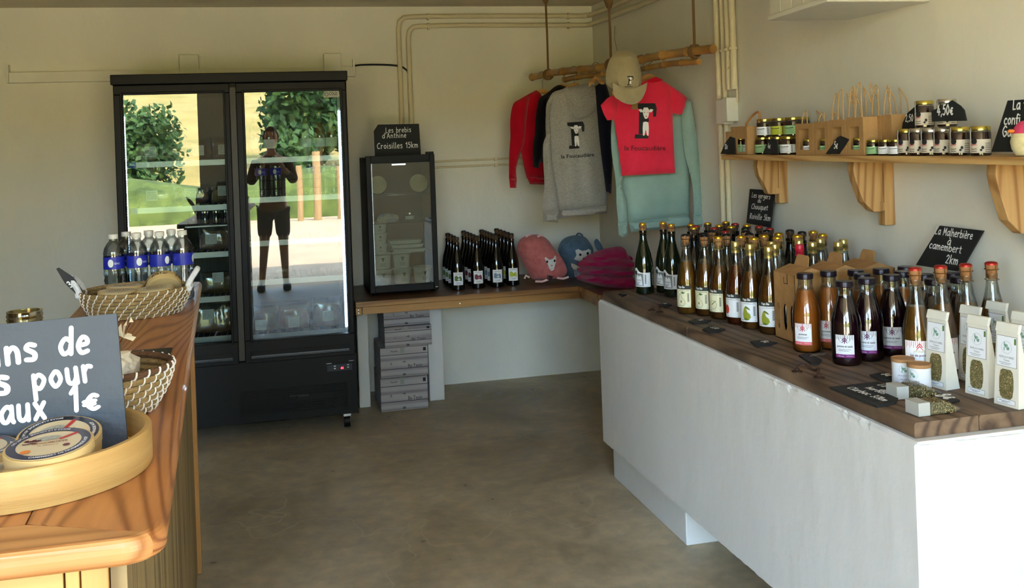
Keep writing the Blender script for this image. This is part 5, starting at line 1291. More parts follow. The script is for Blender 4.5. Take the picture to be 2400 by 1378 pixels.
def clear_bottle(drink, level, art, top):
    def f(t):
        pr = PROF['cider']; MB().lathe(pr, 28).build('bottle_body', clear, t, True)
        MB().lathe(liquid('cider', level), 24).build('drink', drink, t, True)
        if top[0] == 'cork': cork_top(t, .276, .0165, top[1], top[2], .032)
        else:
            MB().lathe([(.0155, .262), (.0158, .282), (.0165, .283), (.0165, .286), (.0155, .287), (.0155, .299), (.014, .3015), (.001, .3015)], 22).build('screw_cap', top[1], t, True)
        r = .0412; fn = lambda a, b: (r * math.sin(a / r), -r * math.cos(a / r), b); f2 = lambda a, b: ((r + .0005) * math.sin(a / r), -(r + .0005) * math.cos(a / r), b)
        m = MB(); curved(m, r, .028, .098, -1.0, .72, 14); l = m.build('label', labM['cream' if art in ('outline', 'applecut') else 'white'], t, fix=False)
        m = MB(); curved(m, r, .098, .113, -1.0, .72, 14); lg = m.build('label_band', labM['green'], t, fix=False)
        m = MB(); fx = f2
        letters(m, 'Pays Bio', .0048, (-.022, .1035), fx, wt=.14, sp=.1); m.build('band_print', mk_white, lg, fix=False)
        m = MB(); bars(m, .016, .05, .007, .034, f2, 5); scrib(m, -.02, .0925, .045, .003, f2, 18, .15, 4); scrib(m, -.03, .033, .012, .003, f2, 6, .2, 6); scrib(m, .02, .032, .006, .002, f2, 4, .2, 6); m.build('label_print', ink, l, fix=False)['kind'] = 'stuff'
        f3 = lambda a, b: ((r + .0009) * math.sin(a / r), -(r + .0009) * math.cos(a / r), b)
        pear = [(-.022, .04), (-.012, .033), (.0, .035), (.007, .045), (.004, .056), (-.006, .064), (-.010, .078), (-.016, .080), (-.020, .072), (-.024, .056)]
        m = MB()
        if art == 'pear': poly(m, pear, f2); m.build('pear_picture', labM['pear'], l, fix=False); m = MB(); poly(m, [(-.016, .08), (-.010, .084), (.0, .078), (.006, .07), (-.004, .073)], f3); poly(m, [(-.02, .036), (-.010, .033), (.0, .036), (-.006, .04), (-.014, .042)], f3); m.build('leaf_picture', labM['peardark'], l, fix=False)
        elif art == 'outline':
            n = len(pear)
            for i in range(n):
                a, b = Vector(pear[i]), Vector(pear[(i + 1) % n]); d = (b - a).normalized(); q = Vector((-d.y, d.x)) * .0006; poly(m, [a + q, a - q, b - q, b + q], f2)
            poly(m, ell(-.010, .05, .003, .005, 8), f2); m.build('pear_outline', labM['peardark'], l, fix=False); m = MB(); poly(m, [(-.012, .084), (-.004, .09), (.008, .086), (.0, .08)], f3); m.build('leaf_picture', labM['leaf'], l, fix=False)
        elif art == 'applecut':
            e = ell(-.010, .055, .015, .016, 16)
            for i in range(16):
                a, b = Vector(e[i]), Vector(e[(i + 1) % 16]); d = (b - a).normalized(); q = Vector((-d.y, d.x)) * .0006; poly(m, [a + q, a - q, b - q, b + q], f2)
            poly(m, [(-.018, .056), (.002, .072), (.003, .07), (-.016, .053)], f2); m.build('apple_outline', labM['peardark'], l, fix=False)
        else:
            poly(m, ell(-.026, .056, .012, .017, 14), f2); m.build('apple_picture', labM['redapple'], l, fix=False)
    return f
front = [('fo', (1613, 737), 'front row bottle with pear outline on a cream label', 'outline', amber3, ('cork', blk, blk), .205),
         ('fb', (1656, 736), 'second row amber bottle half hidden behind the pear outline one', 'outline', amber3, ('cork', blk, blk), .205),
         ('fc', (1690, 749), 'front row bottle with sliced apple drawing on a cream label', 'applecut', amber, ('cork', gold, goldcap), .20),
         ('fa', (1730, 762), 'front row bottle with a red apple label', 'apple', amber2, ('screw', goldcap), .215),
         ('fp', (1764, 773), 'front row bottle with whole green pear, brass screw cap', 'pear', amber, ('screw', goldcap), .205),
         ('fq', (1808, 785), 'green pear bottle next to the kraft carrier', 'pear', amber, ('screw', goldcap), .20)]
for k, (key, (u, v), lab, art, dr_, top, lev) in enumerate(front):
    p = clearof(towards(onz(u, v, ZT), .038), .0408)
    bottle(key, 'cider_bottle', lab, p, RZ + (.1 if art == 'outline' else .18 if art == 'pear' else 0), 'clear bottles in the front row', clear_bottle(dr_, lev, art, top)); PLACED.append((p.x, p.y))
bytops('dkgold', 'sparkling_cider_bottle', 'dark bottle with gold cork plate in the rear rows', [(1606, 524), (1648, 533), (1657, 521), (1687, 526), (1701, 518), (1710, 529), (1748, 526)], H0, 'dark gold-plated bottles in the rear rows', dark_bottle(('tan', 'grey'), gold, bk))
bytops('dkred', 'sparkling_cider_bottle', 'dark bottle with red cork plate in the rear rows', [(1631, 528), (1670, 536), (1692, 541), (1726, 523), (1767, 529), (1790, 534)], H0, 'dark red-plated bottles in the rear rows', dark_bottle(('tan', 'grey'), red, bk))
bytops('dkblk', 'sparkling_cider_bottle', 'dark bottle with black cork plate in the rear rows', [(1738, 537), (1777, 542), (1820, 539), (1845, 543)], H0, 'dark black-plated bottles in the rear rows', dark_bottle(('tan', 'grey'), blk, bk))
bytops('ckblk', 'cider_bottle', 'amber bottle with black-wired cork in the middle rows', [(1706, 551), (1636, 550), (1680, 545), (1720, 545), (1752, 549)], .308, 'amber black-wired bottles in the middle rows', clear_bottle(amber, .20, 'outline', ('cork', blk, blk)))
bytops('ckgold', 'cider_bottle', 'amber bottle with gold-plated cork in the middle rows', [(1730, 554), (1756, 558), (1776, 551), (1804, 556), (1826, 549), (1851, 552), (1873, 546), (1896, 550)], .308, 'amber gold-plated bottles in the middle rows', clear_bottle(amber, .20, 'apple', ('cork', gold, goldcap)))
bytops('scgold', 'cider_bottle', 'clear-necked bottle with brass screw cap in the rear rows', [(1802, 566), (1836, 570), (1852, 562), (1888, 569), (1909, 559), (1952, 570), (1963, 562)], .3015, 'brass-capped bottles in the rear rows', clear_bottle(amber2, .20, 'apple', ('screw', goldcap)))
bytops('scred', 'cider_bottle', 'clear-necked bottle with red screw cap, only one with it', [(1878, 570)], .3015, 'red-capped bottle', clear_bottle(amber2, .20, 'apple', ('screw', redcap)))
# juice bottles
oj = M('cloudy orange juice', (178, 96, 32), .3, trans=.15, ior=1.33, coat=.3)
dj = M('dark blackcurrant juice', (36, 10, 22), .15, trans=.1, ior=1.33, coat=.4)
lidm = M('dark aubergine lid', (34, 26, 36), .28, .4)
def juice(drink, word, stripe, tree_c, ang=0):
    def f(t):
        MB().lathe(PROF['juice'], 30).build('bottle_body', clear, t, True)
        MB().lathe(liquid('juice', .205 if drink is dj else .195), 26).build('drink', drink, t, True)
        MB().lathe([(.0245, .229), (.0262, .231), (.0262, .243), (.0245, .2475), (.001, .2475)], 26).build('lid', lidm, t, True)
        r = .0453; g = lambda q: (lambda a, b: ((r + q) * math.sin(a / r + ang), -(r + q) * math.cos(a / r + ang), b))
        m = MB(); curved(m, r, .026, .093, -.62 + ang, .62 + ang, 12); l = m.build('label', labM['white'], t, fix=False)
        m = MB(); curved(m, r + .0004, .026, .036, -.62 + ang, .62 + ang, 12); ls = m.build('label_stripe', labM[stripe], l, fix=False)
        f2, f3 = g(.0005), g(.0009)
        m = MB()
        for k in range(11):
            x = -.0265 + k * .005
            if abs(x) < .002: continue
            poly(m, [(x, .0925), (x + .0011, .0925), (x + .0011, .078 + .004 * (k % 2)), (x, .078 + .004 * (k % 2))], f2)
        for s_ in (-1, 1):
            for x in (.008, .019): poly(m, [(s_ * x, .084), (s_ * (x + .001), .084), (s_ * (x - .008), .071), (s_ * (x - .009), .071)], f2)
        m.build('line_pattern', ink if tree_c == 'plum' else labM['rose'], l, fix=False)
        m = MB(); poly(m, [(-.0012, .0925), (.0012, .0925), (.0012, .068), (-.0012, .068)], f3)
        for b in (.087, .081): poly(m, [(0, b), (.008, b - .010), (.008, b - .0125), (0, b - .004), (-.008, b - .0125), (-.008, b - .010)], f3)
        m.build('tree_emblem', labM[tree_c], l, fix=False)
        m = MB(); printed(m, word, .0088, (0, .057), f2, bold=True, width=.046 if len(word) > 8 else .026); scrib(m, -.018, .050, .036, .002, f2, 16, .2, 3); scrib(m, -.018, .046, .03, .002, f2, 14, .2, 5); m.build('label_print', ink, l, fix=False)
        m = MB(); printed(m, 'La Malherbière', .005, (-.012, .029), f3, width=.02); scrib(m, .004, .031, .02, .0015, f3, 10, .2, 5); m.build('stripe_print', mk_white, l, fix=False)
    return f
JR = -.80
for (u, v), lab in (((1893, 828), 'orange apple juice bottle right in front of the kraft carriers'), ((1948, 822), 'orange apple juice bottle between the carrier and the dark bottles')):
    p = clearof(towards(onz(u, v, ZT), .042), .0445); PLACED.append((p.x, p.y)); bottle('oj', 'juice_bottle', lab, p, JR - .02, 'orange apple juice bottles', juice(oj, 'pomme', 'pink', 'rose'))
for (u, v), lab in (((1986, 859), 'nearest dark blackcurrant juice bottle'), ((2038, 849), 'second dark blackcurrant juice bottle from the left'), ((2096, 838), 'third dark blackcurrant juice bottle, left of the cider bottle')):
    p = clearof(towards(onz(u, v, ZT), .042), .0445); PLACED.append((p.x, p.y)); bottle('dj', 'juice_bottle', lab, p, JR + .12, 'dark blackcurrant juice bottles', juice(dj, 'pomme et cassis', 'purple', 'plum'))
def sparkling(t):
    MB().lathe(PROF['cider'], 30).build('bottle_body', clear, t, True)
    MB().lathe(liquid('cider', .205), 26).build('drink', amber3, t, True)
    cork_top(t, .274, .0175, red, brz, .034)
    r = .0412; f1 = lambda a, b: ((r + .0005) * math.sin(a / r), -(r + .0005) * math.cos(a / r), b); f3 = lambda a, b: ((r + .001) * math.sin(a / r), -(r + .001) * math.cos(a / r), b)
    m = MB(); curved(m, r, .028, .115, -1.0, 1.0, 16); l = m.build('label', labM['white'], t, fix=False)
    m = MB()
    for k in range(15):
        x = -.036 + k * .005; poly(m, [(x, .114), (x + .0011, .114), (x + .0011, .096 + .005 * (k % 2)), (x, .096 + .005 * (k % 2))], f1)
    for b in (.110, .103): poly(m, [(0, b), (.009, b - .012), (.009, b - .0145), (0, b - .004), (-.009, b - .0145), (-.009, b - .012)], f3)
    m.build('line_pattern', labM['rose'], l, fix=False)
    m = MB(); letters(m, 'petillant', .0045, (0, .084), f3, wt=.13, center=True); m.build('script_print', labM['tan'], l, fix=False)
    m = MB(); printed(m, 'jus de pomme', .009, (0, .073), f1, bold=True, width=.05); m.build('name_print', labM['maroon'], l, fix=False)
for (u, v), lab in (((2144, 626), 'red-topped sparkling juice bottle behind the two tins'), ((2204, 621), 'red-topped sparkling bottle behind the leftmost tea bag'), ((2263, 617), 'second red-topped bottle from the right'), ((2323, 613), 'rightmost red-topped bottle near the wall')):
    p = onz(u, v, ZT + .312); p.x = min(p.x, XR - .045); PLACED.append((p.x, p.y)); bottle('spk', 'sparkling_juice_bottle', lab, (p.x, p.y, ZT), -.5, 'red-topped sparkling juice bottles', sparkling)
bytops('oj', 'juice_bottle', 'orange juice bottle in the rear rows', [(2011, 634), (2049, 641), (2071, 631), (2107, 638)], .2475, 'orange juice bottles in the rear rows', None, JR)
bytops('dj', 'juice_bottle', 'dark juice bottle in the rear rows', [(2123, 624), (2163, 640), (2190, 653), (2222, 641), (2242, 647)], .2475, 'dark juice bottles in the rear rows', None, JR)
# kraft bottle carriers
kr = M('kraft cardboard', (178, 136, 86), .85, col2=(160, 120, 72), scale=30, bump=.1, bscale=100)
dkhole = M('dark carrier inside', (30, 22, 16), .9)
def carrier(label, loc, rz, prints):
    t = thing('bottle_carrier', label, 'carrier', loc, rz, 'kraft bottle carriers')
    L_, D_, Hh = .125, .145, .225      # x: side with the oval windows is x = 0
    m = MB(); T = .003
    m.box(L_ - T, 0, 0, L_, D_, Hh); m.box(0, 0, 0, L_, T, Hh); m.box(0, D_ - T, 0, L_, D_, Hh); m.box(0, 0, 0, L_, D_, T)
    # window side: sheet with three oval openings
    outer = [Vector((0, 0)), Vector((D_, 0)), Vector((D_, Hh)), Vector((0, Hh))]; pts = list(outer); ed = [(0, 1), (1, 2), (2, 3), (3, 0)]
    ovs = []
    for k in range(3):
        e = [Vector(p) for p in ell(.027 + k * .0455, .078, .0145, .046, 16)]; i0 = len(pts); pts += e; ed += [(i0 + i, i0 + (i + 1) % 16) for i in range(16)]; ovs.append([(p.x, p.y) for p in e])
    V, _, Fs = delaunay_2d_cdt(pts, ed, [], 1, 1e-6)[:3]
    Fs = [f for f in Fs if not any(inside((sum(V[i].x for i in f) / 3, sum(V[i].y for i in f) / 3), o_) for o_ in ovs)]
    for x in (0, T): m.add([(x, p.x, p.y) for p in V], [tuple(f) for f in Fs])
    m.build('carrier_box', kr, t)
    m = MB(); Z = Hh
    m.prism([(0, Z), (L_ * .5, Z + .022), (L_, Z)], lambda a, b, d: (a, d, b), D_); m.build('ridge_top', kr, t, bevel=.001)
    m = MB(); m.prism([(.025, Z + .012), (.034, Z + .05), (.042, Z + .057), (D_ - .042, Z + .057), (D_ - .034, Z + .05), (D_ - .025, Z + .012)], lambda a, b, d: (L_ * .5 + (b - Z) * .25 - d, a, b), .003); m.build('handle_flap', kr, t, bevel=.0006)
    m = MB(); m.box(-.0006, D_ * .34, Z - .034, 0, D_ * .36, Z); m.box(-.0006, D_ * .36, Z - .034, 0, D_ * .5, Z - .032); m.box(-.0006, D_ * .5, Z - .034, 0, D_ * .515, Z - .012)
    m.build('tuck_slot', dkhole, t)
    for k in range(3):
        bb = MB().lathe([(.018, .004), (.0205, .01), (.0205, .13), (.012, .17)], 16, c=(.03, .027 + k * .0455, 0)).build('carried_bottle', bk, t, True)
        m = MB(); curved(m, .021, .04, .1, -2.3, -.9, 8); m.v = [(x + .03, y + .027 + k * .0455, z) for x, y, z in m.v]; m.build('carried_label', labM['tan' if k else 'rosegrey'], bb, fix=False)
    return t
P1 = onz(1868, 808, ZT); P2 = onz(1818, 790, ZT)
for k, lab in enumerate(('kraft six-bottle carrier, leftmost, with oval windows facing the aisle', 'middle kraft carrier of the three', 'rightmost kraft carrier against the wall')):
    carrier(lab, (P1.x + .004 + k * .131, P1.y + .006 + .01 * k, ZT), .0 - .0 * k, k)
BOXES.append((P1.x, P1.y - .002, P1.x + .40, P1.y + .175))
settle(.0435)
# tins of herbal tea
white_c = M('white tin paper', (226, 230, 234), .5)
teal = M('teal green print', (96, 150, 128), .6)
tanlid = M('tan card lid', (166, 124, 80), .7)
mugp = M('grey green drawing', (116, 158, 142), .6)
def mill(m, fn, s, cx=0, cy=0):
    """the herb farm's drawing: a leafy figure bent over a basket, with a thin ring round it"""
    q = lambda pts: [(cx + a * s, cy + b * s) for a, b in pts]
    poly(m, q([(-.9, 1.2), (-.6, 1.35), (-.5, 1.0), (-.8, .85)]), fn); poly(m, q([(-.9, .85), (-.3, .9), (.1, .5), (.0, .0), (-.5, -.1), (-.8, .3)]), fn)
    poly(m, q([(-.9, .0), (-.6, -.1), (-.6, -.9), (-.85, -.9)]), fn); poly(m, q([(0, .1), (.9, .1), (.8, -.6), (.3, -.75), (-.1, -.4)]), fn); poly(m, q([(-.1, .9), (.3, .7), (.5, .2), (.2, .2)]), fn)
def tin(label, u, v, rz):
    p = towards(onz(u, v, ZT), .03)
    t = thing('tea_tin', label, 'tin', p, rz, 'white card tea tins')
    r = .0295; MB().lathe([(r, .004), (r, .068)], 28).build('tin_body', white_c, t, True)
    MB().lathe([(r + .0006, 0), (r + .001, .001), (r + .001, .004), (r, .005)], 28).build('base_rim', tanlid, t, True)
    MB().lathe([(r + .0012, .063), (r + .0014, .072), (r - .001, .0725), (r - .002, .0705), (.001, .0705)], 28).build('lid', tanlid, t, True)
    f = lambda a, b: ((r + .0004) * math.sin(a / r), -(r + .0004) * math.cos(a / r), b)
    m = MB(); mill(m, f, .008, 0, .044); m.build('drawing', mugp, t, fix=False)
    m = MB(); m.tube([f(.013 * math.cos(a), .046 + .013 * math.sin(a)) for a in [PI * k / 12 for k in range(-3, 16)]], .0002, 4); printed(m, 'FERME AUX HERBES', .006, (0, .027), f, width=.034); scrib(m, -.01, .018, .02, .002, f, 10, .25); m.build('print', M('grey print', (110, 112, 116), .6), t, fix=False)
tin('white card tin with green drawing, the left and rear one', 2118, 906, -.5); tin('white card tin in front, right of the other', 2156, 921, -1.2)
# paper tea bags
bagp = M('ivory paper', (222, 220, 206), .8, var=.06, scale=20, bump=.15, bscale=60)
herb = M('dried herbs', (150, 140, 92), .9, col2=(92, 84, 50), scale=240, bump=1, bscale=300)
herbc = [M('herb flake %d' % k, c, .9) for k, c in enumerate(((166, 146, 92), (106, 112, 62), (200, 178, 126), (124, 96, 60)))]
frame_m = M('thin dark frame', (90, 96, 96), .6)
def tea_bag(label, bl, br, top, rz=None, hh_=None):
    """bl, br: bottom corners of the printed face in the photo; top: its upper left corner"""
    W = .074; b = onz(*br, ZT); a = b - Vector((math.cos(rz), math.sin(rz), 0)) * W
    t = thing('tea_bag', label, 'tea bag', a, rz, 'ivory paper tea bags'); Ht = .205; Dp = .048
    m = MB(); z1 = Ht * .90
    # gusseted bag: deep at the foot, flat at the folded top
    v = [(0, 0, 0), (W, 0, 0), (W, Dp, 0), (0, Dp, 0), (.004, .012, z1), (W - .004, .012, z1), (W - .004, .018, z1), (.004, .018, z1), (W - .002, Dp * .5, Ht * .35), (.002, Dp * .5, Ht * .35)]
    m.add(v, [(0, 3, 2, 1), (0, 1, 5, 4), (1, 2, 8), (1, 8, 6, 5), (2, 6, 8), (0, 9, 3), (0, 4, 7, 9), (3, 9, 7), (2, 3, 7, 6), (4, 5, 6, 7)])
    m.build('paper_bag', bagp, t, bevel=.001)
    m = MB(); m.prism([(.003, z1 - .002), (W - .003, z1 - .002), (W - .003, Ht), (.003, Ht)], lambda p, q, dd: (p, .009 + (q - z1) * .3 + dd, q), .010); m.build('folded_top', bagp, t, bevel=.0015)
    sl_ = .012 / z1; F_ = lambda off: (lambda p, q: (p, sl_ * q - off, q))
    m = MB(); poly(m, [(.007, z1 * .53), (W - .007, z1 * .53), (W - .007, z1 * .94), (.007, z1 * .94)], F_(.0006)); fl = m.build('label_frame', frame_m, t, fix=False)
    m = MB(); poly(m, [(.008, z1 * .535), (W - .008, z1 * .535), (W - .008, z1 * .935), (.008, z1 * .935)], F_(.0009)); l = m.build('label', labM['white'], t, fix=False)
    m = MB(); mill(m, F_(.0012), .0095, W / 2, z1 * .79); m.build('drawing', mugp, l, fix=False)
    m = MB(); poly(m, [(W - .015, z1 * .84), (W - .009, z1 * .84), (W - .009, z1 * .92), (W - .015, z1 * .92)], F_(.0012)); m.build('organic_mark', labM['leaf'], l, fix=False)
    m = MB(); m.tube([F_(.0012)(W / 2 + .015 * math.cos(q * PI / 10), z1 * .79 + .015 * math.sin(q * PI / 10)) for q in range(20)], .0002, 4, closed=True); printed(m, 'FERME AUX HERBES', .007, (W / 2, z1 * .645), F_(.0012), width=.044); printed(m, 'Tisane', .007, (W / 2, z1 * .605), F_(.0012)); scrib(m, .015, z1 * .58, .036, .0015, F_(.0012), 16, .3, 3); scrib(m, .02, z1 * .56, .026, .0015, F_(.0012), 12, .3, 7); m.build('label_print', frame_m, l, fix=False)
    ov = [(W * .5 + x, z1 * .30 + y) for x, y in [(-.018, .03), (-.012, .036), (.012, .036), (.018, .03), (.021, .012), (.021, -.012), (.018, -.03), (.012, -.036), (-.012, -.036), (-.018, -.03), (-.021, -.012), (-.021, .012)]]
    m = MB(); poly(m, ov, F_(.0006)); wn = m.build('window', herb, t, fix=False)
    rnd = random.Random(int(a.x * 1000))
    for ci in range(4):
        m = MB()
        for _ in range(60):
            p, q = W * .5 + rnd.uniform(-.02, .02), z1 * .30 + rnd.uniform(-.035, .035)
            if not inside((p, q), ov): continue
            an = rnd.random() * 3.1; s = rnd.uniform(.0012, .003); c_, s_ = math.cos(an) * s, math.sin(an) * s; f = F_(rnd.uniform(.0008, .0018))
            poly(m, [(p - c_, q - s_), (p + s_ * .4, q - c_ * .4), (p + c_, q + s_), (p - s_ * .4, q + c_ * .4)], f)
        m.build('herb_flakes', herbc[ci], wn, fix=False)['kind'] = 'stuff'
    m = MB(); poly(m, [(.010, z1 * .035), (W - .010, z1 * .035), (W - .010, z1 * .10), (.010, z1 * .10)], F_(.0006)); m.build('foot_frame', frame_m, t, fix=False)
    m = MB(); poly(m, [(.0107, z1 * .039), (W - .0107, z1 * .039), (W - .0107, z1 * .096), (.0107, z1 * .096)], F_(.0009)); l2 = m.build('foot_label', labM['white'], t, fix=False)
    m = MB(); scrib(m, .016, z1 * .073, .034, .002, F_(.0012), 14, .25, 3); scrib(m, .024, z1 * .055, .018, .002, F_(.0012), 8, .25, 5); m.build('foot_print', frame_m, l2, fix=False)
    return t
AN = math.atan2(-.088, .052)
AN = -1.42
tea_bag('ivory tea bag directly right of the two tins', (2172, 903), (2218, 916), None, AN)
tea_bag('ivory tea bag partly hidden behind the front middle one', (2240, 885), (2296, 901), None, AN)
tea_bag('ivory tea bag in the middle of the front row', (2268, 918), (2316, 935), None, AN)
tea_bag('rearmost ivory tea bag, under the rightmost red-topped bottle', (2300, 868), (2358, 888), None, AN)
tea_bag('ivory tea bag at the right end of the front row', (2340, 947), (2388, 961), None, AN)
tea_bag('ivory tea bag cut off by the right edge of the photo', (2362, 905), (2422, 925), None, AN)
# clear herb bags lying down
cel = glass('cellophane', (245, 245, 240), .10, .08, .7)
def lying_bag(label, p, rz, seed, L_=.135):
    t = thing('herb_sachet', label, 'sachet', p, rz, 'see-through herb sachets lying down')
    m = MB(); W, Hh = .05, .032
    v = [(0, 0, 0), (0, W, 0), (0, W, Hh), (0, 0, Hh), (L_ * .62, 0, 0), (L_ * .62, W, 0), (L_ * .6, W * .95, Hh * .9), (L_ * .6, W * .05, Hh * .9), (L_, W * .1, .004), (L_, W * .9, .004), (L_, W * .9, .008), (L_, W * .1, .008)]
    fs = [(0, 1, 2, 3), (0, 4, 5, 1), (3, 2, 6, 7), (0, 3, 7, 4), (1, 5, 6, 2), (4, 8, 9, 5), (7, 6, 10, 11), (4, 7, 11, 8), (5, 9, 10, 6), (8, 11, 10, 9)]
    m.add(v, fs); m.build('cellophane', cel, t, bevel=.001)
    m = MB(); m.add([(x * .94 + .003 if x < L_ else x * .86, y * .94 + .0015, z * .93 + .001) for x, y, z in v], fs); hb = m.build('herbs', herb, t)
    rnd = random.Random(seed)
    for ci in range(4):
        m = MB()
        for _ in range(110):
            x = rnd.uniform(L_ * .27, L_ * .82); k = 1 if x < L_ * .6 else (L_ - x) / (L_ * .4)
            side = rnd.random() < .5; s = rnd.uniform(.0015, .0035); an = rnd.random() * 3
            c = Vector((x, rnd.uniform(0, W), Hh * .95 * k + .001)) if side else Vector((x, rnd.choice((.0, W)) , rnd.uniform(.002, Hh * k)))
            a_ = Vector((math.cos(an), math.sin(an) if side else 0, 0 if side else math.sin(an))) * s; b_ = Vector((-math.sin(an), math.cos(an) if side else 0, 0 if side else math.cos(an))) * s * .4
            m.add([c - a_, c - b_, c + a_, c + b_], [(0, 1, 2, 3)])
        m.build('herb_flakes', herbc[ci], hb, fix=False)['kind'] = 'stuff'
    m = MB(); m.box(-.0006, -.0006, -.0, L_ * .25, W + .0006, Hh + .0006); m.build('paper_foot', M('grey paper foot', (176, 178, 170), .7), t, bevel=.001)
    return t
a = onz(2103, 938, ZT); lying_bag('see-through herb sachet lying next to the tins, with paper label on top', (a.x, a.y, ZT + .001), -.05, 3)
a = onz(2150, 975, ZT); lying_bag('see-through herb sachet lying nearest the counter edge', (a.x - .004, a.y - .012, ZT + .001), .02, 5, .128)
# slates lying on the counter
def flat_slate(name, label, corners, lines, cat='sign', th=.006, mat=slate, lm=chalk):
    P = [onz(u, v, ZT) for u, v in corners]; o_ = P[0]
    t = thing(name, label, cat, (o_.x, o_.y, ZT + .0005))
    m = MB(); m.prism([(p.x - o_.x, p.y - o_.y) for p in P], lambda a, b, d: (a, b, th - d), th); m.build('slate_plate', mat, t, bevel=.0008)
    mb = MB()
    for txt, h, (u, v), rot, kw in lines:
        q = onz(u, v, ZT) - o_; c, s = math.cos(rot), math.sin(rot)
        letters(mb, txt, h, (0, 0), lambda x, y: (q.x + x * c - y * s, q.y + x * s + y * c, th + .0005), **kw)
    if mb.v: mb.build('chalk_lettering', lm, t, fix=False)
    return t
flat_slate('slate_sign', 'large slate sign lying flat by the edge, in front of the tins', [(1944, 912), (2058, 899), (2112, 925), (2100, 948), (2055, 957)], [
    ('La ferme', .014, (2056, 908), -1.5, dict(wt=.12)), ('aux', .014, (2060, 920), -1.5, dict(wt=.12)), ('herbes', .014, (2028, 915), -1.5, dict(wt=.12)), ('Clarbec 37km', .0145, (1984, 915), -1.5, dict(wt=.12))])
dim = M('worn chalk', (170, 170, 166), .8)
for nm, lab, cs, tx in (('price_tag', 'small slate price tag at the far left tip of the counter', [(1449, 691), (1462, 688), (1469, 693), (1458, 697)], ('8', .011, (1457, 691))),
                       ('price_tag', 'small slate tag left of the pear outline bottle', [(1543, 717), (1560, 712), (1575, 717), (1560, 723)], ('10€', .010, (1552, 714))),
                       ('price_tag', 'long slate tag in front of the sliced apple bottle', [(1613, 755), (1632, 750), (1667, 753), (1655, 758), (1625, 760)], ('5€', .013, (1634, 753))),
                       ('price_tag', 'slate tag at the counter edge left of the plank joint', [(1646, 775), (1662, 768), (1700, 774), (1690, 779), (1664, 783)], ('3,50', .012, (1664, 771))),
                       ('price_tag', 'slate tag right of the plank joint', [(1758, 803), (1780, 800), (1822, 806), (1806, 811), (1772, 815)], ('8€', .016, (1782, 804))),
                       ('price_tag', 'slate tag beside the iron handle, below the orange juice', [(1872, 836), (1892, 830), (1926, 846), (1918, 856), (1900, 854)], None),
                       ('price_tag', 'slate tag left of the tins with a chalked eight', [(2038, 882), (2062, 877), (2090, 884), (2086, 894), (2064, 894)], ('8€', .016, (2064, 882))),
                       ('price_tag', 'slate tag right of the herb sachets with a large chalked eight', [(2180, 935), (2215, 926), (2250, 942), (2225, 950)], ('8€', .026, (2190, 932)))):
    flat_slate(nm, lab, cs, [(tx[0], tx[1], tx[2], -1.45, dict(wt=.15))] if tx else [], 'price tag', .005)
t = [o_ for o_ in bpy.data.objects if o_.get('label', '').startswith('slate tag beside the iron')][0]
m = MB()
for k in range(5): scrib(m, .02 + k * .006, -.022 + .006 * k, .05, .004, lambda a, b: (a, b - .01, .0056), 12, .3, k)
m.build('faded_chalk', dim, t, fix=False)
# iron handles still screwed to the old door leaf
rust = M('brown rusty iron', (70, 46, 34), .6, .4, var=.4, scale=30, bump=.5, bscale=60)
def iron_handle(label, a, b, r_):
    a = onz(*a, ZT); b = onz(*b, ZT); t = thing('iron_handle', label, 'handle plate', (a.x, a.y, ZT)); d = b - a; n = Vector((-d.y, d.x, 0)).normalized() * .016
    m = MB(); m.tube(smoothpath([Vector((0, 0, .002)), Vector((0, 0, .018)) + d * .08, d * .2 + n + Vector((0, 0, .022)), d * .5 + n * 1.4 + Vector((0, 0, .012)), d * .8 + n + Vector((0, 0, .02)), d * .95 + Vector((0, 0, .014)), d + Vector((0, 0, .002))], 4), r_, 8); m.build('bail', rust, t, True)
    for q in (Vector((0, 0, 0)), d): MB().lathe([(.016, .0005), (.016, .003), (.008, .006), (.006, .010)], 12, c=tuple(q)).build('rosette', rust, t, True)
iron_handle('curled rusty iron handle on the counter top, near the large slate', (1868, 872), (1920, 886), .004)
iron_handle('flat rusty iron handle on the counter top, far plank', (1527, 728), (1546, 732), .003)
# slates leaning against the right wall
def wall_sign(label, px, lines, lean, x):
    """px corners seen on the plane x = const, tipped back so that the top touches the wall"""
    zb = min(onx(u, v, x).z for u, v in px)
    def hit(u, v):
        d = ray(u, v); n = Vector((1, 0, -lean)); return EYE + d * (n.dot(Vector((x, 0, zb)) - EYE) / n.dot(d))
    P = [hit(u, v) for u, v in px]; o_ = P[0].copy(); lz = o_.z - zb
    t = thing('slate_sign', label, 'sign', o_)
    L2 = [(p.y - o_.y, p.z - o_.z) for p in P]
    fn = lambda a, b, d: (lean * b + d, a, b)
    m = MB(); m.prism(L2, fn, .006); m.build('slate_plate', slate, t, bevel=.0008)
    mb = MB()
    for txt, h, (u, v), (u2, v2), kw in lines:
        q = hit(u, v) - o_; q2 = hit(u2, v2) - o_; e = Vector((q2.y - q.y, q2.z - q.z)); Ltot = e.length; e.normalize(); n = Vector((-e.y, e.x)) * -1
        if n.y < 0: n = -n
        wtot = sum(float(GL[c].split('|')[0]) + .18 for c in txt)
        letters(mb, txt, h, (0, 0), lambda a, b: (lambda P_: (lean * P_.y - .0008, P_.x, P_.y))(Vector((q.y, q.z)) + e * (a * Ltot / (wtot * h)) + n * b), wt=kw)
    mb.build('chalk_lettering', chalk, t, fix=False)
xs_ = XR - .06
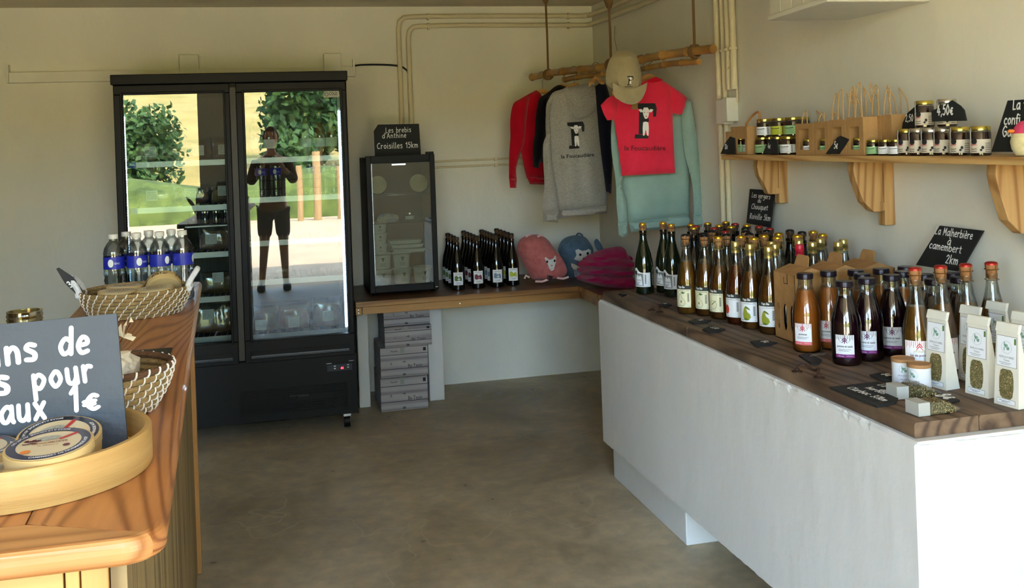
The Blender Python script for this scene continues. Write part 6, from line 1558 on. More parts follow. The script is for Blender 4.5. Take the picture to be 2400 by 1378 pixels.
wall_sign('upright slate reading Les vergers du Chouquet, below the first shelf bracket', [(1749, 523), (1757, 443), (1815, 447), (1805, 534)], [
    ('Les vergers', .013, (1762, 462), (1806, 467), .1), ('du', .011, (1776, 474), (1784, 475), .1), ('Chouquet', .014, (1761, 489), (1800, 493), .1), ('Roiville 5km', .015, (1757, 512), (1806, 518), .1)], .25, xs_)
wall_sign('tilted slate reading La Malherbière à Camembert, leaning on the right wall', [(2146, 621), (2202, 529), (2304, 541), (2250, 637)], [
    ('La Malherbière', .0145, (2192, 548), (2280, 561), .1), ('à', .0145, (2220, 573), (2229, 575), .1), ('camembert', .0145, (2178, 581), (2254, 594), .1), ('2km', .016, (2216, 616), (2246, 621), .1)], .3, xs_)
# ------------------------------------------------------------------ wooden wall shelf and its goods
shw = wood('pale pine shelf board', (200, 164, 106), (160, 118, 66), 'y', 14, .5)
brw = wood('pine bracket', (196, 156, 100), (152, 108, 60), 'z', 18, .5)
SXF = 1.93; SZT = 1.463; SZB = 1.441
sh = thing('wall_shelf', 'long pine shelf with curved brackets on the right wall', 'shelf', (XR, 3.2, SZB))
ys0 = onx(1690, 368, SXF).y
MB().box(SXF - XR, 1.2 - 3.2, 0, -.001, ys0 - 3.2, SZT - SZB).build('shelf_board', shw, sh, bevel=.002)
for k, u in enumerate((1840, 2087, 2432)):
    yb_ = onx(u, 400, XR).y if k < 2 else 2.48
    if k == 2: yb_ = onx(2322, 378, 1.975).y
    D_ = (.135, .155, .160)[k]; hb = (.15, .18, .20)[k]
    br = []
    m = MB(); pr = [(0, 0), (-D_, 0), (-D_ - .004, -.03), (-D_ + .002, -.06), (-D_ + .03, -hb * .75), (-.085, -hb * .98), (-.078, -hb), (-.042, -hb), (-.042, -hb + .0)]
    m.prism(pr[:-1] + [(-.042, 0)] if 0 else [(-.043, 0), (-D_, 0), (-D_ - .004, -.03), (-D_ + .004, -.07), (-D_ + .032, -hb * .8), (-.092, -hb * .97), (-.084, -hb), (-.043, -hb)], lambda a, b, d: (a, yb_ - 3.2 - .02 + d, b - .0005), .04)
    m.build('bracket_arm', brw, sh, bevel=.003)
    MB().box(-.042, yb_ - 3.2 - .021, -hb - (.05 if k else .04), -.001, yb_ - 3.2 + .021, -.0005).build('bracket_back', brw, sh, bevel=.003)
    MB().box(-.06, yb_ - 3.2 - .0225, -hb * .98, -.028, yb_ - 3.2 - .0195, -hb * .82).build('joint_peg', brw, sh, bevel=.001)
ZS2 = SZT + .0005
def shp(u, x=2.0): q = onx(u, 360, x); return Vector((x, q.y, ZS2))
jam = M('dark berry jam', (44, 10, 12), .15, coat=.5)
jamg = glass('jar glass clear', (238, 238, 232), .08, .01, .6)
glid = M('gold twist lid', (206, 186, 90), .25, .95)
slid = M('silver twist lid', (206, 200, 186), .25, .95)
def jar(key, name, label, loc, rz, group, r, h, lab, lidm_, tape=False):
    if key in PROTO: return clone(PROTO[key], loc, rz, label, group)
    t = thing(name, label, 'jar', loc, rz, group); PROTO[key] = t
    MB().lathe([(r * .9, 0), (r, .003), (r, h * .78), (r * .93, h * .84), (r * .9, h * .86)], 24).build('jar_body', jamg, t, True)
    MB().lathe([(r * .85, .002), (r * .96, .005), (r * .96, h * .76), (r * .86, h * .81)], 20).build('jam', jam, t, True)
    MB().lathe([(r * .93, h * .85), (r * .97, h * .86), (r * .97, h * .965), (r * .9, h), (.001, h * .985)], 24).build('lid', lidm_, t, True)
    f = lambda o_: (lambda a, b: ((r + o_) * math.sin(a / r), -(r + o_) * math.cos(a / r), b))
    m = MB(); curved(m, r + .0004, h * .10, h * .56, -1.25, 1.25, 12); l = m.build('label', labM[lab], t, fix=False)
    m = MB()
    if tape:
        l2 = MB(); poly(l2, ell(-r * .55, h * .5, r * .32, h * .11, 12), f(.0012)); l2.build('label_badge', ink, l, fix=False)
        l3 = MB(); poly(l3, [(-r * .9, h * .34), (-r * .3, h * .36), (-r * .28, h * .44), (-r * .9, h * .43)], f(.001)); l3.build('label_ribbon', labM['rosegrey'], l, fix=False)
        poly(m, ell(r * .25, h * .28, r * .14, h * .06, 8), f(.0008)); poly(m, ell(r * .1, h * .2, r * .12, h * .04, 8), f(.0008))
        for k in range(5): scrib(m, r * .5, h * (.14 + .07 * k), r * .6, h * .03, f(.0008), 10, .25, k)
        for k in range(2): scrib(m, -r * .9, h * (.16 + .07 * k), r * .6, h * .03, f(.0008), 8, .3, k)
        tp = MB()
        for a0 in (-.95,):
            v = []; fs = []
            for i, (rr, z) in enumerate(((r + .0006, h * .5), (r + .0008, h * .8), (r * .985, h * .86), (r * .985, h * .96), (r * .8, h * 1.004), (r * .3, h * 1.0))):
                for a in (a0 - .16, a0 + .16): v.append((rr * math.sin(a), -rr * math.cos(a), z))
            for i in range(5): fs.append((2 * i, 2 * i + 1, 2 * i + 3, 2 * i + 2))
            tp.add(v, fs)
        tb = tp.build('seal_strip', ink, t, fix=False)
        tp = MB(); v = []; fs = []
        for z, rr in ((h * .5, r + .0012), (h * .8, r + .0014), (h * .86, r * .99), (h * .96, r * .99), (h * 1.008, r * .8)):
            for a in (-1.0, -.94, -.90, -.84): v.append((rr * math.sin(a), -rr * math.cos(a), z))
        for i in range(4): fs += [(4 * i, 4 * i + 1, 4 * i + 5, 4 * i + 4), (4 * i + 2, 4 * i + 3, 4 * i + 7, 4 * i + 6)]
        tp.add(v, fs); tp.build('white_stripes', mk_white, tb, fix=False)
    else:
        for k in range(4): scrib(m, -r * .8, h * (.42 - .08 * k), r * 1.1, h * (.07 if k == 0 else .03), f(.0008), 14, .2, k)
        bars(m, r * .62, h * .14, r * .16, h * .38, f(.0008), 4)
    m.build('label_print', ink, l, fix=False)
    return t
JRZ = -.85
g1 = 'small berry jars at the left end of the shelf'
for k, (u, x, kind) in enumerate(((1789, 2.0, 'mint'), (1806, 2.03, 'white'), (1824, 2.0, 'mint'), (1849, 1.985, 'white'), (1800, 2.09, 'white'), (1838, 2.08, 'mint'))):
    p = shp(u, x); jar('jb' + kind, 'jam_jar', 'low jam jar with %s label at shelf left, %s' % (kind, ['front row leftmost', 'front row second', 'front row third', 'front row fourth', 'back row left', 'back row right'][k]), p, JRZ, g1, .033, .072, kind, glid)
for k, (u, x, kind) in enumerate(((1795, 2.0, 'white'), (1829, 2.0, 'lime'), (1862, 2.0, 'mint'), (1880, 2.08, 'white'))):
    p = shp(u, x); p.z = ZS2 + .0725; 
    jar('ju' + kind, 'jam_jar', 'jam jar with %s label stacked on the lower jars, %s' % (kind, ORD[k] if k < 3 else 'rightmost, behind the first paper bag'), p, JRZ, 'jars stacked on the lower jars', .034, .074, kind, glid)
for k, (u, kind) in enumerate(((2048, 'mint'), (2076, 'white'), (2101, 'white'))):
    p = shp(u, 1.97); jar('js' + kind, 'jam_jar', 'small jar in front of the paper bags, ' + ('mint label, leftmost', 'white label, middle', 'white label, rightmost')[k], p, JRZ, 'small jars before the paper bags', .0235, .052, kind, glid)
g2 = 'ribboned jam jars on the shelf'
for k, (u, x, nm, ld) in enumerate(((2126, 1.985, 'leftmost in the bottom row', glid), (2153, 1.985, 'second in the bottom row', slid), (2182, 1.985, 'third in the bottom row', slid), (2212, 2.0, 'fourth in the bottom row', slid), (2251, 1.985, 'fifth, large, in the bottom row', glid), (2299, 1.985, 'rightmost of the bottom row', glid))):
    p = shp(u, x); jar('jt' + ('g' if ld is glid else 's'), 'jam_jar', 'ribbon-sealed jam jar, ' + nm, p, JRZ + .1, g2, .029, .085, 'tan', ld, True)
for k, (u, nm, ld) in enumerate(((2170, 'gold lid, on top of the bottom row, left', glid), (2223, 'silver lid, on top of the bottom row, right', slid))):
    p = shp(u, 2.0); p.z = ZS2 + .0858; jar('jt' + ('g' if ld is glid else 's'), 'jam_jar', 'ribbon-sealed jam jar, ' + nm, p, JRZ + .1, g2, .029, .085, 'tan', ld, True)
# paper bags with windows and twisted cord handles
kb = M('brown kraft bag paper', (176, 138, 88), .85, col2=(160, 122, 76), scale=20, bump=.12, bscale=60)
cordm = M('twisted paper cord', (196, 160, 108), .8, bump=.6, bscale=300)
def bag(label, u0, u1, x, h, window=True, loops=((.3, .06),), jarkind='mint', vtop=None):
    a = onx(u0, 360, x); b = onx(u1, 360, x); w_ = a.y - b.y
    t = thing('paper_bag', label, 'bag', (x, b.y, ZS2), 0, 'kraft gift bags on the shelf'); D_ = .075
    # local y runs along the shelf, x into the shelf; window on the room side x = 0
    m = MB(); T = .0012; wz0, wz1, wy0, wy1 = .02, .098, w_ * .25, w_ * .8
    if window:
        for q in ((0, 0, 0, T, wy0, h), (0, wy1, 0, T, w_, h), (0, wy0, 0, T, wy1, wz0), (0, wy0, wz1, T, wy1, h)): m.box(*q)
    else: m.box(0, 0, 0, T, w_, h)
    m.box(D_ - T, 0, 0, D_, w_, h); m.box(T, 0, 0, D_ - T, T, h); m.box(T, w_ - T, 0, D_ - T, w_, h); m.box(T, T, 0, D_ - T, w_ - T, T)
    m.build('bag_paper', kb, t)
    if window:
        pass
    for f_, hgt in loops:
        for xx, s in ((.004, 1), (D_ - .006, -1)):
            y0_ = w_ * f_; P = [(xx, y0_ - .022, h - .02), (xx, y0_ - .018, h + hgt * .5), (xx + s * .008, y0_ - .008 * s, h + hgt), (xx + s * .008, y0_ + .010, h + hgt * .97), (xx, y0_ + .014, h + hgt * .4), (xx, y0_ + .02, h - .02)]
            MB().tube(smoothpath(P, 4), .0022, 6).build('cord_handle', cordm, t, True)
    return t, a, b
for k, (u0, u1, h, lp, jk) in enumerate(((1866, 1907, .118, ((.5, .045),), 'white'), (1909, 1943, .122, ((.5, .03),), 'mint'), (1945, 1984, .125, ((.35, .10), (.65, .09)), 'mint'), (1986, 2025, .13, ((.3, .11), (.7, .10)), 'mint'))):
    t, a, b = bag('kraft bag with window, %s of four with a jar showing' % ('leftmost', 'second', 'third', 'rightmost')[k], u0, u1, 1.945, h, True, lp)
    jar('jq' + jk, 'jam_jar', 'small jar showing in the window of the %s kraft bag' % ('leftmost', 'second', 'third', 'fourth')[k], (1.945 + .027, (a.y + b.y) / 2 + .014, ZS2 + .0015), JRZ, 'jars inside the kraft bags', .022, .058, jk, glid)
for k, (u0, u1, h, lp) in enumerate(((2032, 2066, .132, ((.4, .10),)), (2068, 2092, .134, ((.5, .085),)))):
    bag('plain kraft bag behind small jars, ' + ('left one', 'right one with a wide cord loop')[k], u0, u1, 2.0, h, False, lp)
# folded kraft gift box with two windows at the very left
a = onx(1702, 360, 1.95); b = onx(1752, 360, 1.95); w_ = a.y - b.y
t = thing('gift_box', 'low kraft gift box with two windows and a carry handle, shelf left end', 'box', (1.95, b.y, ZS2))
m = MB(); hx = .10
for q in ((0, 0, 0, .0015, w_ * .1, hx), (0, w_ * .43, 0, .0015, w_ * .53, hx), (0, w_ * .9, 0, .0015, w_, hx), (0, w_ * .1, 0, .0015, w_ * .43, .012), (0, w_ * .53, 0, .0015, w_ * .9, .012), (0, w_ * .1, .066, .0015, w_ * .43, hx), (0, w_ * .53, .066, .0015, w_ * .9, hx), (.13, 0, 0, .1315, w_, hx), (.0015, 0, 0, .13, .0015, hx), (.0015, w_ - .0015, 0, .13, w_, hx), (0, 0, hx, .1315, w_ * .75, hx + .02)): m.box(*q)
m.build('box_card', kb, t, bevel=.0008)
MB().tube(smoothpath([(.0, -.01, hx + .018), (.01, w_ * .1, hx + .03), (.03, -.02, hx + .07), (.03, -.06, hx + .072), (.02, -.075, hx + .03)], 5), .005, 8).build('carry_handle', M('tan twisted handle', (168, 116, 62), .6), t, True)
for k, (f_, kd) in enumerate(((.28, 'white'), (.72, 'mint'))):
    jar('jb' + kd, 'jam_jar', 'jar seen through the %s window of the low gift box' % ('right', 'left')[k], (1.95 + .045, b.y + w_ * f_, ZS2 + .0015), JRZ, 'jars inside the gift box', .033, .072, kd, glid)
# slate price tags standing on the shelf edge
def shelf_tag(label, px, txt, h, at, x=1.937, lean=.12):
    P = [onx(u, v, x) for u, v in px]; zb = min(p.z for p in P); o_ = Vector((x, P[0].y, zb if zb > ZS2 + .02 else ZS2))
    t = thing('price_tag', label, 'price tag', o_)
    fn = lambda a, b, d: (lean * b + d, a, b)
    m = MB(); m.prism([(p.y - o_.y, max(0, p.z - o_.z)) for p in P], fn, .005); m.build('slate_plate', slate, t, bevel=.0008)
    q = onx(*at, x); q = Vector((q.y - o_.y, q.z - o_.z)); mb = MB()
    letters(mb, txt, h, (0, 0), lambda a, b: (lean * (q.y + b) - .0008, q.x - a, q.y + b), wt=.12, sp=.14); mb.build('chalk_lettering', chalk, t, fix=False)
    return t
shelf_tag('slate tag chalked 12€ at the far left of the shelf', [(1688, 361), (1696, 336), (1706, 320), (1717, 324), (1723, 361)], '12€', .013, (1697, 349))
shelf_tag('round-topped slate tag chalked 4€', [(1787, 360), (1797, 330), (1806, 324), (1817, 330), (1823, 361)], '4€', .013, (1798, 348))
shelf_tag('slanted slate tag chalked 5€', [(1934, 361), (1958, 322), (1966, 318), (1986, 327), (1965, 361)], '5€', .015, (1953, 348))
shelf_tag('pointed slate tag chalked 2,50 behind the left jar tower', [(2106, 355), (2112, 288), (2122, 265), (2144, 245), (2146, 300), (2140, 358)], '2,50', .014, (2119, 285), 2.03, .05)
shelf_tag('wide slate tag chalked 4,50€ resting on the ribboned jars', [(2184, 285), (2181, 260), (2210, 247), (2228, 235), (2248, 248), (2257, 258), (2264, 283)], '4,50€', .0185, (2196, 270), 1.952, .06)
wx = 1.99
t = shelf_tag('large slate leaning at the right end of the shelf, cut by the photo edge', [(2322, 356), (2348, 236), (2440, 230), (2440, 356)], 'La fo', .017, (2363, 257), 2.0, .12)
o_ = t.location; mb = MB()
for txt, h, at in (('à', .014, (2394, 276)), ('confi', .017, (2346, 292)), ('Gar', .018, (2345, 320))):
    q = onx(*at, 2.0); q = Vector((q.y - o_.y, q.z - o_.z)); letters(mb, txt, h, (0, 0), lambda a, b: (.12 * (q.y + b) - .0008, q.x - a, q.y + b), wt=.12, sp=.14)
mb.build('chalk_lettering', chalk, t, fix=False)
# plush gourd-like toy cut by the right edge
p = onx(2402, 357, 1.965); t = thing('plush_toy', 'cream plush toy with pink and orange patches, by the photo edge', 'plush toy', (p.x, p.y, ZS2))
cream = cloth('cream plush', (226, 212, 160), scale=40)
MB().lathe([(.004, 0), (.022, .003), (.032, .02), (.035, .04), (.030, .06), (.022, .078), (.012, .09), (.001, .094)], 24, cap=False).build('body', cream, t, True)
MB().lathe([(.0306, .062), (.0235, .079), (.013, .0915), (.001, .0955)], 24, cap=False).build('crest', M('pink plush', (196, 60, 96), .9), t, True)
MB().lathe([(.001, .0), (.009, .004), (.009, .009), (.001, .012)], 14, c=(-.030, .012, .062)).build('cheek', M('orange plush', (226, 130, 50), .9), t, True)
# ------------------------------------------------------------------ goods on the sales counter
seag = M('dry seagrass coil', (168, 140, 92), .85, col2=(128, 104, 62), scale=60, bump=.6, bscale=160)
whitet = M('white raffia stitch', (232, 228, 220), .7)
brownt = M('brown inner coil', (110, 78, 52), .85, col2=(84, 58, 38), scale=50, bump=.5, bscale=160)
ZL1 = ZL + .0008
def basket(label, c, R0, R1, hgt, n, stitch, inner_brown=False):
    """coiled basket: stacked cord rings, with raffia stitches wrapped over every coil"""
    t = thing('coiled_basket', label, 'basket', (c.x, c.y, ZL1), 0, 'striped coiled baskets'); cr = hgt / n / 2 * 1.06
    st = MB()
    for k in range(n):
        f = (k + .5) / n; r = R0 + (R1 - R0) * math.sin(f * PI / 2); z = f * hgt
        m = MB(); m.tube([(r * math.cos(a), r * math.sin(a), z) for a in [2 * PI * i / 56 for i in range(56)]], cr, 8, closed=True)
        m.build('coil', brownt if inner_brown and k == n - 1 else seag, t, True)
        for i in range(stitch):
            a = 2 * PI * (i + .5 * (k % 2) * 0 + k * .35) / stitch
            P = []
            for q in range(6):
                th = -1.9 + q * 3.8 / 5 * .75
                P.append(((r + cr * 1.08 * math.cos(th)) * math.cos(a + .010 * q), (r + cr * 1.08 * math.cos(th)) * math.sin(a + .010 * q), z + cr * 1.08 * math.sin(th)))
            st.tube(P, cr * .26 if k < n - 1 else cr * .36, 4)
    o_ = st.build('raffia_stitches', whitet, t); o_['kind'] = 'stuff'
    m = MB(); m.lathe([(R0 * .98, .002), (R0 * .98, .007)], 40); m.build('basket_floor', seag, t, True)
    return t
# far basket with cheese boxes and cord handles
ca = onz(250, 738, ZL); cb = onz(440, 700, ZL)
c1 = onz(312, 752, ZL); c1 = Vector((c1.x, c1.y + .145, 0))
c1.x -= .008
b1 = basket('larger white-flecked coiled basket filled with round cheese boxes', c1, .125, .156, .078, 7, 34)
wcord = M('white cotton rope', (226, 228, 232), .8, bump=.8, bscale=120)
for s in (-1, 1):
    x = s * .154
    P = [(x, -.035, .07), (x * 1.04, -.035, .09), (x * 1.16, -.02, .118), (x * 1.18, 0, .124), (x * 1.16, .02, .118), (x * 1.04, .035, .09), (x, .035, .07)]
    MB().tube(smoothpath(P, 4), .0085, 8).build('rope_handle', wcord, b1, True)
    for y in (-.035, .035): MB().lathe([(.004, -.012), (.011, -.006), (.012, .004), (.005, .01)], 10, c=(x * 1.01, y, .07)).build('rope_knot', wcord, b1, True)
boxw = M('thin poplar box wood', (208, 180, 126), .6, col2=(190, 160, 104), scale=4, stretch=(1, 1, 12))
boxlab = M('cream cheese label', (214, 200, 164), .5)
def cheese_box(label, loc, R=.055, h=.034, tilt=(0, 0), rz=0, side='JORT', group='round poplar cheese boxes', top=None, cat='cheese box', name='cheese_box'):
    t = thing(name, label, cat, loc, 0, group); t.rotation_euler = (tilt[0], tilt[1], rz)
    MB().lathe([(R * .97, 0), (R * .985, .001), (R * .985, h * .5), (R, h * .5), (R, h - .001), (R * .985, h), (.001, h)], 44).build('poplar_box', boxw, t, True)
    l = MB().lathe([(R * .93, h + .0002), (R * .93, h + .0008), (.001, h + .001)], 40, cap=False).build('lid_label', boxlab if not top else top, t, True)
    if side:
        m = MB(); f = lambda a, b: ((R + .0006) * math.sin(a / R), -(R + .0006) * math.cos(a / R), b)
        for a0 in (-.115, -.045, .03, .105):
            printed(m, side, h * .42, (a0, h * .57), f, bold=True); scrib(m, a0 + .018, h * .68, .016, h * .1, f, 9, .25, 3); scrib(m, a0 + .018, h * .55, .012, h * .08, f, 7, .25, 5)
        m.build('burnt_print', M('brown black print', (50, 38, 28), .7), t, fix=False)
        m = MB(); g = lambda a, b: (a, b, h + .0013)
        m.tube([g(R * .6 * math.cos(q * PI / 12), R * .6 * math.sin(q * PI / 12)) for q in range(24)], .0003, 4, closed=True); printed(m, side, R * .4, (0, -R * .1), g, bold=True); scrib(m, -R * .4, R * .3, R * .8, R * .1, g, 10, .2); scrib(m, -R * .4, -R * .35, R * .8, R * .1, g, 10, .2, 4)
        m.build('lid_print', M('tan print', (150, 122, 82), .7), l, fix=False)
    return t
bz = ZL1 + .008
q1 = Vector((c1.x - .047, c1.y - .05)); q2 = Vector((c1.x + .062, c1.y - .04))
for k, (p, z, lab, tl, rz) in enumerate(((q1, 0, 'poplar cheese box in the far basket, lower front left', (0, 0), .2), (q1, 1, 'poplar cheese box in the far basket, front left', (.02, .02), .35), (q2, 0, 'poplar cheese box in the far basket, lower front right', (0, 0), .5), (q2, 1, 'poplar cheese box in the far basket, front right', (.02, -.05), .1),
     (Vector((c1.x - .04, c1.y + .063)), 1, 'poplar cheese box in the far basket, at the back left', (0, .03), .9), (Vector((c1.x - .04, c1.y + .063)), 0, 'poplar cheese box in the far basket, lower back left', (0, 0), .9))):
    cheese_box(lab, (p.x, p.y, bz + .0355 * z + .001), tilt=tl, rz=rz)
cheese_box('poplar cheese box leaning on its edge at the back right of the far basket', (c1.x + .075, c1.y + .07, bz + .045), tilt=(-.9, .35), rz=.4)
# small slate tag stuck in the far basket
p = ony(168, 668, c1.y - .02); t = thing('price_tag', 'pointed black slate tag chalked 3€, stuck in the far basket', 'price tag', (c1.x - .155, c1.y - .03, ZL + .075))
t.rotation_euler = (0, -.62, .1)
m = MB(); m.prism([(-.008, 0), (.012, 0), (.017, .05), (.004, .098), (-.004, .1), (-.012, .05)], lambda a, b, d: (a, d, b), .004); m.build('slate_plate', M('black tag', (16, 17, 18), .6), t, bevel=.0008)
m = MB(); letters(m, '3€', .012, (-.008, .03), lambda a, b: (a, -.0007, b), wt=.12, sp=.05); m.build('chalk_lettering', chalk, t, fix=False)
# water bottles packed beyond the basket
cap_w = 'water bottles standing behind the far basket'
k = 0
for row, (y, us) in enumerate(((c1.y + .235, (314, 352, 396, 441)), (c1.y + .31, (328, 377, 422)))):
    for i, u in enumerate(us):
        x = onz(u, 640 - row * 8, ZL).x * y / onz(u, 640 - row * 8, ZL).y
        lab = 'blue-banded water bottle behind the far basket, %s row, %s' % (('front', 'rear')[row], ('leftmost', 'second', 'third', 'rightmost')[i] if row == 0 else ('left', 'middle', 'right')[i])
        clone(wb, (-.53 + .0735 * i + .036 * row, y, ZL1), .4 * i, lab, cap_w) if 0 else water_bottle('water_bottle', lab, (-.505 + .0715 * i + .03 * row, y, ZL1), cap_w, .98) if k == 0 else None
        if k == 0: WB2 = bpy.data.objects[[o_.name for o_ in bpy.data.objects if o_.get('label') == lab][0]]
        else: clone(WB2, (-.505 + .0715 * i + .03 * row, y, ZL1), .5 * i - .4 * row, lab, cap_w)
        k += 1
# near basket with crumpled paper
c2 = onz(318, 985, ZL); c2 = Vector((c2.x - .062, c2.y + .088, 0))
b2_ = basket('smaller white-striped basket half hidden behind the big slate', c2, .080, .118, .088, 7, 30, True)
wp = M('white translucent wrapping paper', (224, 216, 198), .6, var=.06, scale=20)
t = thing('wrapped_cheese', 'goods wrapped in off-white paper lying in the smaller basket', 'parcel', (c2.x - .01, c2.y, ZL1 + .03))
bm = bmesh.new(); bmesh.ops.create_icosphere(bm, subdivisions=4, radius=1)
for v in bm.verts:
    n = noise.noise(v.co * 2.2) * .25 + noise.noise(v.co * 5) * .1
    c_ = v.co * (1 + n); c_ = Vector((max(-.8, min(.8, c_.x)), max(-.8, min(.8, c_.y)), max(-.5, min(.9, c_.z)))); v.co = Vector((c_.x * .082, c_.y * .08, c_.z * .052 + .03))
me = bpy.data.meshes.new('paper'); bm.to_mesh(me); bm.free(); me.materials.append(wp); o_ = bpy.data.objects.new('wrapping', me); COL.objects.link(o_); o_.parent = t
# flat slate plate under the near basket, dried flower, jar
P = [onz(u, v, ZL) for u, v in ((288, 828), (404, 819), (378, 905), (288, 915))]
m = MB(); m.prism([(p.x, p.y) for p in P] , lambda a, b, d: (a, b, ZL1 + .0045 - d), .0045)
o_ = m.build('slate_plate', M('grey green slate plate', (62, 62, 52), .6, var=.2, scale=20), bevel=.0006); o_.location.y = .0; tag(o_, 'flat dark slate with faded chalk, lying behind the smaller basket', 'slate')
m = MB(); pp_ = lambda u, v: onz(u, v, ZL1 + .0052)
f = lambda pts: [tuple(pp_(u, v)) for u, v in pts]
for pts in ([(290, 850), (320, 842), (350, 838), (340, 843), (310, 850), (292, 856)], [(342, 834), (350, 832), (352, 835), (345, 837)], [(357, 826), (361, 826), (361, 829), (358, 829)], [(368, 840), (371, 840), (371, 842), (368, 842)]): v = f(pts); m.add(v, [tuple(range(len(v)))])
m.build('chalk_marks', chalk, o_, fix=False)
t = thing('dried_flower', 'cream dried flower head peeping past the slate edge', 'flower', tuple(onz(290, 830, ZL1)))
m = MB()
for k in range(9):
    a = k * .7; m.add([(0, 0, .04), (.022 * math.cos(a), .022 * math.sin(a), .03 + .006 * k), (.03 * math.cos(a + .25), .03 * math.sin(a + .25), .038 + .005 * k), (.02 * math.cos(a + .5), .02 * math.sin(a + .5), .042 + .006 * k)], [(0, 1, 2, 3)])
m.build('petals', M('cream petal', (232, 214, 176), .7), t, fix=False)['kind'] = 'stuff'
MB().tube([(-.01, 0, 0), (0, 0, .04)], .002, 6).build('stem', M('brown stem', (110, 84, 52), .8), t)
P = ony(58, 742, 1.95); t = thing('preserving_jar', 'upturned glass jar rim showing above the big slate', 'jar', (ony(58, 745, 1.95).x, 1.95, ZL1))
zt = ony(58, 728, 1.95).z - ZL1
MB().lathe([(.030, 0), (.034, .004), (.034, zt - .03), (.029, zt - .022), (.029, zt - .018), (.0305, zt - .016), (.029, zt - .012), (.0305, zt - .008), (.029, zt - .004), (.030, zt), (.026, zt), (.026, zt - .02), (.030, zt - .03), (.030, .006)], 32, cap=False).build('glass_body', glass('jar thick glass', (214, 204, 168), .16, .02, .8), t, True)
# ---- bamboo steamer tray, camembert boxes, big slate
bamb = wood('pale bamboo ply', (222, 184, 112), (196, 152, 84), 'z', 10, .4, coat=.2)
bam2 = M('bamboo ring veneer', (200, 162, 98), .5, col2=(176, 136, 76), scale=3, stretch=(1, 1, 30), coat=.08, bump=.1, bscale=20)
cy = onz(30, 1185, ZL1)
TR = .1816; tc = Vector((-.378, 1.6616, 0))
t = thing('bamboo_tray', 'round bamboo steamer tray holding cheese boxes and the big slate', 'tray', (tc.x, tc.y, ZL1))
MB().lathe([(TR - .014, 0), (TR, .0), (TR + .001, .003), (TR + .001, .054), (TR - .001, .057), (TR - .009, .057), (TR - .011, .054), (TR - .011, .003)], 80, cap=False).build('outer_ring', bam2, t, True)
MB().lathe([(TR - .004, .002), (TR - .003, .014), (.001, .014), (.001, .008), (TR - .01, .008)], 64, cap=False).build('tray_floor', bam2, t, True)
tz = ZL1 + .0145
# big slate leans back inside the tray
def bigs(u, v):
    n = Vector((0, -1, .10)).normalized(); p0 = Vector((0, tc.y + .045, tz)); d = ray(u, v); return EYE + d * (n.dot(p0 - EYE) / n.dot(d))
C = [bigs(*q) for q in ((300, 1046), (273, 735), (-80, 768), (-55, 1085))]
o0 = C[0].copy(); C[0].z = max(C[0].z, tz)
ax = (C[3] - C[0]); ax.normalize(); n_ = Vector((0, -1, .10)).normalized(); ay = ax.cross(n_); ay = -ay if ay.z < 0 else ay
bt = thing('slate_sign', 'large blue-grey slate with fat white writing, leaning in the bamboo tray', 'sign', tuple(C[0]))
m = MB(); K = 14; V = []
E_ = [(C[0], C[1]), (C[1], C[2]), (C[2], C[3]), (C[3], C[0])]; out = []
for i, (a, b) in enumerate(E_):
    for k in range(K): 
        p = a.lerp(b, k / K); out.append(p + ay * (.0012 * noise.noise(Vector((i * 5, k * 3.3, 1))) if k and i < 3 else 0))
fr1 = [p - C[0] for p in out]; bk1 = [p - n_ * .007 for p in fr1]; N_ = len(fr1)
m.add(fr1 + bk1, [tuple(range(N_)), tuple(reversed(range(N_, 2 * N_)))] + [(i, (i + 1) % N_, (i + 1) % N_ + N_, i + N_) for i in range(N_)])
m.build('slate_plate', M('blue grey slate', (62, 70, 78), .55, var=.12, scale=10, bump=.2, bscale=60), bt)
mb = MB()
for txt, hpx, (u, v), (u2, v2) in (('ins', 38, (-9, 858), (88, 842)), ('de', 37, (140, 831), (208, 826)), ('s', 40, (-8, 926), (24, 920)), ('pour', 36, (80, 916), (218, 890)), ('aux', 37, (2, 993), (108, 979)), ('1', 36, (166, 963), (184, 961)), ('€', 31, (200, 961), (232, 956))):
    a = bigs(u, v) - C[0]; b = bigs(u2, v2) - C[0]; s = (bigs(u, v - hpx) - bigs(u, v)).length
    d = (b - a); wid = d.length; d.normalize(); nn = d.cross(n_); nn = -nn if nn.z < 0 else nn
    wtot = (sum(float(GL[c].split('|')[0]) + .28 for c in txt) - .3) * s; kx = wid / wtot
    letters(mb, txt, s, (0, 0), lambda x, y: a + d * (x * kx) + nn * y + n_ * .0008, wt=.148, sp=.28)
mb.build('painted_lettering', M('white paint marker', (238, 244, 246), .5), bt, fix=False)
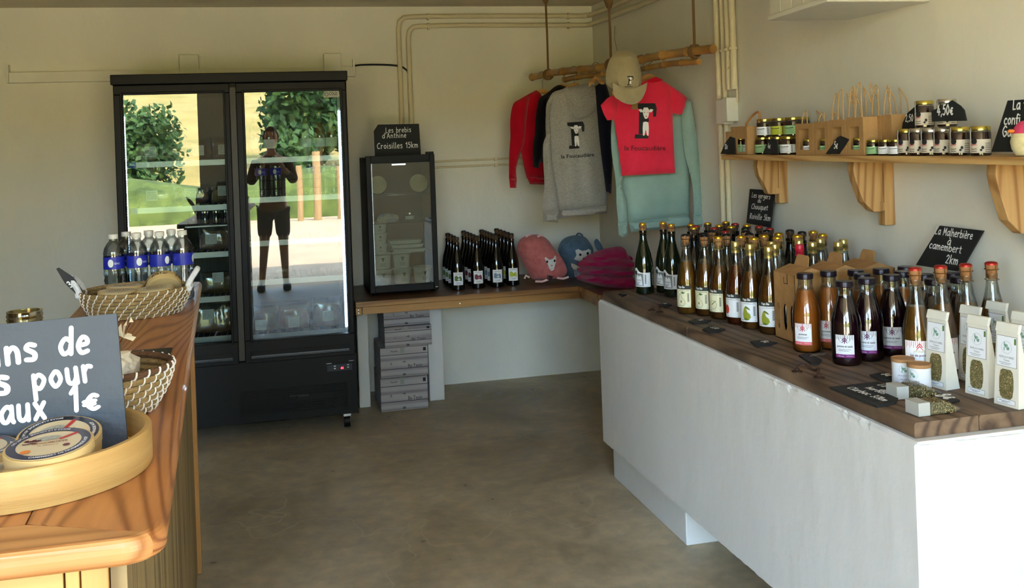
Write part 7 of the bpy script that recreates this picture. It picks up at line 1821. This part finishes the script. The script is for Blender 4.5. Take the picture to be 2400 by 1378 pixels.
# camembert boxes
def camembert(label, u, y, z, tilt, rz, ring, R=.0605, h=.030, word=True):
    p = ony(u, 1060, y)
    t = cheese_box(label, (p.x, y, z), R, h, tilt, rz, None, 'decorated cheese boxes in the bamboo tray', M('printed beige label', (206, 188, 148), .4))
    g = lambda o_: (lambda a, b: (a, b, h + .0012 + o_))
    m = MB(); n = 40
    for i in range(n):
        a0, a1 = 2 * PI * i / n, 2 * PI * (i + 1) / n
        poly(m, [(R * .93 * math.cos(a0), R * .93 * math.sin(a0)), (R * .93 * math.cos(a1), R * .93 * math.sin(a1)), (R * .72 * math.cos(a1), R * .72 * math.sin(a1)), (R * .72 * math.cos(a0), R * .72 * math.sin(a0))], g(0))
    m.build('label_ring', M('ring ' + str(ring), ring, .4), t, fix=False)
    if not word: return t
    m = MB(); 
    def arc(txt, rr, a_mid, size, inward=True):
        vs_, fs_, W = fontmesh(txt, True); 
        m.add([(lambda a, r_: (r_ * math.cos(a), r_ * math.sin(a), h + .0016))(a_mid + ((p_[0] - W / 2) * size / rr) * (1 if inward else -1), rr + (-p_[1] if inward else p_[1]) * size) for p_ in vs_], fs_)
    arc('CAMEMBERT DE NORMANDIE AOP', R * .79 + .004, -.9, .0068)
    arc('AU LAIT CRU', R * .79 + .004, -3.6, .006); arc('MOULE A LA LOUCHE', R * .79 + .004, 1.7, .006)
    m.build('ring_lettering', mk_white, t, fix=False)['kind'] = 'stuff'
    m = MB(); f = g(.0005); fr_ = lambda a, b: f(-a, -b)
    printed(m, 'BEAUMONCEL', .0085, (0, -.005), fr_, bold=True, width=.05); printed(m, 'Fromage de', .006, (0, .006), fr_); printed(m, 'Domaine', .006, (0, -.014), fr_)
    m.build('centre_lettering', M('brown label print', (150, 96, 60), .5), t, fix=False)
    m = MB(); poly(m, ell(-.004, .019, .019, .009, 18), f); m.build('seal', M('grey seal', (188, 186, 170), .5, col2=(130, 130, 116), scale=300), t, fix=False)
    m = MB(); poly(m, [(.014, .008), (.036, .027), (.032, .032), (.011, .013)], f); m.build('red_ribbon_print', M('red print', (186, 40, 34), .5), t, fix=False)
    m = MB(); poly(m, ell(-.026, -.026, .0075, .0065, 12), g(.0009)); m.build('orange_seal', M('orange print', (226, 130, 40), .5), t, fix=False)
    m = MB(); poly(m, ell(.026, -.014, .005, .005, 12), g(.0005)); scrib(m, -.034, .012, .02, .008, f, 12, .3); scrib(m, -.036, .004, .02, .006, f, 12, .3, 7); m.build('crest_print', M('dark red crest', (110, 40, 40), .5), t, fix=False)['kind'] = 'stuff'
    return t
nv = (40, 34, 58)
camembert('decorated cheese box with navy ring, topmost and front in the bamboo tray', 118, 1.562, 1.1105, (.11, -.03), 0, nv)
camembert('tilted dark-labelled cheese box behind the front one', 141, 1.655, 1.101, (.20, -.07), .5, (30, 28, 40))
camembert('red-ringed cheese box lying lowest at the front left', 22, 1.562, tz + .001, (0, 0), .3, (176, 50, 42), h=.0225)
camembert('cheese box cut off by the left edge of the photo', -62, 1.64, 1.0955, (.05, .06), .2, nv)
# ------------------------------------------------------------------ the photographer, seen only mirrored in the fridge door
def skin(name, pts, edges, rad_, mat, parent, sub=2):
    me = bpy.data.meshes.new(name); me.from_pydata(pts, edges, []); me.update(); me.materials.append(mat)
    o_ = bpy.data.objects.new(name, me); COL.objects.link(o_); o_.parent = parent
    s = o_.modifiers.new('skin', 'SKIN'); s.use_smooth_shade = True
    for d, r in zip(me.skin_vertices[0].data, rad_): d.radius = (r, r) if not isinstance(r, tuple) else r
    me.skin_vertices[0].data[0].use_root = True
    b = o_.modifiers.new('sub', 'SUBSURF'); b.levels = sub; b.render_levels = sub
    return o_
skinm = M('skin', (196, 142, 108), .5); jacket = cloth('brown jacket', (96, 64, 44)); trs = cloth('rust brown shorts', (112, 62, 40)); hair = M('brown hair', (64, 44, 30), .7)
pe = thing('person', 'person in a brown jacket holding up a phone, mirrored in the fridge', 'person', (.02, -.33, 0))
pts = [(0, 0, .95), (0, 0, 1.12), (0, .01, 1.32), (0, 0, 1.45), (0, .0, 1.53), (0, .02, 1.60),
       (.17, 0, 1.41), (.24, .10, 1.20), (.12, .235, 1.36), (-.17, 0, 1.41), (-.24, .10, 1.20), (-.12, .235, 1.36),
       (.09, 0, .88), (.10, .02, .50), (.11, -.02, .09), (.12, .10, .035), (-.09, 0, .88), (-.11, .02, .50), (-.15, -.02, .09), (-.16, .10, .035)]
ed = [(0, 1), (1, 2), (2, 3), (3, 4), (4, 5), (3, 6), (6, 7), (7, 8), (3, 9), (9, 10), (10, 11), (0, 12), (12, 13), (13, 14), (14, 15), (0, 16), (16, 17), (17, 18), (18, 19)]
rd = [(.15, .11), (.13, .10), (.15, .11), (.12, .09), .05, .05, .062, .045, .028, .062, .045, .028, .088, .055, .036, .035, .088, .055, .036, .035]
skin('body', pts, ed, rd, skinm, pe)
k = 1.12
skin('jacket', pts[:4] + [pts[6], pts[7], (.14, .20, 1.33), pts[9], pts[10], (-.14, .20, 1.33)], [(0, 1), (1, 2), (2, 3), (3, 4), (4, 5), (5, 6), (3, 7), (7, 8), (8, 9)], [(.168, .13), (.15, .12), (.17, .13), (.125, .10), .075, .056, .042, .075, .056, .042], jacket, pe)
skin('shorts', [(0, 0, .98), pts[12], (.10, .015, .56), pts[16], (-.105, .015, .56)], [(0, 1), (1, 2), (0, 3), (3, 4)], [(.165, .125), .10, .082, .10, .082], trs, pe)
bm = bmesh.new(); bmesh.ops.create_uvsphere(bm, u_segments=24, v_segments=16, radius=1)
for v in bm.verts:
    c = v.co; f = 1 - .18 * max(0, -c.z); v.co = Vector((c.x * .075 * f, c.y * .095 * f, c.z * .115 + 1.70))
    if c.y > .9: v.co.y += .004
me = bpy.data.meshes.new('head'); bm.to_mesh(me); bm.free(); me.materials.append(skinm); hd_ = bpy.data.objects.new('head', me); COL.objects.link(hd_); hd_.parent = pe; me.shade_smooth()
m = MB(); m.tube([(0, .088, 1.715), (0, .112, 1.685), (0, .098, 1.677)], [.008, .012, .008], 8); m.build('nose', skinm, hd_, True)
for s in (-1, 1):
    MB().lathe([(.001, -.009), (.009, 0), (.001, .009)], 10, c=(s * .028, .086, 1.71), cap=False).build('eye', M('dark eye', (40, 30, 26), .2), hd_, True)
    m = MB(); m.tube([(s * .074, -.01, 1.735), (s * .086, -.018, 1.72), (s * .078, -.008, 1.675)], [.008, .012, .008], 8); m.build('ear', skinm, hd_, True)
m = MB(); m.tube([(-.022, .084, 1.648), (0, .092, 1.645), (.022, .084, 1.648)], .0045, 6); m.build('mouth', M('lips', (160, 90, 80), .5), hd_, True)
bm = bmesh.new(); bmesh.ops.create_uvsphere(bm, u_segments=24, v_segments=16, radius=1)
bmesh.ops.delete(bm, geom=[v for v in bm.verts if v.co.z < -.25 or (v.co.y > .45 and v.co.z < .45)], context='VERTS')
for v in bm.verts: c = v.co; v.co = Vector((c.x * .086, c.y * .106 - .006, c.z * .125 + 1.705))
me = bpy.data.meshes.new('hair'); bm.to_mesh(me); bm.free(); me.materials.append(hair); hr = bpy.data.objects.new('hair', me); COL.objects.link(hr); hr.parent = pe; me.shade_smooth()
for s in (-1, 1):
    w_ = Vector((s * .12, .235, 1.36)); q = Vector((s * .075, .262, 1.45))
    hand = skin('hand', [tuple(w_), tuple(w_.lerp(q, .6)), tuple(q), (s * .055, .255, 1.44)], [(0, 1), (1, 2), (2, 3)], [.028, (.034, .018), (.036, .016), .010], skinm, pe, 1)
    for k in range(4):
        a = q + Vector((-s * .004, .005, -.026 + .018 * k)); 
        skin('finger', [tuple(a), tuple(a + Vector((-s * .018, .014, .008))), tuple(a + Vector((-s * (.036 + .004 * (k in (1, 2))), .010, .010)))], [(0, 1), (1, 2)], [.0095, .0085, .007], skinm, hand, 1)
    skin('thumb', [(s * .085, .25, 1.415), (s * .06, .238, 1.43), (s * .045, .240, 1.452)], [(0, 1), (1, 2)], [.012, .010, .008], skinm, hand, 1)
for s in (-1, 1): MB().obox((pts[15][0] if s > 0 else pts[19][0], .05, .04), .09, .27, .078).build('shoe', M('dark shoe', (52, 44, 38), .7), pe, bevel=.03)
t = thing('phone', 'black phone held up by the mirrored person', 'phone', (.02, -.075, 1.458)); 
MB().box(-.06, -.004, -.036, .06, .004, .036).build('phone_body', black2, t, bevel=.003)
MB().box(-.056, -.0048, -.033, .056, -.0042, .033).build('screen', M('phone screen', (60, 70, 80), .1), t)
# fine floor wear: scuffs and a few chips of plaster
scf = M('pale floor scuff', (176, 158, 124), .8)
for k, (pts_, lab) in enumerate((([(785, 1082), (850, 1055), (930, 1040), (992, 1022)], 'long pale scratch across the middle of the floor'), ([(1210, 1110), (1260, 1180), (1300, 1240)], 'short pale scratch on the floor near the white counter'), ([(590, 1290), (640, 1318), (700, 1325)], 'faint pale scratch on the near floor'), ([(1180, 980), (1230, 1005), (1250, 1040)], 'faint scratch on the floor before the bench'))):
    P = [onz(u, v, .0004) for u, v in pts_]; P = smoothpath(P, 6); m = MB(); v = []; f = []
    for i, p in enumerate(P):
        w_ = .0022 * (1 - abs(2 * i / (len(P) - 1) - 1) * .7); v += [(p.x, p.y - w_, .0005), (p.x, p.y + w_, .0005)]
    m.add(v, [(2 * i, 2 * i + 2, 2 * i + 3, 2 * i + 1) for i in range(len(P) - 1)])
    o_ = m.build('trim_%d' % (k + 1), scf, fix=False); o_['kind'] = 'structure'
